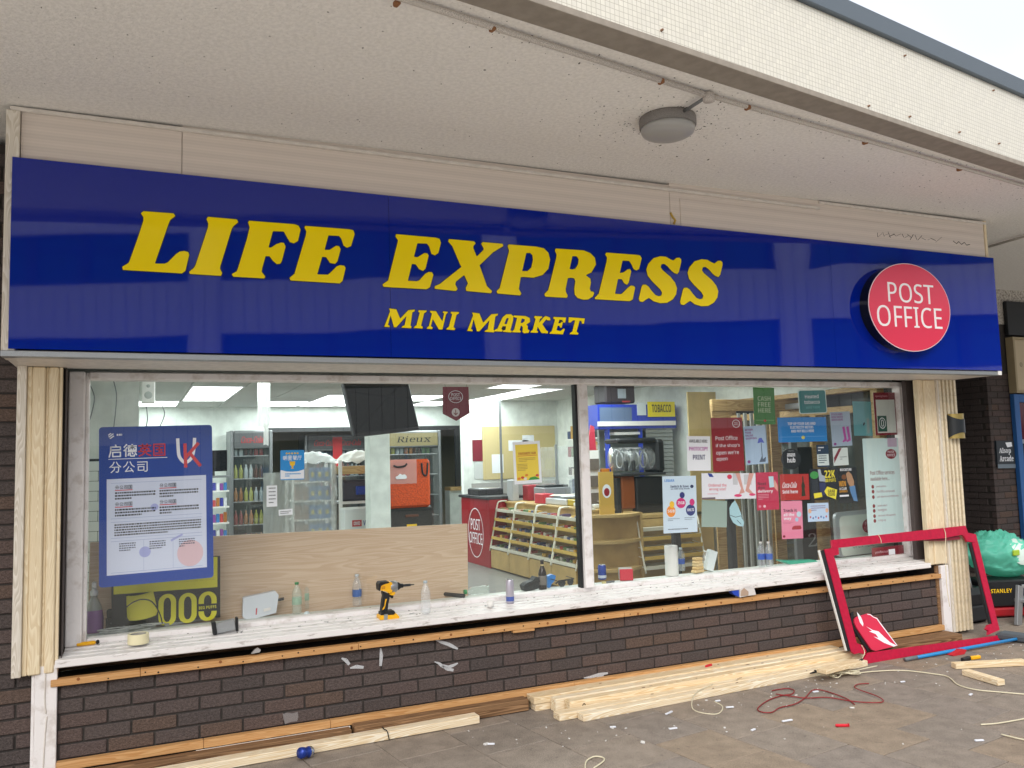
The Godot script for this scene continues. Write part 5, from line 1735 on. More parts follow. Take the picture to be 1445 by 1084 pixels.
	for z in [[-1.05, -0.5], [-0.4, 0.23], [0.33, 1.03]]:
		wbx("pane", Vector3(-0.005, 0.02, z[0]), Vector3(0.005, 1.899, z[1]), M.glass, t)
		wbx("lower_rail", Vector3(-0.03, 0.02, z[0]), Vector3(0.03, 0.2, z[1]), M.oak, t)
	wbx("closer", Vector3(-0.12, 1.98, -0.1), Vector3(-0.061, 2.04, 0.2), M.alu, t, 0.006)
	t = thing("roller_blind", "dark green blind board behind the entrance glass", "blind", Vector3(6.55, 0, -1.9))
	wbx("board", Vector3(0, 0.0, -1.1), Vector3(0.02, 2.1, 1.1), mat("16211d", 0.5), t)
	t = thing("chalk_board", "black chalk price board leaning inside the window", "board", pz(1135, 790, -1.3))
	var Q = -t.position
	var A2 = pz(1128, 690, -1.3)
	var B2 = pz(1155, 790, -1.3)
	wbx("board", Vector3(A2.x, B2.y - 0.2, -1.32) + Q, Vector3(B2.x, A2.y + 0.4, -1.3) + Q, M.black, t, 0.004)
	letters(t, "2", pz(1140, 752, -1.3).x + Q.x, pz(1140, 772, -1.3).y + Q.y, pz(1152, 752, -1.3).x + Q.x, pz(1152, 752, -1.3).y + Q.y, 0.0005, mat("8b8f90", 0.9), "serif", 0.001)
	wbx("frame_post", Vector3(B2.x + 0.001, B2.y - 0.2, -1.33) + Q, Vector3(B2.x + 0.06, A2.y + 0.45, -1.29) + Q, M.oak, t, 0.004)
	wbx("frame_post", Vector3(A2.x - 0.08, B2.y - 0.2, -1.33) + Q, Vector3(A2.x - 0.001, A2.y + 0.45, -1.29) + Q, M.grey_metal, t, 0.004)
	# row of lockers / white plank wall
	t = thing("plank_panel", "grey white boarded panel inside the window, right of the oak boards", "panel", pz(1065, 790, -1.9))
	Q = -t.position
	for k in 5:
		A2 = pz(1045 + 9 * k, 583, -1.9)
		B2 = pz(1053 + 9 * k, 790, -1.9)
		wbx("plank", Vector3(A2.x, 0.3, -1.92) + Q, Vector3(B2.x - 0.012, A2.y, -1.9) + Q, mat("b4b6ae", 0.6), t, 0.003)
	t = thing("oak_panel", "oak coloured door panel inside the window behind the pink poster", "panel", pz(1020, 790, -1.95))
	Q = -t.position
	A2 = pz(1004, 573, -1.95)
	B2 = pz(1046, 790, -1.95)
	wbx("panel", Vector3(A2.x, 0.2, -1.97) + Q, Vector3(B2.x - 0.04, A2.y, -1.95) + Q, M.oak, t, 0.003)
	A2 = pz(1086, 580, -1.95)
	B2 = pz(1112, 790, -1.95)
	wbx("panel", Vector3(A2.x, 0.2, -1.97) + Q, Vector3(B2.x, A2.y, -1.95) + Q, M.oak, t, 0.003)
	wbx("head_rail", Vector3(pz(1004, 573, -1.95).x, A2.y + 0.001, -1.98) + Q, Vector3(B2.x + 1.2, A2.y + 0.12, -1.94) + Q, M.oak, t, 0.003)
	t = thing("floor_stand_post", "thick black stand post behind the mask sticker", "post", pz(1034, 790, -0.9))
	Q = -t.position
	wbx("shaft", Vector3(-0.035, -0.4, -0.03), Vector3(0.035, 0.72, 0.03), M.black, t, 0.01)
	t = thing("floor_stand_post", "thick black stand post behind the pale phone-deal poster", "post", pz(954, 760, -1.6))
	wbx("shaft", Vector3(-0.04, -0.4, -0.03), Vector3(0.04, 0.5, 0.03), M.black, t, 0.01)

# ---------------------------------------------------------------- posters and stickers on the glass
const GLYPH := {
	"qi": [[5, 10, 5.6, 8.9], [1.5, 8.3, 8.8, 8.3], [1.5, 8.3, 1.4, 4, 0.3, 0], [8.8, 8.3, 8.8, 5.8], [1.5, 5.8, 8.8, 5.8], [3, 3.8, 8.8, 3.8, 8.8, 0.3, 3, 0.3, 3, 3.8]],
	"de": [[2.2, 10, 0.3, 7.8], [2.6, 7.5, 0.3, 4.8], [1.6, 5.8, 1.6, 0], [3.3, 8.8, 9.8, 8.8], [6.5, 10, 6.4, 7.4], [3.8, 7.4, 9.5, 7.4, 9.5, 5.2, 3.8, 5.2, 3.8, 7.4], [5.7, 7.4, 5.7, 5.2], [7.6, 7.4, 7.6, 5.2], [3.3, 4.2, 9.8, 4.2], [4, 2.8, 3.4, 0.8], [5, 3, 5, 0.8, 5.6, 0.2, 8, 0.2, 8.3, 1.4], [6.5, 3.2, 7, 2], [8.8, 3, 9.8, 1.2]],
	"ying": [[0.3, 8.6, 9.7, 8.6], [3.2, 10, 3.2, 7.4], [6.8, 10, 6.8, 7.4], [2, 6.2, 8, 6.2, 8, 3.8], [2, 6.2, 2, 3.8], [0.2, 3.8, 9.8, 3.8], [5, 7.3, 5, 3.8, 3.8, 1.5, 0.6, 0], [5.2, 3.6, 6.8, 1.4, 9.6, 0]],
	"guo": [[0.7, 9.6, 9.3, 9.6, 9.3, 0, 0.7, 0, 0.7, 9.6], [2.4, 7.7, 7.6, 7.7], [2.6, 5, 7.4, 5], [2.2, 2, 7.8, 2], [5, 7.7, 5, 2], [6.3, 3.9, 7, 3]],
	"fen": [[4, 9.8, 2.8, 7.2, 0.4, 5], [6, 9.8, 7.2, 7.2, 9.7, 5], [2, 5, 8, 5, 7.6, 1, 7, 0.2, 5.6, 0.5], [4.6, 5, 4, 2.4, 1.4, 0]],
	"gong": [[4, 9.6, 2.6, 6.6, 0.4, 4.6], [6, 9.6, 7.4, 6.6, 9.7, 4.6], [5, 5, 3.4, 2.4, 2, 0.6, 8.4, 1.2], [6.6, 3.4, 8.8, 0]],
	"si": [[0.8, 9, 9.2, 9, 9.2, 0.8, 8.6, 0, 7, 0.2], [0.8, 6.6, 7, 6.6], [1.5, 4.6, 6.4, 4.6, 6.4, 1.2, 1.5, 1.2, 1.5, 4.6]],
	"ming": [[0.6, 8.8, 3.8, 8.8, 3.8, 2, 0.6, 2, 0.6, 8.8], [0.6, 5.4, 3.8, 5.4], [5.2, 9.4, 5.2, 3, 4.2, 0], [5.2, 9.4, 9.2, 9.4, 9.2, 0.8, 8.2, 0.2], [5.2, 6.6, 9.2, 6.6], [5.2, 3.8, 9.2, 3.8]],
	"xing": [[2, 9.8, 8, 9.8, 8, 6, 2, 6, 2, 9.8], [2, 7.9, 8, 7.9], [2.6, 5.4, 1.2, 3.4], [1.8, 4.3, 8.6, 4.3], [2.2, 2.2, 8.2, 2.2], [0.5, 0, 9.5, 0], [5, 5.4, 5, 0]],
	"can": [[1.8, 10, 0.6, 8], [1.4, 9, 4.4, 9, 3.6, 7.4, 0.6, 6], [5.4, 9.4, 9, 9.4, 8, 7.6, 5.6, 6.2], [6, 8.6, 9.4, 6.2], [5, 6.2, 0.4, 3.8], [5, 6.2, 9.6, 3.8], [3, 4.6, 7, 4.6, 7, 1.8], [3, 4.6, 3, 0.2, 5, 1], [3, 3.2, 7, 3.2], [3, 1.8, 7, 1.8], [5.4, 1.8, 9, 0]],
	"ting": [[1.5, 9, 9.5, 9], [1.5, 9, 1.3, 4, 0.3, 0.3], [3, 6.4, 9.4, 6.4], [6.4, 6.4, 6.4, 0.6, 5, 0.4]]}
func glyph(t, g, u, v, su, m, wid = 0.1, layer = 2):      # u, v: the character's upper left; su: its width in sheet widths
	var s = su * t.get_meta("w")
	var a = uvp(t, u, v)
	strokes(t, GLYPH[g], a.x, a.y - s, s, 0.0004 * layer, m, wid)

func build_posters():
	var white = M.paper
	var blk = M.print_black
	var G = "posters and stickers on the window glass"
	var Z = -0.2765
	var red = mat("cc2f36", 0.5)
	# blue Chinese poster
	var blue = mat("12409c", 0.4)
	var t = sheet("poster", "large blue poster with Chinese lettering and a UK mark", "poster", [139.5, 603], [299, 599.5], [138.5, 830], Z, blue, "", 0.004, 0.018)
	ink(t, "pale_panel", 0.065, 0.33, 0.94, 0.93, mat("d3dcf0", 0.5))
	var x = 0.083
	for g in ["qi", "de", "ying", "guo"]:
		glyph(t, g, x, 0.115, 0.112, white if x < 0.3 else red, 0.11)
		x += 0.127
	ink(t, "rule", 0.08, 0.203, 0.59, 0.207, white, 2)
	x = 0.088
	for g in ["fen", "gong", "si"]:
		glyph(t, g, x, 0.222, 0.1, white, 0.09)
		x += 0.116
	strokes(t, [[0, 7, 4, 10], [1, 3.5, 8, 9], [3, 0.5, 9, 5]], uvp(t, 0.08, 0.075).x, uvp(t, 0.08, 0.075).y, 0.03, 0.0008, white, 0.2, "emblem")
	scribble(t, 0.15, 0.045, 0.26, 1, 0.022, white)
	# the U and the K
	var st = nb(true)
	var U = []
	for q in [[0.685, 0.09], [0.69, 0.16], [0.7, 0.205], [0.74, 0.24], [0.78, 0.235], [0.815, 0.205], [0.832, 0.15], [0.838, 0.09]]:
		var p = uvp(t, q[0], q[1])
		U.append(Vector3(p.x, p.y, 0.0))
	var ribbon = func(pts, w, z):
		var s = nb()
		for i in pts.size() - 1:
			var d = (pts[i + 1] - pts[i]).normalized() * w
			var nn = Vector3(-d.y, d.x, 0)
			var e = d * 0.6
			prism(s, PackedVector2Array([Vector2(pts[i].x - nn.x - e.x, pts[i].y - nn.y - e.y), Vector2(pts[i + 1].x - nn.x + e.x, pts[i + 1].y - nn.y + e.y), Vector2(pts[i + 1].x + nn.x + e.x, pts[i + 1].y + nn.y + e.y), Vector2(pts[i].x + nn.x - e.x, pts[i].y + nn.y - e.y)]), 0.0004, z + 0.00003 * i)
		return s
	obj("letter_u", ribbon.call(curve(U, 3), 0.009, 0.0009), white, t)
	var K = func(list):
		var out = []
		for q in list:
			var p = uvp(t, q[0], q[1])
			out.append(Vector3(p.x, p.y, 0))
		return out
	obj("letter_k", ribbon.call(K.call([[0.75, 0.125], [0.755, 0.27]]), 0.009, 0.0014), red, t)
	obj("letter_k", ribbon.call(K.call([[0.868, 0.122], [0.765, 0.205]]), 0.009, 0.0017), red, t)
	obj("letter_k", ribbon.call(K.call([[0.79, 0.18], [0.885, 0.265]]), 0.009, 0.002), red, t)
	# its small print, with headings, circles and panels
	var pale_line = mat("aab8d8", 0.6)
	for r in [[0.10, 0.355, 0.90, 0.358], [0.10, 0.578, 0.90, 0.581], [0.10, 0.6, 0.90, 0.603], [0.10, 0.70, 0.90, 0.703], [0.10, 0.72, 0.90, 0.723], [0.10, 0.915, 0.90, 0.918], [0.378, 0.72, 0.381, 0.917], [0.635, 0.72, 0.638, 0.917]]:
		ink(t, "rule", r[0], r[1], r[2], r[3], pale_line, 2)
	ink_oval(t, "pink_disc", 0.79, 0.83, 0.118, 0.085, mat("dcc0c8", 0.6), 2)
	ink_oval(t, "violet_disc", 0.39, 0.8, 0.05, 0.034, mat("a9b1e2", 0.6), 2)
	ink_oval(t, "violet_disc", 0.475, 0.52, 0.034, 0.022, mat("a9b1e2", 0.6), 2)
	ink_poly(t, "violet_bar", [Vector2(0.615, 0.735), Vector2(0.72, 0.70), Vector2(0.725, 0.712), Vector2(0.62, 0.748)], mat("a9b1e2", 0.6), 2)
	for h in [[0.135, 0.372], [0.52, 0.372], [0.135, 0.478], [0.52, 0.478]]:
		ink(t, "red_rule", h[0], h[1] + 0.028, h[0] + 0.15, h[1] + 0.033, red, 3)
		var k = 0
		for g in ["fen", "gong", "si", "guo"]:
			glyph(t, g, h[0] + 0.038 * k, h[1], 0.034, blk, 0.1, 3)
			k += 1
		scribble(t, h[0], h[1] + 0.042, h[0] + 0.35, 3, 0.018, blk, 3)
	scribble(t, 0.13, 0.615, 0.89, 5, 0.016, blk, 3)
	for k in 3:
		scribble(t, 0.17 + 0.26 * k, 0.735, 0.31 + 0.26 * k, 4, 0.014, mat("4a5068", 0.7), 3, 0.5)

	# small stickers, left pane
	t = sheet("sticker", "small sky blue sticker with a gold cup and white Chinese lettering", "sticker", [395.5, 635.6], [429.3, 635], [396, 677.7], Z, mat("2090d8", 0.4), G, 0.001, 0.008)
	ink_poly(t, "white_foot", [Vector2(0.01, 0.66), Vector2(0.25, 0.715), Vector2(0.5, 0.73), Vector2(0.75, 0.715), Vector2(0.99, 0.66), Vector2(0.99, 0.97), Vector2(0.01, 0.97)], white)
	var k = 0
	for g in ["ming", "xing", "can", "ting"]:
		glyph(t, g, 0.11 + 0.2 * k, 0.19, 0.18, white, 0.12)
		k += 1
	for i in 5: ink_oval(t, "gold_star", 0.26 + 0.115 * i, 0.11, 0.04, 0.03, M.yellow)
	ink_poly(t, "gold_cup", [Vector2(0.38, 0.38), Vector2(0.62, 0.38), Vector2(0.6, 0.5), Vector2(0.53, 0.55), Vector2(0.53, 0.6), Vector2(0.58, 0.62), Vector2(0.42, 0.62), Vector2(0.47, 0.6), Vector2(0.47, 0.55), Vector2(0.4, 0.5)], M.yellow, 2)
	scribble(t, 0.2, 0.78, 0.85, 2, 0.07, mat("4aa0dc", 0.6), 2)
	t = sheet("sticker", "small white notice tag with tiny print beside the drinks fridge", "sticker", [376, 685.6], [391, 685], [375.5, 715.5], Z, white, G, 0.001)
	scribble(t, 0.2, 0.1, 0.85, 5, 0.17, mat("6a7070", 0.7), 2, 0.3)
	t = sheet("sticker", "tiny white strip label on the left pane", "sticker", [393, 719.7], [412.6, 718], [393.4, 728], Z, white, G, 0.001)
	scribble(t, 0.1, 0.3, 0.9, 2, 0.3, blk, 2, 0.35)
	t = sheet("poster", "yellow menu poster in a white border with cartoon food along its foot", "poster", [723, 624], [761.5, 622], [725, 684], Z, white, G)
	ink(t, "yellow_field", 0.09, 0.07, 0.91, 0.92, mat("efd44a", 0.5))
	words(t, "FAVOURITE OUR", 0.2, 0.255, 0.83, 0.315, mat("a8321f", 0.6))
	ink(t, "red_rule", 0.16, 0.335, 0.86, 0.345, red, 2)
	scribble(t, 0.2, 0.39, 0.8, 3, 0.035, mat("a8844a", 0.7), 2, 0.4)
	scribble(t, 0.14, 0.53, 0.5, 5, 0.035, mat("a8844a", 0.7), 2, 0.4)
	ink_poly(t, "green_hill", [Vector2(0.5, 0.92), Vector2(0.58, 0.86), Vector2(0.75, 0.84), Vector2(0.91, 0.9), Vector2(0.91, 0.92)], mat("3f9a3a", 0.5), 2)
	for c in [[0.17, 0.87, "e08a2a"], [0.3, 0.85, "c8402a"], [0.4, 0.88, "e9e4d8"], [0.45, 0.8, "e08a2a"], [0.84, 0.82, "d0453c"]]:
		ink_oval(t, "food_picture", c[0], c[1], 0.06, 0.03, mat(c[2], 0.5), 3)
	# right pane
	t = sheet("poster", "white card reading photocopy and print with a curled corner", "poster", [969, 615.4], [1002, 615.8], [969, 664.5], Z, white, G)
	words(t, "AVAILABLE HERE:", 0.1, 0.1, 0.88, 0.19, blk)
	words(t, "PHOTOCOPY", 0.09, 0.31, 0.89, 0.42, mat("b03a9a", 0.6))
	words(t, "PRINT", 0.24, 0.54, 0.76, 0.68, mat("2a1c5a", 0.6))
	t = sheet("poster", "tall dark red poster saying if the shop's open we're open", "poster", [1002.9, 589.8], [1046.9, 589.2], [1006, 666.3], Z - 0.003, M.po_red, G)
	for i in 4:
		words(t, ["Post Office", "if the shop's", "open we're", "open"][i], 0.12, [0.34, 0.485, 0.615, 0.745][i], [0.82, 0.88, 0.84, 0.46][i], [0.42, 0.565, 0.705, 0.815][i], white, "sans")
	ring(t, 0.8, 0.115, 0.125, 0.075, 0.87, white)
	words(t, "POST", 0.74, 0.085, 0.86, 0.11, white, "sans")
	words(t, "OFFICE", 0.72, 0.12, 0.88, 0.145, white, "sans")
	t = sheet("poster", "pale blue poster about returning online shopping with a flower drawing", "poster", [1049, 602], [1079.8, 600.2], [1051.5, 656.6], Z - 0.006, mat("a9c3dc", 0.5), G)
	var plum = mat("8a3f86", 0.6)
	for i in 4: words(t, ["RETURN", "YOUR", "ONLINE", "SHOPPING"][i], 0.06, 0.07 + 0.075 * i, [0.4, 0.32, 0.4, 0.56][i], 0.12 + 0.075 * i, plum)
	ink_poly(t, "flower", [Vector2(0.58, 0.46), Vector2(0.66, 0.33), Vector2(0.78, 0.32), Vector2(0.9, 0.46), Vector2(0.74, 0.44)], mat("4a5ac0", 0.5), 2)
	ink_poly(t, "stem", [Vector2(0.74, 0.45), Vector2(0.76, 0.45), Vector2(0.77, 0.93), Vector2(0.73, 0.93)], mat("45556a", 0.5), 2)
	ink_poly(t, "leaves", [Vector2(0.6, 0.95), Vector2(0.73, 0.8), Vector2(0.78, 0.88), Vector2(0.92, 0.82), Vector2(0.88, 0.95)], mat("45556a", 0.5), 3)
	ink_oval(t, "plum_badge", 0.13, 0.92, 0.07, 0.04, plum, 2)
	t = sheet("poster", "green poster reading CASH FREE HERE", "poster", [1062.5, 546.6], [1092.3, 547.4], [1064, 599], Z, mat("2f7d1e", 0.4), G)
	for i in 3: words(t, ["CASH", "FREE", "HERE"][i], 0.2, 0.24 + 0.16 * i, 0.8, 0.36 + 0.16 * i, mat("cfe0bf", 0.6), "sans")
	ink(t, "rule", 0.08, 0.88, 0.92, 0.89, mat("9cc08a", 0.6), 2)
	ink_oval(t, "red_dot", 0.5, 0.9, 0.06, 0.03, red, 3)
	t = sheet("sticker", "teal rounded sign reading heated tobacco sold here", "sticker", [1125.6, 550.6], [1165, 549.6], [1127, 584.5], Z, mat("cfe0da", 0.4), G, 0.002, 0.02)
	var a = uvp(t, 0.0, 0.0)
	st = nb()
	prism(st, rrect(t.get_meta("w") * 0.94, t.get_meta("h") * 0.93, 0.016), 0.0, 0.0006, Transform3D(Basis(), Vector3(0, t.get_meta("h") * 0.5, 0)))
	obj("teal_field", st, mat("12797a", 0.4), t)
	for i in 3: words(t, ["Heated", "tobacco", "sold here"][i], [0.24, 0.2, 0.24][i], [0.2, 0.43, 0.66][i], [0.72, 0.75, 0.74][i], [0.36, 0.59, 0.79][i], white if i < 2 else mat("5fb0aa", 0.6), "sans")
	t = sheet("poster", "sky blue card about topping up gas and electricity meters", "poster", [1096.9, 589.4], [1165.5, 588.6], [1098, 624.7], Z - 0.002, mat("1583cf", 0.4), G)
	for i in 3: words(t, ["TOP UP YOUR GAS AND", "ELECTRICITY METERS", "AND PAY BILLS HERE"][i], [0.2, 0.25, 0.26][i], 0.2 + 0.15 * i, [0.77, 0.72, 0.73][i], 0.31 + 0.15 * i, white)
	ink(t, "rule", 0.05, 0.78, 0.95, 0.79, mat("8cc4ea", 0.6), 2)
	ink_oval(t, "gold_dot", 0.5, 0.82, 0.035, 0.07, mat("d8d26a", 0.5), 3)
	t = round_sticker("black round sticker reading amazon hub in white", 1116.5, 648, 14.0, Z, mat("14181c", 0.35), G)
	letters(t, "amazon", -0.04, 0.02, 0.042, 0.047, 0.0003, white, "sansb")
	letters(t, "hub", -0.04, -0.028, 0.042, 0.013, 0.0003, white, "sansb")
	letters(t, "Powered by", -0.026, 0.06, 0.03, 0.07, 0.0003, mat("9aa0a4", 0.6), "sans")
	t = sheet("poster", "lilac grey poster with pink boots", "poster", [1171, 581.8], [1199, 580.6], [1173.5, 630.5], Z - 0.004, mat("9fb2c4", 0.5), G)
	for i in 3: words(t, ["STOCK AND", "WIN WITH", "WORTH MORE"][i], 0.05, 0.04 + 0.08 * i, 0.62, 0.1 + 0.08 * i, plum)
	for s in [0.0, 0.2]:
		ink_poly(t, "pink_boot", [Vector2(0.56 + s, 0.45), Vector2(0.68 + s, 0.43), Vector2(0.74 + s, 0.85), Vector2(0.54 + s, 0.9), Vector2(0.52 + s, 0.86), Vector2(0.62 + s, 0.8)], mat("b0489c", 0.5), 2)
	ink_oval(t, "plum_badge", 0.14, 0.93, 0.07, 0.04, plum, 2)
	t = sheet("poster", "plain teal display card beside the lilac poster", "poster", [1203, 566.5], [1229, 567], [1205.8, 615], Z - 0.006, mat("5a9aa0", 0.4), G)
	ink_poly(t, "dark_mark", [Vector2(0.5, 0.66), Vector2(0.58, 0.6), Vector2(0.62, 0.64), Vector2(0.54, 0.72)], blk)
	ink(t, "grey_device", 0.72, 0.5, 0.86, 0.93, mat("7a9496", 0.4))
	t = sheet("poster", "red framed opening hours sheet at the edge of the pane", "poster", [1232, 554], [1263.5, 554], [1235.5, 614.4], Z - 0.002, mat("d5ddd6", 0.4), G, 0.002)
	for r in [[0, 0, 1, 0.17], [0, 0.95, 1, 1], [0, 0.17, 0.09, 0.95], [0.93, 0.17, 1, 0.95]]: ink(t, "red_border", r[0], r[1], r[2], r[3], M.maroon)
	words(t, "opening hours", 0.08, 0.06, 0.62, 0.12, mat("d8a8b0", 0.6), "sans")
	ink(t, "green_badge", 0.12, 0.55, 0.52, 0.92, mat("1f5a4a", 0.4), 2)
	ring(t, 0.32, 0.72, 0.15, 0.13, 0.85, white, 3)
	words(t, "0", 0.26, 0.64, 0.38, 0.8, white, "sans", 4)
	t = sheet("poster", "tall pale poster listing Post Office services available here", "poster", [1217, 619], [1268, 618], [1229.5, 768], Z, mat("c6dedd", 0.5), G, 0.0015, 0.01)
	words(t, "Post Office services", 0.15, 0.31, 0.82, 0.35, M.maroon, "sans")
	words(t, "available here...", 0.15, 0.37, 0.67, 0.405, M.maroon, "sans")
	var rows = ["postal services", "Post Office card account", "cash deposits and withdrawals", "postal orders", "moneygram", "electronic bill payments", "e top-up"]
	for i in 7:
		var v = [0.462, 0.508, 0.56, 0.645, 0.69, 0.74, 0.785][i]
		ink_oval(t, "red_bullet", 0.2, v, 0.035, 0.018, M.maroon)
		words(t, rows[i], 0.3, v - 0.011, 0.3 + [0.26, 0.5, 0.6, 0.26, 0.24, 0.48, 0.2][i], v + 0.013, mat("b08a94", 0.6), "sans")
	ink_oval(t, "red_badge", 0.76, 0.155, 0.15, 0.048, M.maroon)
	words(t, "OFFICE", 0.65, 0.155, 0.87, 0.178, white, "sans")
	words(t, "POST", 0.67, 0.125, 0.85, 0.145, white, "sans")
	ink(t, "lilac_tab", 0.68, 0.0, 0.94, 0.085, mat("b9a8bc", 0.5), 3)
	t = sheet("sticker", "dark red strip sticker with a small white label at the foot of the pane", "sticker", [1230, 773.5], [1275, 769], [1230.7, 786], Z, M.maroon, G)
	words(t, "postoffice.co.uk", 0.1, 0.4, 0.5, 0.75, mat("d8b8bf", 0.6), "sans")
	ink(t, "white_label", 0.52, 0.35, 0.72, 0.98, white)
	t = sheet("sticker", "navy and white business card on the glass above the puff advert", "sticker", [1152, 628], [1168.8, 627.6], [1152.7, 659.5], Z, mat("16344f", 0.4), G)
	ink(t, "white_half", 0.02, 0.42, 0.98, 0.93, mat("d5e2e0", 0.5))
	scribble(t, 0.12, 0.48, 0.8, 4, 0.1, mat("2a4a5e", 0.6), 2, 0.4)
	scribble(t, 0.12, 0.1, 0.6, 2, 0.12, white, 2, 0.4)
	t = sheet("sticker", "white card with a dark red diagonal band", "sticker", [1175, 632.6], [1196, 631.6], [1176.3, 657.5], Z - 0.002, mat("cfdad6", 0.5), G)
	ink_poly(t, "red_band", [Vector2(0.05, 0.55), Vector2(0.42, 0.02), Vector2(0.6, 0.02), Vector2(0.05, 0.85)], M.maroon)
	scribble(t, 0.45, 0.5, 0.9, 2, 0.12, mat("8a9494", 0.6), 2, 0.4)
	t = sheet("poster", "pale blue phone-deal poster with coloured bottle-shaped bags", "poster", [934.5, 672.3], [982, 671.4], [937.5, 753], Z, mat("cfe2f0", 0.5), G)
	words(t, "LEBARA", 0.06, 0.055, 0.35, 0.1, mat("3a8ad8", 0.6))
	words(t, "Switch & Save", 0.23, 0.16, 0.77, 0.205, mat("1f2a5a", 0.6))
	words(t, "on SIM Only Deals", 0.24, 0.215, 0.8, 0.245, mat("1f2a5a", 0.6))
	ink_oval(t, "dark_badge", 0.87, 0.19, 0.05, 0.03, mat("1f2a5a", 0.6))
	for b in [[0.23, 0.62, 0.13, 0.1, "f0912a", 0.26, 0.5, 0.07, 0.06, "f3c22c", "5GB"], [0.53, 0.48, 0.14, 0.09, "d22a7a", 0.57, 0.34, 0.075, 0.055, "2a2f7a", "25GB"], [0.81, 0.61, 0.14, 0.1, "26357c", 0.86, 0.47, 0.075, 0.06, "d2307c", "UNLTD"]]:
		ink_oval(t, "bag", b[0], b[1], b[2], b[3], mat(b[4], 0.5), 2)
		ink_oval(t, "bag_top", b[5], b[6], b[7], b[8], mat(b[9], 0.5), 3)
		words(t, b[10], b[0] - 0.1, b[1] - 0.03, b[0] + 0.1, b[1] + 0.02, white, "sansb", 4)
	scribble(t, 0.13, 0.745, 0.48, 2, 0.03, mat("8090a0", 0.6), 2, 0.4)
	scribble(t, 0.62, 0.735, 0.92, 2, 0.03, mat("8090a0", 0.6), 2, 0.4)
	scribble(t, 0.13, 0.925, 0.92, 1, 0.03, mat("6a7684", 0.6), 2, 0.6)
	t = sheet("poster", "wide white poster asking ordered the wrong size with bare legs in pink slippers", "poster", [990, 668], [1066, 667.8], [991, 705], Z - 0.002, mat("e9ebf2", 0.5), G)
	words(t, "Ordered the", 0.12, 0.4, 0.45, 0.52, mat("d8405a", 0.6), "sans")
	words(t, "wrong size?", 0.13, 0.56, 0.44, 0.69, mat("d8405a", 0.6), "sans")
	scribble(t, 0.1, 0.78, 0.48, 1, 0.05, mat("e090a0", 0.6), 2)
	ink(t, "grey_step", 0.57, 0.0, 0.66, 0.45, mat("c9cbd0", 0.6))
	ink(t, "grey_step", 0.78, 0.05, 0.92, 0.45, mat("c9cbd0", 0.6))
	ink_poly(t, "bare_leg", [Vector2(0.62, 0.0), Vector2(0.7, 0.0), Vector2(0.76, 0.6), Vector2(0.79, 0.75), Vector2(0.68, 0.82), Vector2(0.72, 0.6)], mat("d9a398", 0.6), 3)
	ink_poly(t, "bare_leg", [Vector2(0.88, 0.0), Vector2(0.97, 0.0), Vector2(0.87, 0.6), Vector2(0.95, 0.8), Vector2(0.9, 0.82), Vector2(0.8, 0.7)], mat("d9a398", 0.6), 3)
	ink_oval(t, "pink_slipper", 0.66, 0.87, 0.07, 0.055, mat("e0457a", 0.5), 4)
	ink_oval(t, "pink_slipper", 0.93, 0.84, 0.06, 0.05, mat("e0457a", 0.5), 4)
	ink_oval(t, "pink_badge", 0.51, 0.14, 0.045, 0.09, mat("d83a5a", 0.5), 2)
	ink_poly(t, "blue_heel", [Vector2(0.11, 0.0), Vector2(0.18, 0.02), Vector2(0.22, 0.15), Vector2(0.14, 0.14)], mat("2a3f9a", 0.5), 2)
	ink_poly(t, "grey_tab", [Vector2(0.0, 0.93), Vector2(0.24, 0.92), Vector2(0.24, 1.0), Vector2(0.0, 1.0)], mat("7a6a70", 0.5), 2)
	t = sheet("poster", "crimson poster reading next day delivery with a hand holding a phone", "poster", [1066.3, 667], [1097.5, 666.2], [1068, 720.5], Z, mat("c01e4a", 0.4), G)
	words(t, "Next", 0.07, 0.26, 0.45, 0.34, mat("4a0f28", 0.6))
	words(t, "day", 0.07, 0.37, 0.4, 0.45, mat("4a0f28", 0.6))
	words(t, "delivery", 0.06, 0.46, 0.74, 0.56, white)
	scribble(t, 0.07, 0.58, 0.55, 4, 0.04, mat("e0a0b0", 0.6), 2, 0.4)
	ink_poly(t, "hand", [Vector2(0.78, 0.38), Vector2(0.84, 0.2), Vector2(0.96, 0.35), Vector2(0.97, 0.52), Vector2(0.88, 0.46)], mat("dca090", 0.6), 2)
	ink_poly(t, "phone", [Vector2(0.57, 0.11), Vector2(0.79, 0.11), Vector2(0.8, 0.4), Vector2(0.6, 0.41)], mat("b9dbe6", 0.4), 3)
	ink_oval(t, "badge", 0.13, 0.9, 0.06, 0.035, mat("e08aa0", 0.6), 2)
	ink_oval(t, "badge", 0.34, 0.9, 0.06, 0.035, mat("e9c8d0", 0.6), 2)
	t = sheet("poster", "red cola poster with a dark bottle reading Sold here", "poster", [1100.3, 669.5], [1141, 668.8], [1101.5, 706.5], Z - 0.003, mat("b32a22", 0.4), G)
	var q0 = uvp(t, 0.06, 0.53)
	var q1 = uvp(t, 0.55, 0.3)
	letters(t, "Coca-Cola", q0.x, q0.y, q1.x, q1.y, 0.0008, white, "serifb", 0.0004, 0.3)
	words(t, "Sold here", 0.07, 0.6, 0.6, 0.74, white)
	ink_poly(t, "bottle", [Vector2(0.775, 0.09), Vector2(0.81, 0.09), Vector2(0.82, 0.3), Vector2(0.86, 0.45), Vector2(0.84, 0.6), Vector2(0.865, 0.85), Vector2(0.72, 0.87), Vector2(0.745, 0.6), Vector2(0.73, 0.45), Vector2(0.77, 0.3)], mat("2a3018", 0.3), 2)
	t = sheet("poster", "pink poster reading track it all the way with a small red van", "poster", [1102, 707.3], [1131.8, 706.6], [1105, 761], Z, mat("e38aa6", 0.45), G)
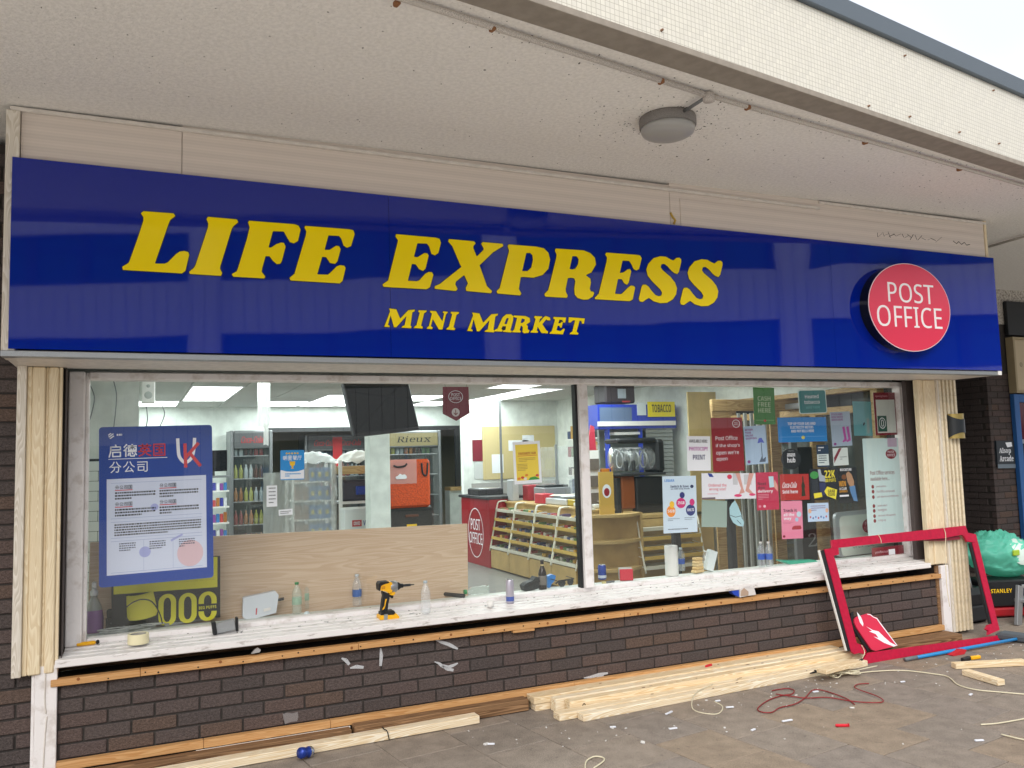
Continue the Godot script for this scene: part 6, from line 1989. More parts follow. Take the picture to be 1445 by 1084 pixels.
	words(t, "Track it", 0.1, 0.21, 0.73, 0.29, mat("4a1030", 0.6))
	words(t, "all the", 0.1, 0.32, 0.6, 0.4, white)
	words(t, "way", 0.1, 0.44, 0.46, 0.52, white)
	scribble(t, 0.08, 0.56, 0.55, 2, 0.03, mat("c46a88", 0.6), 2, 0.4)
	ink_oval(t, "balloon", 0.83, 0.36, 0.11, 0.075, mat("bcd8e4", 0.5), 2)
	ink_oval(t, "balloon", 0.72, 0.5, 0.08, 0.055, mat("a9c8e0", 0.5), 2)
	ink_poly(t, "red_van", [Vector2(0.47, 0.74), Vector2(0.52, 0.68), Vector2(0.62, 0.66), Vector2(0.9, 0.66), Vector2(0.93, 0.73), Vector2(0.9, 0.76), Vector2(0.5, 0.76)], mat("a8142c", 0.4), 2)
	ink_oval(t, "badge", 0.1, 0.93, 0.06, 0.03, M.maroon, 2)
	t = sheet("poster", "black advert for 22K puffs with yellow tags", "poster", [1142.4, 662], [1181.5, 660.7], [1144.6, 706.5], Z - 0.001, mat("1a1a24", 0.35), G)
	words(t, "22K", 0.52, 0.06, 0.9, 0.3, mat("f0e23a", 0.5))
	words(t, "000 PUFFS", 0.52, 0.33, 0.92, 0.44, mat("f0e23a", 0.5))
	ink_oval(t, "green_fruit", 0.16, 0.2, 0.15, 0.12, mat("3f9a4a", 0.5), 2)
	ink_poly(t, "device", [Vector2(0.05, 0.36), Vector2(0.27, 0.36), Vector2(0.27, 0.8), Vector2(0.07, 0.82)], mat("2c3138", 0.3), 3)
	ink_poly(t, "device", [Vector2(0.29, 0.02), Vector2(0.38, 0.02), Vector2(0.42, 0.2), Vector2(0.54, 0.25), Vector2(0.54, 0.42), Vector2(0.33, 0.4)], mat("a9b4c0", 0.3), 3)
	ink_poly(t, "device", [Vector2(0.32, 0.45), Vector2(0.55, 0.45), Vector2(0.5, 0.85), Vector2(0.34, 0.85)], mat("2b3462", 0.3), 3)
	ink_poly(t, "yellow_tag", [Vector2(0.48, 0.73), Vector2(0.6, 0.58), Vector2(0.95, 0.7), Vector2(0.88, 1.0), Vector2(0.58, 0.88)], mat("eee23a", 0.4), 4)
	ink_poly(t, "yellow_tag", [Vector2(0.1, 0.78), Vector2(0.38, 0.76), Vector2(0.4, 0.9), Vector2(0.12, 0.94)], mat("eee23a", 0.4), 4)
	words(t, "GRAB", 0.61, 0.68, 0.86, 0.78, blk, "sansb", 5)
	words(t, "YOURS", 0.6, 0.79, 0.86, 0.89, blk, "sansb", 5)
	t = sheet("sticker", "small pale blue card with rows of tiny figures", "sticker", [1139.4, 710.5], [1169, 709.4], [1140.7, 736.7], Z, mat("bcd4ec", 0.5), G)
	scribble(t, 0.15, 0.14, 0.85, 3, 0.11, mat("8a6a90", 0.6), 2, 0.35)
	for i in 7: ink_oval(t, "figure", 0.12 + 0.125 * i, 0.75 + (0.06 if i % 2 else 0.0), 0.035, 0.06, mat(["c0505a", "4a6aa8", "5a8ac8"][i % 3], 0.6), 2)
	ink_oval(t, "orange_spot", 0.1, 0.42, 0.08, 0.12, mat("e0b090", 0.6), 2)
	ink_oval(t, "orange_spot", 0.91, 0.42, 0.07, 0.12, mat("e0b090", 0.6), 2)
	t = sheet("poster", "dark energy drink poster with a crouching figure and the word WIN", "poster", [1182, 660], [1208.8, 659], [1184.5, 710.5], Z - 0.003, mat("14181a", 0.35), G)
	words(t, "ROCKSTAR", 0.12, 0.03, 0.72, 0.1, white)
	words(t, "WIN", 0.02, 0.38, 0.38, 0.53, mat("e0a02a", 0.5))
	words(t, "A CLUB", 0.03, 0.56, 0.4, 0.63, white)
	words(t, "EXPERIENCE", 0.03, 0.64, 0.44, 0.7, mat("e0a02a", 0.5))
	ink(t, "white_bar", 0.03, 0.77, 0.5, 0.82, white, 2)
	ink_poly(t, "figure", [Vector2(0.42, 0.18), Vector2(0.55, 0.12), Vector2(0.7, 0.2), Vector2(0.82, 0.4), Vector2(0.8, 0.55), Vector2(0.6, 0.55), Vector2(0.48, 0.42)], mat("b08a68", 0.6), 2)
	ink_poly(t, "jeans", [Vector2(0.55, 0.55), Vector2(0.85, 0.52), Vector2(0.88, 0.7), Vector2(0.95, 0.97), Vector2(0.75, 0.95), Vector2(0.6, 0.7)], mat("5a86b4", 0.6), 3)
	ink_oval(t, "fire_glow", 0.3, 0.27, 0.12, 0.07, mat("7a4a22", 0.6), 2)
	t = sheet("sticker", "frosted square of torn film below the wide white poster", "sticker", [990.5, 705.8], [1026, 707], [991.4, 743.7], Z, mat("a9c2b8", 0.8, {"tex": M.speck, "scale": 9.0}), G)
	t = thing("sticker", "torn pale blue half-moon paper sticker with black marks", "sticker", pz(1045, 743, Z), 0.0, G)
	var p = PackedVector2Array()
	for q in [[830, 357], [795, 395], [770, 440], [775, 530], [810, 600], [860, 635], [920, 645], [930, 600], [895, 500], [865, 420]]:
		var w = pz(930 + q[0] / 7.741, 660 + q[1] / 7.741, Z) - t.position
		p.append(Vector2(w.x, w.y))
	st = nb()
	prism(st, p, -0.0012, 0.0)
	obj("sheet", st, mat("a8cfd8", 0.6), t)
	st = nb()
	for s in [[[1030, 727], [1038, 730], [1046, 728]], [[1040, 734], [1046, 740]], [[1046, 728], [1048, 733]]]:
		for i in s.size() - 1:
			var b0 = pz(s[i][0], s[i][1], Z) - t.position
			var b1 = pz(s[i + 1][0], s[i + 1][1], Z) - t.position
			var dd = (b1 - b0).normalized() * 0.002
			prism(st, PackedVector2Array([Vector2(b0.x + dd.y, b0.y - dd.x), Vector2(b1.x + dd.y, b1.y - dd.x), Vector2(b1.x - dd.y, b1.y + dd.x), Vector2(b0.x - dd.y, b0.y + dd.x)]), 0.0, 0.0005)
	obj("black_mark", st, blk, t)
	# grey framed pavement board standing inside the window
	t = sheet("pavement_board", "grey metal framed pavement board with an oval mark, standing inside the window", "sign", [1178, 724], [1262, 716], [1170, 786], -0.55, M.alu, "", 0.03, 0.05)
	st = nb()
	prism(st, rrect(t.get_meta("w") * 0.9, t.get_meta("h") * 0.9, 0.04), 0.0, 0.002, Transform3D(Basis(), Vector3(0.01, t.get_meta("h") * 0.46, 0)))
	obj("poster_face", st, mat("b9c0b6", 0.4), t)
	ink_oval(t, "maroon_oval", 0.53, 0.37, 0.1, 0.16, M.maroon, 7)
	words(t, "POST", 0.48, 0.27, 0.58, 0.36, mat("c08a92", 0.6), "sans", 8)
	words(t, "OFFICE", 0.46, 0.38, 0.6, 0.47, mat("c08a92", 0.6), "sans", 8)
	words(t, "OPEN HERE", 0.25, 0.72, 0.6, 0.84, mat("6a706c", 0.6), "sans", 7)

func ring(t, u, v, ru, rv, inner, m, layer = 2):
	var st = nb()
	var c = uvp(t, u, v)
	var o = oval(ru * t.get_meta("w"), rv * t.get_meta("h"), 28)
	for i in o.size():
		var a = o[i]
		var b = o[(i + 1) % o.size()]
		var z = 0.0004 * layer
		quad(st, Vector3(c.x + a.x, c.y + a.y, z), Vector3(c.x + b.x, c.y + b.y, z), Vector3(c.x + b.x * inner, c.y + b.y * inner, z), Vector3(c.x + a.x * inner, c.y + a.y * inner, z))
	return obj("ring_line", st, m, t)
func round_sticker(label, a, b, r, z, m, group):
	var c = pz(a, b, z)
	var t = thing("sticker", label, "sticker", c, 0.0, group)
	var rx = (pz(a + r, b, z) - c).x
	var ry = (pz(a, b - r * 1.05, z) - c).y
	var st = nb()
	prism(st, oval(rx, ry, 40), -0.001, 0.0)
	obj("sheet", st, m, t)
	return t

# ---------------------------------------------------------------- things on the sills
func ppoly(o, sc, list, z, base) -> PackedVector2Array:       # photograph outline on the plane z, in the thing's axes
	var p = PackedVector2Array()
	for i in range(0, list.size(), 2):
		var w = pz(o[0] + list[i] / sc, o[1] + list[i + 1] / sc, z) - base
		p.append(Vector2(w.x, w.y))
	return p
func slab_part(t, called, p, z0, z1, m, r = 0.0):
	var q = p
	if r > 0.0: q = scaled(rounded(scaled(p, 1000.0), r * 1000.0), 0.001)
	var st = nb()
	prism(st, q, z0, z1)
	return obj(called, st, m, t)
func water_bottle(label, at, r, h, cap, band = null, tint = null, group = ""):
	var t = thing("water_bottle", label, "bottle", at, 0.0, group)
	var st = nb(true)
	var pr = v2([0.0, 0.001, r * 0.8, 0.0, r, 0.008, r, h * 0.2, r * 0.95, h * 0.24, r, h * 0.28, r * 0.97, h * 0.44, r, h * 0.48, r, h * 0.62, r * 0.9, h * 0.72, r * 0.5, h * 0.86, r * 0.36, h * 0.9, r * 0.36, h * 0.935])
	lathe(st, pr, 20)
	obj("body", st, tint if tint else M.clear, t)
	st = nb(true)
	lathe(st, v2([0.0, h * 0.93, r * 0.44, h * 0.93, r * 0.44, h, 0.0, h]), 14)
	obj("cap", st, cap, t)
	if band:
		st = nb(true)
		lathe(st, v2([r * 1.004, h * 0.3, r * 1.01, h * 0.305, r * 1.01, h * 0.52, r * 1.004, h * 0.525]), 20)
		obj("label_band", st, band, t)
	return t
func drinks_can(called, label, at, r, h, m, band, group = ""):
	var t = thing(called, label, "can", at, 0.0, group)
	var st = nb(true)
	lathe(st, v2([0.0, 0.004, r * 0.7, 0.002, r * 0.8, 0.0, r, 0.008, r, h - 0.014, r * 0.84, h - 0.003]), 24)
	obj("body", st, m, t)
	st = nb(true)
	lathe(st, v2([r * 0.84, h - 0.003, r * 0.85, h, r * 0.8, h, r * 0.76, h - 0.005, 0.0, h - 0.005]), 24)
	obj("lid", st, M.steel, t)
	st = nb(true)
	lathe(st, v2([r * 1.002, h * 0.12, r * 1.008, h * 0.125, r * 1.008, h * 0.3, r * 1.002, h * 0.305]), 24)
	obj("printed_band", st, band, t)
	return t

func build_sill_things():
	var Z
	var b
	var t
	var st
	var clear_grey = mat("dfe6ea", 0.04, {"alpha": 0.22})
	var green_tint = mat("cfe8da", 0.05, {"alpha": 0.2})
	# plywood sheet
	t = thing("plywood_sheet", "large bare plywood sheet standing on edge behind the inner sill", "board", Vector3(0.95, 0, -0.752), 0.0)
	t.rotation.z = -0.013
	wbx("sheet", Vector3(-1.22, 0.02, -0.009), Vector3(1.22, 1.115, 0.009), M.ply, t, 0.001)
	# yellow and black advert board
	Z = -0.66
	b = pz(234, 878, Z)
	t = thing("advert_board", "black and yellow puff advert board with big yellow zeros behind the blue poster", "board", b)
	var o3 = [110.0, 800.0, 4.983]
	var Q = func(list): return ppoly([110.0, 800.0], 4.983, list, Z, b)
	slab_part(t, "board", Q.call([235, -60, 1000, -75, 1000, 355, 235, 420]), -0.012, 0.0, M.black)
	var yel = mat("d8d22a", 0.4)
	slab_part(t, "yellow_band", Q.call([250, -50, 980, -70, 980, 142, 250, 195]), 0.0002, 0.0015, yel)
	var zero = func(x0, x1, y0, y1):
		var u = nb()
		var c = Q.call([(x0 + x1) * 0.5, (y0 + y1) * 0.5])[0]
		var e = Q.call([x1, y0])[0] - c
		var pts = rrect(e.x * 2, e.y * 2, e.x * 0.98, 8)
		var k = Vector2(0.42, 0.76)
		for i in pts.size():
			var a = pts[i]
			var d = pts[(i + 1) % pts.size()]
			quad(u, Vector3(c.x + a.x, c.y + a.y, 0.0018), Vector3(c.x + d.x, c.y + d.y, 0.0018), Vector3(c.x + d.x * k.x, c.y + d.y * k.y, 0.0018), Vector3(c.x + a.x * k.x, c.y + a.y * k.y, 0.0018))
		obj("zero", u, yel, t)
	zero.call(565, 690, 185, 420)
	zero.call(708, 835, 178, 400)
	zero.call(848, 975, 168, 385)
	slab_part(t, "black_patch", Q.call([840, 262, 978, 256, 978, 308, 840, 314]), 0.002, 0.0026, M.black)
	var a0 = Q.call([850, 300])[0]
	var a1 = Q.call([972, 268])[0]
	letters(t, "BIG PUFFS", a0.x, a0.y, a1.x, a1.y, 0.0027, yel, "sansb", 0.0005)
	a0 = Q.call([710, 108])[0]
	a1 = Q.call([962, 86])[0]
	letters(t, "POWERED BY RELX", a0.x, a0.y, a1.x, a1.y, 0.0016, M.black, "sansb", 0.0005)
	# spray bottle
	t = thing("spray_bottle", "clear spray bottle half full of purple liquid in the window corner", "bottle", py(132, 892, 0.6))
	st = nb(true)
	lathe(st, v2([0.0, 0.001, 0.05, 0.0, 0.053, 0.01, 0.053, 0.08, 0.046, 0.13]), 20)
	obj("liquid", st, mat("9a6ba4", 0.1), t)
	st = nb(true)
	lathe(st, v2([0.0465, 0.13, 0.04, 0.155, 0.024, 0.19, 0.018, 0.2, 0.018, 0.215]), 20)
	obj("shoulder", st, mat("d5dcd6", 0.1, {"alpha": 0.5}), t)
	st = nb(true)
	lathe(st, v2([0.022, 0.215, 0.023, 0.24, 0.014, 0.25, 0.012, 0.28, 0.0, 0.283]), 14)
	obj("collar", st, M.white, t)
	wbx("nozzle", Vector3(-0.012, 0.265, -0.02), Vector3(0.012, 0.297, 0.05), M.white, t, 0.005)
	# black mixer desk and the small black box on it
	t = thing("audio_mixer", "black audio mixer with a row of silver knobs on the inner sill", "mixer", py(183, 889, 0.6), 0.12)
	wbx("body", Vector3(-0.125, 0, -0.12), Vector3(0.125, 0.075, 0.0), M.black, t, 0.006)
	for i in 7:
		st = nb(true)
		lathe(st, v2([0.0, 0.012, 0.006, 0.012, 0.007, 0.0]), 10, Transform3D(Basis(Vector3.RIGHT, PI / 2), Vector3(-0.1 + 0.033 * i, 0.025, 0.0)))
		obj("knob", st, M.steel, t)
		wbx("legend", Vector3(-0.105 + 0.033 * i, 0.05, 0.0002), Vector3(-0.09 + 0.033 * i, 0.054, 0.0012), mat("8a8c8e", 0.6), t)
	t = thing("power_adapter", "small black adapter box on top of the audio mixer", "adapter", py(183, 889, 0.6) + Vector3(-0.075, 0.0755, -0.05), -0.1)
	wbx("body", Vector3(-0.05, 0, -0.03), Vector3(0.05, 0.05, 0.03), M.black, t, 0.006)
	wbx("pale_label", Vector3(0.0, 0.012, 0.0302), Vector3(0.025, 0.035, 0.0315), mat("9a9c9e", 0.6), t)
	# yellow paper cone lying on the mixer
	t = thing("paper_roll", "loose cone of yellow paper resting on the audio mixer", "paper", py(183, 889, 0.6) + Vector3(0.07, 0.078, -0.05))
	st = nb(true)
	lathe(st, v2([0.105, 0.0, 0.11, 0.02, 0.098, 0.1, 0.09, 0.145, 0.08, 0.146, 0.085, 0.1, 0.09, 0.03]), 22, Transform3D(Basis(Vector3.BACK, 0.12) * Basis(Vector3.RIGHT, 0.15), Vector3(0, 0.0, 0)))
	obj("outer_turn", st, mat("e6dc4a", 0.6), t)
	slab_part(t, "loose_edge", v2([-0.13, 0.01, -0.05, 0.0, -0.05, 0.14, -0.085, 0.14]), 0.03, 0.032, mat("e6dc4a", 0.6))
	# black lead, cable heap, socket, metal strip
	t = thing("cable", "thin black lead looping from the adapter over the yellow paper", "cable", py(205, 880, 0.6))
	var pts = []
	for q in [[178, 857], [188, 850], [200, 846], [212, 848], [220, 856], [226, 868], [229, 880]]: pts.append(pz(q[0], q[1], -0.38) - t.position)
	st = nb(true)
	tube(st, curve(pts), 0.0035, 6)
	obj("lead", st, M.black, t)
	t = thing("cable", "coil of pale grey cable heaped before the audio mixer", "cable", py(185, 892, 0.6))
	for k in 4:
		pts = []
		for i in 11: pts.append(Vector3((0.09 + 0.03 * k) * cos(i * 0.55 + k * 1.7) + rnd(-0.03, 0.03), 0.006 + 0.007 * k + rnd(0, 0.006), 0.035 * sin(i * 0.45 + k) + 0.01 + rnd(-0.006, 0.006)))
		st = nb(true)
		tube(st, curve(pts, 3), 0.0035, 5)
		obj("loop", st, mat("b9bcb8", 0.5), t)
	t = thing("wall_socket", "white plastic socket back box beside the mixer", "socket", py(244, 879, 0.6), 0.3)
	wbx("box", Vector3(-0.05, 0, -0.03), Vector3(0.05, 0.075, 0.0), M.white, t, 0.008)
	wbx("inner_plate", Vector3(-0.035, 0.02, 0.0002), Vector3(0.03, 0.055, 0.002), mat("c9cdc8", 0.5), t)
	t = thing("metal_strip", "long grey galvanised strip lying along the inner sill", "strip", py(285, 872, 0.605))
	var m0 = py(231, 882, 0.612) - t.position
	var m1 = py(348, 864, 0.612) - t.position
	var dir = (m1 - m0).normalized()
	bx("strip", (m0 + m1) * 0.5, Vector3(m0.distance_to(m1), 0.018, 0.03), M.alu, t, 0.002, Basis(dir, Vector3.UP, dir.cross(Vector3.UP)))
	for i in 3: bx("hole", (m0 + m1) * 0.5 + dir * (0.04 + 0.03 * i) + Vector3(0, 0.002, 0.0152), Vector3(0.008, 0.006, 0.001), M.black, t, 0.0, Basis(dir, Vector3.UP, dir.cross(Vector3.UP)))
	# white dispenser cover
	t = thing("dispenser_cover", "white plastic dispenser cover lying tilted on the inner sill", "cover", py(366, 871, 0.6), 0.0)
	b = t.position
	slab_part(t, "cover", ppoly([110.0, 800.0], 4.983, [1160, 215, 1385, 168, 1408, 195, 1390, 320, 1190, 375, 1155, 350], b.z, b), -0.03, 0.02, mat("d5dce2", 0.35), 0.006)
	slab_part(t, "grip", ppoly([110.0, 800.0], 4.983, [1300, 292, 1350, 280, 1352, 298, 1302, 312], b.z, b), 0.0205, 0.028, M.white, 0.002)
	slab_part(t, "red_tick", ppoly([110.0, 800.0], 4.983, [1248, 290, 1258, 286, 1254, 332, 1246, 334], b.z, b), 0.0205, 0.0212, mat("c2404a", 0.5))
	slab_part(t, "dark_spindle", ppoly([110.0, 800.0], 4.983, [1408, 225, 1448, 215, 1448, 235, 1408, 243], b.z, b), -0.01, 0.0, M.dark)
	# door closer arm block on the outer sill
	t = thing("metal_block", "grey metal closer block with black plastic ends on the outer sill", "block", py(318, 893, 0.622))
	bx("body", Vector3(0.0, 0.037, 0), Vector3(0.105, 0.06, 0.04), M.alu, t, 0.003, Basis(Vector3.BACK, 0.13))
	bx("black_end", Vector3(-0.062, 0.035, 0.005), Vector3(0.022, 0.072, 0.06), M.black, t, 0.004, Basis(Vector3.BACK, 0.13))
	bx("black_end", Vector3(0.062, 0.042, 0.0), Vector3(0.014, 0.078, 0.045), M.black, t, 0.004, Basis(Vector3.BACK, 0.02))
	# roll of masking tape
	t = thing("tape_roll", "roll of cream masking tape on the outer sill", "tape", py(195, 908, 0.628))
	st = nb(true)
	lathe(st, v2([0.041, 0.0, 0.053, 0.0, 0.0535, 0.002, 0.0535, 0.05, 0.053, 0.052, 0.041, 0.052, 0.041, 0.0]), 28)
	obj("tape", st, mat("e8dfb8", 0.6), t)
	st = nb(true)
	lathe(st, v2([0.0405, 0.001, 0.0405, 0.051, 0.038, 0.051, 0.038, 0.001, 0.0405, 0.001]), 28)
	obj("core", st, mat("9b9890", 0.8), t)
	# trimming knife
	t = thing("trimming_knife", "yellow handled trimming knife lying in the sill corner", "knife", py(122, 911, 0.628), 0.08)
	wbx("handle", Vector3(-0.05, 0.001, -0.012), Vector3(0.045, 0.02, 0.012), M.drill_yellow, t, 0.006)
	wbx("black_end", Vector3(0.0455, 0.001, -0.013), Vector3(0.062, 0.022, 0.013), M.black, t, 0.005)
	wbx("black_grip", Vector3(-0.065, 0.001, -0.014), Vector3(-0.04, 0.026, -0.0125), M.black, t, 0.0)
	# bottles
	var green_cap = mat("1f8a4a", 0.4)
	water_bottle("clear bottle with a green cap, in front of its twin before the plywood", py(419, 866, 0.6), 0.031, 0.2, green_cap, mat("a9d0b6", 0.3, {"alpha": 0.6}), green_tint, "green-capped bottles on the inner sill")
	water_bottle("clear bottle with a green cap, behind its twin before the plywood", py(434, 862, 0.6) + Vector3(0, 0, -0.05), 0.031, 0.21, green_cap, mat("a9d0b6", 0.3, {"alpha": 0.6}), green_tint, "green-capped bottles on the inner sill")
	water_bottle("clear bottle with a blue label standing before the plywood", py(504, 855, 0.6), 0.031, 0.21, mat("c9d2d6", 0.4), mat("2f5fa8", 0.4), clear_grey)
	water_bottle("empty clear bottle without label on the outer sill right of the drill", py(601, 866, 0.622), 0.029, 0.2, mat("b9c6cc", 0.4), null, clear_grey)
	t = thing("bottle_cap", "white bottle cap at the foot of the green-capped bottles", "cap", py(433, 868, 0.6))
	st = nb(true)
	lathe(st, v2([0.0, 0.024, 0.012, 0.022, 0.019, 0.012, 0.019, 0.0, 0.0, 0.0]), 14)
	obj("cap", st, mat("d9e8ea", 0.3), t)
	cordless_drill()
	sill_crumbs()
	# wrench-like cutter and the lying bottle
	t = thing("hand_tool", "black handled hand tool with a yellow end lying on the inner sill", "tool", py(634, 843, 0.6))
	m0 = py(620, 838, 0.615) - t.position
	m1 = py(655, 841, 0.615) - t.position
	st = nb(true)
	tube(st, [m0 + Vector3(0.012, 0, 0), m0.lerp(m1, 0.6), m1], 0.014, 8)
	obj("handle", st, M.black, t)
	st = nb(true)
	tube(st, [m0, m0 + Vector3(0.0115, 0, 0)], 0.0142, 8)
	obj("yellow_end", st, M.drill_yellow, t)
	t = thing("water_bottle", "crushed clear bottle with a green cap lying on the inner sill", "bottle", py(672, 840, 0.6))
	st = nb(true)
	lathe(st, v2([0.012, -0.005, 0.014, 0.01, 0.03, 0.04, 0.027, 0.06, 0.032, 0.075, 0.026, 0.1, 0.031, 0.12, 0.031, 0.16, 0.0, 0.162]), 9, Transform3D(Basis(Vector3.BACK, -PI / 2 + 0.03) , Vector3(-0.07, 0.03, 0)))
	obj("body", st, green_tint, t)
	st = nb(true)
	lathe(st, v2([0.0, -0.022, 0.017, -0.022, 0.017, -0.004, 0.0, -0.004]), 12, Transform3D(Basis(Vector3.BACK, -PI / 2 + 0.03), Vector3(-0.07, 0.03, 0)))
	obj("cap", st, green_cap, t)
	t = thing("paper_cup", "small white cup on the outer sill beside the tall can", "cup", py(692, 857, 0.618))
	st = nb(true)
	lathe(st, v2([0.0, 0.0, 0.019, 0.0, 0.022, 0.042, 0.0205, 0.042, 0.018, 0.003, 0.0, 0.003]), 18)
	obj("cup", st, M.white, t)
	drinks_can("drinks_can", "tall slim silver and lilac drinks can on the outer sill", py(720, 852, 0.618), 0.0265, 0.157, mat("b9b4c0", 0.3, {"metal": 0.4}), mat("4a5fa8", 0.4))
	# pouch, beer bottle, blue thing, sunglasses
	t = thing("black_case", "soft black case lying on the inner sill beside the brown bottle", "case", py(749, 833, 0.605))
	b = t.position
	slab_part(t, "body", ppoly([600.0, 780.0], 6.02, [820, 280, 850, 255, 900, 235, 925, 200, 965, 210, 985, 260, 965, 295, 900, 315, 835, 325], b.z, b), -0.04, 0.03, mat("23282b", 0.6), 0.006)
	slab_part(t, "flap", ppoly([600.0, 780.0], 6.02, [860, 262, 905, 240, 950, 225, 960, 240, 900, 270, 870, 280], b.z, b), 0.0305, 0.036, M.black, 0.003)
	t = thing("beer_bottle", "dark brown glass bottle with a pale label on the inner sill", "bottle", py(766, 832, 0.605))
	st = nb(true)
	lathe(st, v2([0.0, 0.0, 0.028, 0.0, 0.03, 0.006, 0.03, 0.115, 0.024, 0.14, 0.0135, 0.165, 0.012, 0.2, 0.0135, 0.202, 0.0135, 0.212, 0.0, 0.212]), 20)
	obj("glass", st, mat("1c100b", 0.08), t)
	st = nb(true)
	lathe(st, v2([0.0301, 0.035, 0.0306, 0.036, 0.0306, 0.1, 0.0301, 0.101]), 20)
	obj("label_band", st, mat("6f6a64", 0.5), t)
	st = nb(true)
	lathe(st, v2([0.0135, 0.17, 0.0142, 0.171, 0.013, 0.182, 0.0128, 0.182]), 16)
	obj("neck_band", st, mat("b9a878", 0.4), t)
	t = thing("blue_pouch", "crumpled bright blue pouch behind the sunglasses", "pouch", py(778, 828, 0.605))
	b = t.position
	slab_part(t, "pouch", ppoly([600.0, 780.0], 6.02, [1035, 200, 1075, 183, 1105, 195, 1098, 235, 1065, 270, 1058, 300, 1040, 300], b.z, b), -0.03, 0.01, mat("2f86d6", 0.4), 0.004)
	t = thing("sunglasses", "dark sunglasses resting upside down on the inner sill", "sunglasses", py(797, 828, 0.612))
	b = t.position
	for l in [[1125, 252, 1185, 235, 1192, 260, 1178, 288, 1150, 293, 1132, 275], [1205, 232, 1255, 222, 1260, 250, 1245, 276, 1220, 280, 1208, 262]]:
		slab_part(t, "lens", ppoly([600.0, 780.0], 6.02, l, b.z, b), 0.0, 0.003, mat("2a2c30", 0.08), 0.002)
	slab_part(t, "brow_bar", ppoly([600.0, 780.0], 6.02, [1100, 260, 1130, 235, 1262, 215, 1262, 226, 1135, 250, 1110, 266], b.z, b), 0.0032, 0.007, M.black)
	st = nb(true)
	var l0 = ppoly([600.0, 780.0], 6.02, [1262, 220, 1120, 240], b.z, b)
	tube(st, [Vector3(l0[0].x, l0[0].y, 0), Vector3(l0[0].x - 0.01, l0[0].y + 0.005, -0.1)], 0.003, 5)
	tube(st, [Vector3(l0[1].x, l0[1].y, 0), Vector3(l0[1].x - 0.01, l0[1].y + 0.005, -0.1)], 0.003, 5)
	obj("temple_arm", st, M.black, t)
	# right of the bar
	drinks_can("drinks_can", "blue drinks can with white print on the inner sill", py(850, 818, 0.605), 0.032, 0.115, mat("1d3f9c", 0.3, {"metal": 0.3}), mat("c9d2e2", 0.35))
	t = thing("trimming_knife", "trimming knife with a cream grip lying below the blue can", "knife", py(858, 823, 0.605), 0.1)
	wbx("grip", Vector3(-0.055, 0, -0.01), Vector3(-0.02, 0.015, 0.01), mat("d8c888", 0.5), t, 0.004)
	wbx("blade_body", Vector3(-0.019, 0, -0.008), Vector3(0.06, 0.014, 0.008), M.grey_metal, t, 0.004)
	t = thing("screw_box", "small red and grey box of screws on the inner sill", "box", py(884, 819, 0.605), -0.45)
	wbx("red_face", Vector3(-0.05, 0, 0.0), Vector3(0.05, 0.085, 0.02), mat("c81f38", 0.5), t, 0.002)
	wbx("grey_side", Vector3(-0.05, 0, -0.1), Vector3(0.05, 0.085, -0.0005), mat("a9a79e", 0.6), t, 0.002)
	t = thing("kitchen_roll", "upright white kitchen roll on the inner sill", "paper roll", py(948.5, 812, 0.605))
	st = nb(true)
	lathe(st, v2([0.018, 0.002, 0.05, 0.0, 0.052, 0.004, 0.052, 0.228, 0.05, 0.232, 0.02, 0.232, 0.018, 0.226]), 28)
	obj("roll", st, M.white, t)
	st = nb(true)
	lathe(st, v2([0.0175, 0.003, 0.0175, 0.229, 0.016, 0.229, 0.016, 0.003]), 18)
	obj("core", st, mat("8f887c", 0.8), t)
	water_bottle("small clear bottle with a blue label beside the kitchen roll", py(965, 806, 0.605) + Vector3(0, 0, -0.03), 0.03, 0.185, mat("c9d6da", 0.4), mat("2a58b8", 0.4), clear_grey)
	t = thing("sponge_stack", "torn stack of beige foam beside the white carton on the sill", "foam", py(985, 808, 0.605), 0.15)
	for k in 5: bx("layer", Vector3(rnd(-0.008, 0.008), 0.012 + 0.024 * k, rnd(-0.006, 0.006)), Vector3(0.1 - 0.008 * k, 0.022, 0.06), mat(["e0c48e", "d8b87c", "e6cf9c"][k % 3], 0.9), t, 0.006, Basis(Vector3.UP, rnd(-0.3, 0.3)))
	t = thing("paper_carton", "white paper carton leaning on the beige foam", "carton", py(1003, 806, 0.605))
	bx("carton", Vector3(0.0, 0.085, 0.0), Vector3(0.075, 0.165, 0.05), mat("dde6e6", 0.5), t, 0.003, Basis(Vector3.BACK, -0.35))
	bx("clear_end", Vector3(-0.055, 0.1, 0.0), Vector3(0.02, 0.13, 0.045), M.clear, t, 0.003, Basis(Vector3.BACK, -0.3))
	for k in 2:
		water_bottle(["clear bottle with a blue label, left one of a pair near the teal bag", "clear bottle with a blue label, right one of a pair near the teal bag"][k], py(1075 + 11 * k, 800, 0.605), 0.03, 0.205, M.white, mat("2f5fc0", 0.4), clear_grey, "pair of bottles near the teal bag")
	t = thing("plastic_bag", "flat folded teal plastic bag on the inner sill", "bag", py(1128, 796, 0.605))
	b = t.position
	slab_part(t, "bag", ppoly([1090.0, 640.0], 6.775, [60, 1020, 200, 1025, 400, 1018, 430, 1035, 420, 1050, 200, 1065, 160, 1060], b.z, b), -0.06, 0.01, mat("22a888", 0.35), 0.003)
	# crumpled packet and scraps on the batten
	t = thing("crumpled_packet", "crumpled white and blue packet stuck on the batten", "packet", pz(1048, 843, 0.035))
	b = t.position
	var C = func(l): return ppoly([1020.0, 820.0], 9.03, l, 0.035, b)
	slab_part(t, "blue_side", C.call([85, 110, 190, 90, 195, 200, 130, 170]), -0.03, 0.012, mat("2247b8", 0.5))
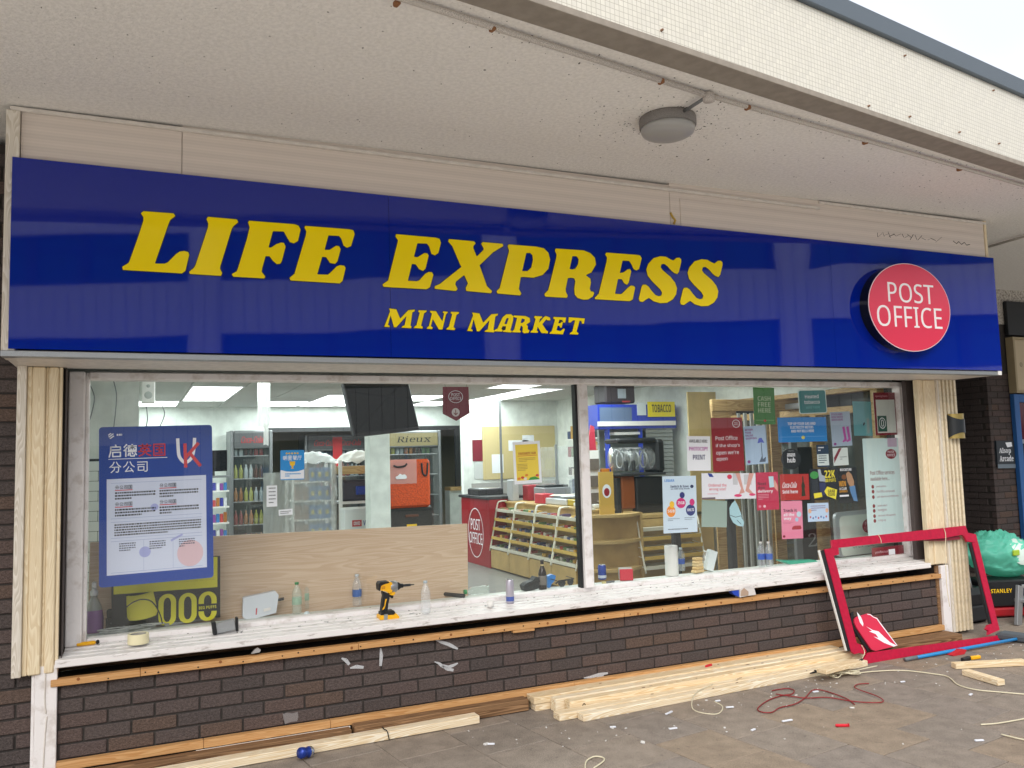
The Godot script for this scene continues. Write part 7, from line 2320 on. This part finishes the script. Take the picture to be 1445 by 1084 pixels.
	slab_part(t, "white_side", C.call([195, 95, 290, 60, 375, 75, 400, 170, 300, 185, 195, 205]), -0.03, 0.02, mat("d9d5d2", 0.6))
	slab_part(t, "brown_flap", C.call([210, 120, 245, 85, 300, 130, 300, 178, 205, 185]), 0.0205, 0.024, mat("b39a86", 0.7))
	t = thing("foil_scrap", "small grey scrap of foil on the batten", "scrap", pz(361, 922, 0.02))
	slab_part(t, "scrap", v2([-0.025, 0.0, 0.02, 0.004, 0.026, 0.016, 0.01, 0.03, -0.008, 0.02]), -0.01, 0.006, mat("a9a6a4", 0.5))

func sill_crumbs():
	var st = nb()
	for i in 150:
		var c = Vector3(rnd(-0.3, 5.8), 0.6265, rnd(-0.225, -0.165))
		if i % 3 == 1: c = Vector3(c.x, 0.6192, rnd(-0.15, -0.095))
		elif i % 3 == 2: c = Vector3(c.x, 0.6009, rnd(-0.6, -0.34))
		var s = rnd(0.002, 0.006)
		box(st, c, Vector3(s * rnd(1, 3), s * 0.5, s), Basis(Vector3.UP, rnd(0, 3)))
	var o = obj("sill_crumbs", st, mat("6a625a", 0.9), self)
	o.set_meta("label", "dark crumbs and splinters strewn along the window sill")
	o.set_meta("category", "debris")
	o.set_meta("kind", "stuff")
	var t = thing("screw", "small steel screw lying on the outer sill", "screw", Vector3(1.55, 0.6195, -0.12), 0.4, "screws on the outer sill")
	st = nb(true)
	lathe(st, v2([0.0, 0.0, 0.0045, 0.001, 0.002, 0.005, 0.002, 0.034, 0.0, 0.04]), 8, Transform3D(Basis(Vector3.BACK, -PI / 2), Vector3(0, 0.003, 0)))
	obj("screw", st, M.steel, t)
	for p in [[0.55, 1.2], [1.05, 2.4], [2.05, 0.2], [2.6, 2.9], [3.7, 1.6], [4.4, 0.7]]:
		copy_of(t, Vector3(p[0], 0.6195, rnd(-0.145, -0.1)), p[1])

func cordless_drill():
	var Z = -0.1
	var b = Vector3(pz(548, 875, Z).x, 0.6215, Z)
	var t = thing("cordless_drill", "yellow and black cordless impact driver standing on the outer sill", "drill", b)
	var D = func(l): return ppoly([500.0, 780.0], 7.225, l, Z, b)
	slab_part(t, "motor_housing", D.call([245, 312, 355, 292, 372, 300, 372, 395, 335, 405, 300, 385, 250, 378]), -0.032, 0.032, M.drill_yellow, 0.008)
	slab_part(t, "rear_cap", D.call([234, 318, 250, 295, 335, 288, 345, 300, 292, 315, 258, 332, 246, 400, 236, 370]), -0.034, 0.034, M.black, 0.003)
	slab_part(t, "side_vent", D.call([262, 338, 300, 332, 300, 362, 264, 368]), 0.0322, 0.034, mat("c88a10", 0.5), 0.001)
	var c = D.call([400, 345])[0]
	var ax = Basis(Vector3.BACK, -PI / 2)
	var st = nb(true)
	lathe(st, v2([0.0, -0.026, 0.034, -0.026, 0.036, -0.02, 0.034, 0.012, 0.028, 0.02, 0.0, 0.02]), 20, Transform3D(ax, Vector3(c.x, c.y, 0)))
	obj("gear_case", st, mat("9a9c9e", 0.4, {"metal": 0.6}), t)
	st = nb(true)
	lathe(st, v2([0.0, 0.02, 0.022, 0.02, 0.024, 0.03, 0.014, 0.045, 0.013, 0.06, 0.0, 0.06]), 18, Transform3D(ax, Vector3(c.x, c.y, 0)))
	obj("collar", st, M.black, t)
	st = nb(true)
	lathe(st, v2([0.0, 0.06, 0.006, 0.06, 0.008, 0.068, 0.008, 0.105, 0.004, 0.112, 0.003, 0.13, 0.0, 0.134]), 12, Transform3D(ax, Vector3(c.x, c.y, 0)))
	obj("driver_bit", st, mat("3a3c40", 0.35, {"metal": 0.6}), t)
	slab_part(t, "handle", D.call([275, 385, 352, 420, 350, 460, 338, 520, 330, 592, 265, 600, 280, 480, 288, 440]), -0.02, 0.02, M.black, 0.006)
	slab_part(t, "yellow_inlay", D.call([306, 470, 322, 465, 300, 560, 278, 582, 280, 560, 296, 540]), 0.0202, 0.0215, M.drill_yellow)
	slab_part(t, "front_strip", D.call([345, 400, 400, 393, 412, 408, 400, 428, 378, 432, 350, 425]), -0.018, 0.018, M.drill_yellow, 0.004)
	slab_part(t, "trigger", D.call([355, 430, 395, 432, 390, 462, 372, 465]), -0.012, 0.012, M.black, 0.003)
	slab_part(t, "foot", D.call([258, 600, 390, 582, 405, 605, 395, 640, 258, 640]), -0.03, 0.03, M.black, 0.004)
	slab_part(t, "battery", D.call([243, 640, 260, 630, 390, 625, 405, 603, 440, 640, 440, 670, 425, 690, 255, 690, 243, 672]), -0.038, 0.038, M.drill_yellow, 0.006)
	slab_part(t, "battery_base", D.call([246, 676, 440, 672, 430, 692, 254, 692]), -0.039, 0.039, M.black, 0.002)
	slab_part(t, "clip", D.call([283, 620, 322, 615, 318, 680, 283, 682]), 0.0385, 0.042, M.alu, 0.001)

# ---------------------------------------------------------------- things on the paving
func plank(label, a, b, ytop, h, d, m, group, yaw_fix = 0.0):       # a, b: photograph ends of the front upper edge
	var A = py(a[0], a[1], ytop)
	var B = py(b[0], b[1], ytop)
	var dir = (B - A).normalized()
	var back = Vector3(dir.z, 0, -dir.x)
	var t = thing("timber_length", label, "timber", (A + B) * 0.5 + back * (d * 0.5) - Vector3(0, h, 0), 0.0, group)
	t.basis = Basis(dir, Vector3.UP, -back)
	wbx("length", Vector3(-A.distance_to(B) * 0.5, 0, -d * 0.5), Vector3(A.distance_to(B) * 0.5, h, d * 0.5), m, t, 0.003)
	return t
func wire(called, label, cat, list, r, m, y, o = [0.0, 0.0, 1.0]):
	var pts = []
	for i in range(0, list.size(), 2): pts.append(py(o[0] + list[i] / o[2], o[1] + list[i + 1] / o[2], y + rnd(0.0, 0.004)))
	var t = thing(called, label, cat, pts[0])
	for i in pts.size(): pts[i] -= t.position
	var st = nb(true)
	tube(st, curve(pts, 6), r, 6)
	obj("wire", st, m, t)
	return t

func build_street_things():
	var t
	var st
	var G = "new pine lengths stacked along the wall"
	# stack of pine
	var knot_m = mat("7a5230", 0.7)
	var stack = [["pine length at the back of the stack, in the lower layer", 2.26, 4.74, 0.06, 0.16, 0.0, 0.044, 0.012, 0], ["pine length at the back of the stack, lying on another", 2.25, 4.79, 0.054, 0.166, 0.0442, 0.088, 0.014, 1], ["pine length on edge between the stacked pair and the knotty one", 2.36, 4.84, 0.17, 0.24, 0.0, 0.08, 0.02, 2], ["pine length on edge with a dark round knot near its end", 2.42, 4.93, 0.246, 0.31, 0.0, 0.074, 0.026, 1], ["flat pine length behind the front one of the stack", 2.30, 4.62, 0.325, 0.405, 0.0, 0.042, 0.04, 0], ["flat pine length at the street side of the stack", 2.42, 4.80, 0.41, 0.48, 0.0, 0.042, 0.04, 2]]
	for p in stack:
		t = thing("timber_length", p[0], "timber", Vector3(p[1], p[5], (p[3] + p[4]) * 0.5), p[7], G)
		wbx("length", Vector3(0, 0, -(p[4] - p[3]) * 0.5), Vector3(p[2] - p[1], p[6] - p[5], (p[4] - p[3]) * 0.5), M.pine[p[8]], t, 0.004)
		for i in 4:
			st = nb(true)
			lathe(st, v2([0.0, 0.0006, 0.5, 0.0006, 0.55, -0.001]), 9)
			var kn = obj("knot", st, knot_m, t, Vector3(rnd(0.2, p[2] - p[1] - 0.2), p[6] - p[5], rnd(-0.02, 0.02)))
			kn.scale = Vector3(rnd(0.012, 0.03), 1.0, rnd(0.008, 0.014))
		if "round knot" in p[0]:
			st = nb(true)
			lathe(st, v2([0.006, 0.0008, 0.011, 0.0008, 0.012, -0.001]), 14, Transform3D(Basis(Vector3.RIGHT, PI / 2), Vector3(0.1, 0.04, (p[4] - p[3]) * 0.5)))
			obj("knot", st, mat("2a1a10", 0.7), t)
	plank("short pine offcut lying across the end of the stack", [1166, 946], [1218, 933], 0.092, 0.03, 0.08, M.pine[1], "")
	# knot
	var k = pz(812.5, 997, 0.0)
	t = thing("timber_length", "pale pine length lying alone at the foot of the wall, black wire tied round it", "timber", Vector3(0.75, 0.003, 0.2), 0.03)
	wbx("length", Vector3(-1.15, 0, -0.04), Vector3(1.12, 0.045, 0.04), M.pine[2], t, 0.003)
	st = nb(true)
	tube(st, curve([Vector3(0.55, 0.048, -0.05), Vector3(0.545, 0.05, 0.0), Vector3(0.55, 0.048, 0.043), Vector3(0.56, 0.0, 0.045)]), 0.003, 5)
	obj("wire_tie", st, M.black, t)
	# red display frame leaning on the sill
	var BL = Vector3(4.845, 0.002, 0.325)
	var BR = Vector3(6.29, 0.002, 0.315)
	var TL = Vector3(4.79, 0.86, 0.075)
	t = thing("sign_surround", "crimson open sign surround with notched corners leaning against the sill", "sign", (BL + BR) * 0.5)
	var ex = (BR - BL).normalized()
	var up0 = TL - BL
	var ey = (up0 - ex * up0.dot(ex)).normalized()
	var ez = ex.cross(ey).normalized()
	var B = Basis(ex, ey, ez)
	t.basis = B
	var org = t.position
	var F = func(list, off = 0.0):
		var p = PackedVector2Array()
		for i in range(0, list.size(), 2):
			var d = ray(1150.0 + list[i] / 4.898, 730.0 + list[i + 1] / 4.898)
			var w = EYE + d * ((org + ez * off - EYE).dot(ez) / d.dot(ez))
			var q = B.inverse() * (w - org)
			p.append(Vector2(q.x, q.y))
		return p
	var top_bar = [115, 158, 1040, 58, 1058, 108, 1112, 118, 1128, 180, 1052, 168, 1032, 132, 1016, 121, 890, 146, 450, 181, 122, 216]
	var right_bar = [1129, 181, 1277, 780, 1240, 795, 1197, 815, 1200, 785, 1180, 775, 1195, 745, 1226, 735, 1088, 176]
	var left_bar = [65, 222, 163, 206, 167, 258, 130, 266, 142, 300, 290, 870, 330, 885, 357, 925, 345, 948, 310, 938, 275, 947, 250, 925]
	var bottom_bar = [333, 985, 362, 937, 1275, 815, 1288, 850, 350, 1015]
	slab_part(t, "top_bar", F.call(top_bar), -0.016, 0.002, M.crimson)
	slab_part(t, "side_bar", F.call(right_bar), -0.016, 0.001, M.crimson)
	slab_part(t, "side_bar", F.call(left_bar), -0.016, 0.0, M.crimson)
	slab_part(t, "bottom_bar", F.call(bottom_bar), -0.012, 0.004, M.crimson)
	slab_part(t, "black_edge", F.call([50, 230, 66, 224, 252, 926, 238, 925]), -0.03, -0.004, M.black)
	slab_part(t, "white_edge", F.call([40, 225, 49, 222, 238, 922, 230, 920]), -0.034, -0.02, M.white)
	slab_part(t, "black_edge", F.call([1072, 178, 1087, 176, 1225, 735, 1212, 735]), -0.02, -0.004, M.black)
	slab_part(t, "second_strip", F.call([740, 160, 1010, 124, 1018, 150, 900, 160]), -0.03, -0.018, M.maroon)
	for s in [[[432, 118], [450, 150], [455, 182]], [[885, 72], [898, 110], [900, 158], [895, 230], [900, 330], [908, 480], [928, 620]], [[318, 885], [340, 935], [322, 985], [345, 1020]]]:
		var pts = []
		for q in s:
			var w = F.call([q[0], q[1]])[0]
			pts.append(Vector3(w.x, w.y, 0.006))
		st = nb(true)
		tube(st, curve(pts, 3), 0.003, 5)
		obj("string", st, mat("d8cbb0", 0.8), t)
	# its cut-out plaque
	t = thing("cutout_plaque", "crimson cut-out plaque with a white hand and feather leaning inside the frame", "plaque", org - ez * 0.05)
	t.basis = B
	var o2 = org
	org = org - ez * 0.05
	slab_part(t, "plate", F.call([275, 705, 285, 690, 300, 685, 365, 665, 385, 670, 405, 685, 430, 695, 455, 730, 572, 888, 420, 925, 392, 915, 290, 765, 275, 730], -0.05), -0.012, 0.0, mat("d8304f", 0.3))
	slab_part(t, "black_back", F.call([258, 665, 275, 650, 278, 705, 390, 915, 375, 925, 262, 745], -0.05), -0.03, -0.013, M.black)
	slab_part(t, "feather", F.call([290, 655, 318, 690, 335, 735, 332, 755, 312, 730, 300, 695], -0.05), 0.0002, 0.0012, M.paper)
	slab_part(t, "hand", F.call([355, 755, 400, 780, 440, 790, 480, 830, 520, 865, 565, 888, 545, 895, 480, 870, 405, 825, 440, 835, 420, 808, 375, 790, 395, 785], -0.05), 0.0002, 0.0012, M.paper)
	slab_part(t, "white_line", F.call([362, 668, 385, 672, 405, 688, 430, 698, 455, 733, 570, 886, 566, 889, 450, 737, 427, 703, 402, 692, 382, 677, 362, 673], -0.05), 0.0002, 0.0012, M.paper)
	# broom
	t = thing("broom", "blue handled broom with a grey head lying on the paving", "broom", py(1355, 918, 0.0))
	var a = py(1277, 931, 0.016) - t.position
	var b = py(1434, 902, 0.03) - t.position
	st = nb(true)
	tube(st, [a.lerp(b, 0.1), b], 0.013, 10)
	obj("handle", st, mat("2486c8", 0.35), t)
	st = nb(true)
	tube(st, [a, a.lerp(b, 0.0995)], 0.0145, 10)
	obj("grey_tip", st, mat("6a7076", 0.5), t)
	bx("head", b + Vector3(0.06, 0.0, -0.02), Vector3(0.12, 0.05, 0.3), mat("4a5056", 0.6), t, 0.012, Basis(Vector3.UP, 0.3))
	bx("bristles", b + Vector3(0.09, -0.0, -0.02), Vector3(0.1, 0.058, 0.28), mat("5a636a", 0.9), t, 0.006, Basis(Vector3.UP, 0.3))
	# small pine pieces
	plank("pine length pointing out of the picture beside the pliers", [1349, 937], [1450, 932], 0.04, 0.038, 0.06, M.pine[1], "")
	plank("short slant-cut pine offcut beside the pine length near the pliers", [1357, 945], [1408, 960], 0.04, 0.038, 0.06, M.pine[0], "")
	t = thing("pliers", "black and yellow handled pliers behind the pine length", "pliers", py(1370, 932, 0.0))
	bx("black_jaw", Vector3(-0.05, 0.015, 0), Vector3(0.1, 0.03, 0.03), M.black, t, 0.006, Basis(Vector3.UP, 0.2))
	bx("yellow_grip", Vector3(0.05, 0.014, 0.0), Vector3(0.09, 0.026, 0.025), M.drill_yellow, t, 0.006, Basis(Vector3.UP, -0.1))
	t = thing("red_rag", "small crumpled red rag by the broom handle", "rag", py(1350, 924, 0.0))
	slab_part(t, "rag", v2([-0.09, 0.0, 0.06, 0.0, 0.09, 0.03, 0.04, 0.035, -0.02, 0.02]), -0.04, 0.02, mat("c21f2c", 0.8), 0.004)
	# wires
	var z5 = [1045.0, 860.0, 3.6125]
	var cream = mat("d8d0b4", 0.6)
	var redw = mat("8a1c22", 0.5)
	wire("cable", "long cream cable snaking over the paving to the right", "cable", [450, 330, 560, 328, 690, 316, 830, 312, 990, 330, 1060, 345, 1110, 385, 1200, 410, 1320, 422, 1460, 434], 0.004, cream, 0.006, z5)
	wire("cable", "short cream cable end near the right edge of the paving", "cable", [1225, 588, 1320, 580, 1460, 556], 0.004, cream, 0.005, z5)
	wire("cable", "short cream cable end in front of the other one on the paving", "cable", [1330, 638, 1400, 655, 1460, 668], 0.004, cream, 0.005, z5)
	wire("cable", "red flex with a loop on the paving", "cable", [160, 415, 230, 404, 272, 412, 262, 432, 210, 440, 140, 465, 88, 505, 110, 524, 160, 525, 200, 502, 280, 482, 330, 450, 362, 416, 400, 410, 460, 425, 540, 455, 582, 485], 0.0035, redw, 0.005, z5)
	wire("cable", "red flex with a hooked end beside the looped one", "cable", [180, 432, 330, 452, 440, 449, 580, 470, 700, 476, 728, 464, 690, 440, 610, 412, 582, 396, 600, 382, 655, 378], 0.0035, redw, 0.009, z5)
	wire("cable", "small cream cable loop on the paving near the wall foot", "cable", [826, 1088, 827, 1075, 838, 1068, 850, 1069, 852, 1074, 838, 1084], 0.004, cream, 0.005)
	wire("cable", "thin cream wire curling off the pine stack onto the paving", "cable", [1008, 990, 1020, 998, 1010, 1008, 978, 1001, 982, 978, 1005, 966], 0.003, cream, 0.05)
	t = thing("cable", "tangle of cream cable and black ties at the end of the pine stack", "cable", py(1195, 952, 0.0))
	for kk in 9:
		var pts = []
		var c = Vector3(rnd(-0.25, 0.2), 0.02, rnd(-0.05, 0.08))
		for i in 5: pts.append(c + Vector3(rnd(-0.14, 0.14), rnd(-0.008, 0.03), rnd(-0.08, 0.08)))
		st = nb(true)
		tube(st, curve(pts, 5), 0.0035, 5)
		obj("wire", st, cream if kk % 4 else M.black, t)
	# red plugs
	t = thing("wall_plug", "red plastic wall plug lying alone on the paving slabs", "plug", py(1188, 1026, 0.0), -0.5)
	wbx("plug", Vector3(-0.035, 0.001, -0.008), Vector3(0.035, 0.016, 0.008), mat("d21c30", 0.4), t, 0.004)
	wbx("collar", Vector3(0.0352, 0.001, -0.01), Vector3(0.04, 0.02, 0.01), mat("d21c30", 0.4), t, 0.002)
	t = thing("wall_plug", "red plastic wedge lying on the pine stack", "plug", Vector3(3.62, 0.0885, 0.1), 0.3)
	wbx("plug", Vector3(-0.035, 0.0, -0.008), Vector3(0.035, 0.014, 0.008), mat("d21c30", 0.4), t, 0.004)
	# crushed can
	t = thing("drinks_can", "crushed blue drinks can on the paving by the lone pine length", "can", py(431, 1072, 0.0), 0.5)
	st = nb(true)
	lathe(st, v2([0.0, 0.0, 0.026, 0.001, 0.03, 0.01, 0.029, 0.025, 0.022, 0.035, 0.028, 0.05, 0.03, 0.07, 0.026, 0.08, 0.0, 0.081]), 11, Transform3D(Basis(Vector3.BACK, 1.4), Vector3(0.04, 0.03, 0)))
	obj("body", st, mat("26419a", 0.3, {"metal": 0.4}), t)
	st = nb(true)
	lathe(st, v2([0.0301, 0.008, 0.0304, 0.012, 0.0298, 0.022]), 11, Transform3D(Basis(Vector3.BACK, 1.4), Vector3(0.04, 0.03, 0)))
	obj("silver_band", st, M.steel, t)
	# plaster and plastic chips: too many to count
	st = nb()
	for i in 130:
		var c = Vector3(rnd(1.6, 7.2), 0, 0)
		c.z = lerp(rnd(0.25, 0.55), rnd(0.4, 2.0), rnd(0, 1) * rnd(0, 1))
		if c.x < 5.0 and c.x > 2.2 and c.z < 0.45: c.z += 0.35
		var s = rnd(0.003, 0.009) * (2.2 if rnd(0, 1) < 0.08 else 1.0)
		box(st, c + Vector3(0, s * 0.3, 0), Vector3(s * rnd(0.8, 2.2), s * 0.6, s), Basis.from_euler(Vector3(rnd(-0.3, 0.3), rnd(0, 6), rnd(-0.3, 0.3))), s * 0.15)
	var o = obj("plaster_chips", st, mat("cfcdc9", 0.8), self)
	o.set_meta("label", "white plaster and plastic chips scattered over the paving")
	o.set_meta("category", "debris")
	o.set_meta("kind", "stuff")
	for q in [[1030, 999, 0.05], [944, 1007, 0.07], [950, 1029, 0.05], [1111, 1018, 0.07], [1382, 1046, 0.05], [693, 1051, 0.04], [1063, 1031, 0.035], [865, 1027, 0.035], [1013, 990, 0.035], [1151, 977, 0.04], [1274, 963, 0.035], [1370, 981, 0.035]]:
		t = thing("plastic_offcut", "small white plastic offcut on the paving slabs", "offcut", py(q[0], q[1], 0.001), rnd(-0.5, 0.5), "white offcuts on the paving")
		wbx("offcut", Vector3(-q[2] * 0.5, 0, -0.007), Vector3(q[2] * 0.5, 0.008, 0.007), mat("dfe2ea", 0.6), t, 0.002)
	# luggage at the arcade corner
	t = thing("tool_bag", "black open tool bag with a yellow maker's name at the arcade corner", "bag", Vector3(7.22, 0.09, -0.36), -0.35)
	wbx("body", Vector3(-0.24, 0.0, -0.14), Vector3(0.3, 0.24, 0.14), M.black, t, 0.015)
	wbx("blue_pocket", Vector3(0.1, 0.01, 0.1405), Vector3(0.28, 0.17, 0.165), mat("1c2740", 0.7), t, 0.01)
	letters(t, "STANLEY", -0.15, 0.13, 0.05, 0.165, 0.1408, M.yellow, "sansb", 0.001)
	wbx("buckle", Vector3(0.12, 0.17, 0.1655), Vector3(0.2, 0.2, 0.175), M.steel, t, 0.003)
	t = thing("tool_box", "low red tool tray under the black tool bag", "box", Vector3(7.22, 0.0, -0.36), -0.35)
	wbx("tray", Vector3(-0.26, 0.015, -0.15), Vector3(0.32, 0.088, 0.17), mat("b01c26", 0.4), t, 0.012)
	wbx("foot", Vector3(-0.24, 0.0, -0.12), Vector3(-0.18, 0.0148, 0.14), M.black, t)
	wbx("foot", Vector3(0.22, 0.0, -0.12), Vector3(0.28, 0.0148, 0.14), M.black, t)
	t = thing("bin_bag", "bulging teal bin bag of clear bottles on top of the tool bag", "bag", Vector3(7.3, 0.335, -0.4))
	var n = FastNoiseLite.new()
	n.seed = 6
	n.frequency = 1.0
	st = nb(true)
	var P = func(i, j):
		var th = TAU * i / 72.0
		var ph = PI * j / 44.0
		var d = Vector3(sin(ph) * cos(th), cos(ph), sin(ph) * sin(th))
		var r = 1.0 + 0.16 * n.get_noise_3dv(d * 1.6) + 0.09 * n.get_noise_3dv(d * 4.5) - 0.13 * abs(n.get_noise_3dv(Vector3(d.x * 5, d.y * 2.2, d.z * 5))) - 0.03 * abs(n.get_noise_3dv(d * 9.0))
		return Vector3(d.x * 0.34, d.y * 0.215 + 0.2, d.z * 0.26) * r + Vector3(0.12 * max(0.0, -d.y), 0, 0)
	for i in 72:
		for j in 44:
			quad(st, P.call(i, j), P.call(i, j + 1), P.call(i + 1, j + 1), P.call(i + 1, j))
	obj("bag", st, mat("7ce4cc", 0.4, {"alpha": 0.75, "back": "6ad8be"}), t)
	st = nb(true)
	lathe(st, v2([0.0, 0.05, 0.06, 0.045, 0.11, 0.02, 0.13, 0.0]), 12, Transform3D(Basis(Vector3.RIGHT, 1.1) * Basis(Vector3.BACK, 0.2), Vector3(0.04, 0.24, 0.21)))
	obj("clear_contents", st, mat("d5e6de", 0.25), t)
	wbx("green_packet", Vector3(-0.13, 0.22, 0.25), Vector3(-0.05, 0.27, 0.272), mat("a8c83a", 0.4), t, 0.006)
	t = thing("rucksack", "black rucksack slumped beside the fluted boards", "bag", Vector3(6.75, 0.0, -0.3))
	wbx("body", Vector3(-0.26, 0.0, -0.12), Vector3(0.16, 0.3, 0.12), M.black, t, 0.05)
	wbx("pocket", Vector3(-0.2, 0.03, 0.1205), Vector3(0.1, 0.16, 0.15), mat("202225", 0.7), t, 0.012)
	t = thing("folded_frame", "folded white and chrome frame leaning beside the fluted boards", "frame", Vector3(6.62, 0.29, -0.28))
	for x in [-0.06, 0.02, 0.1]:
		st = nb(true)
		tube(st, curve([Vector3(x, 0.0, 0.05), Vector3(x - 0.02, 0.4, -0.02), Vector3(x - 0.03, 0.62, -0.06), Vector3(x - 0.05, 0.64, -0.09)], 4), 0.012, 7)
		obj("tube", st, M.steel, t)
	wbx("white_plate", Vector3(0.0, 0.04, 0.0), Vector3(0.1, 0.28, 0.015), M.white, t, 0.004)
	t = thing("step_ladder", "grey aluminium ladder leg standing at the edge of the paving", "ladder", Vector3(6.95, 0, 0.12), 0.2)
	bx("leg", Vector3(0.05, 0.16, -0.1), Vector3(0.09, 0.34, 0.03), M.alu, t, 0.004, Basis(Vector3.BACK, -0.25))
	bx("leg", Vector3(0.45, 0.16, -0.1), Vector3(0.09, 0.34, 0.03), M.alu, t, 0.004, Basis(Vector3.BACK, -0.25))
	bx("tread", Vector3(0.25, 0.2, -0.1), Vector3(0.36, 0.03, 0.09), M.alu, t, 0.004)
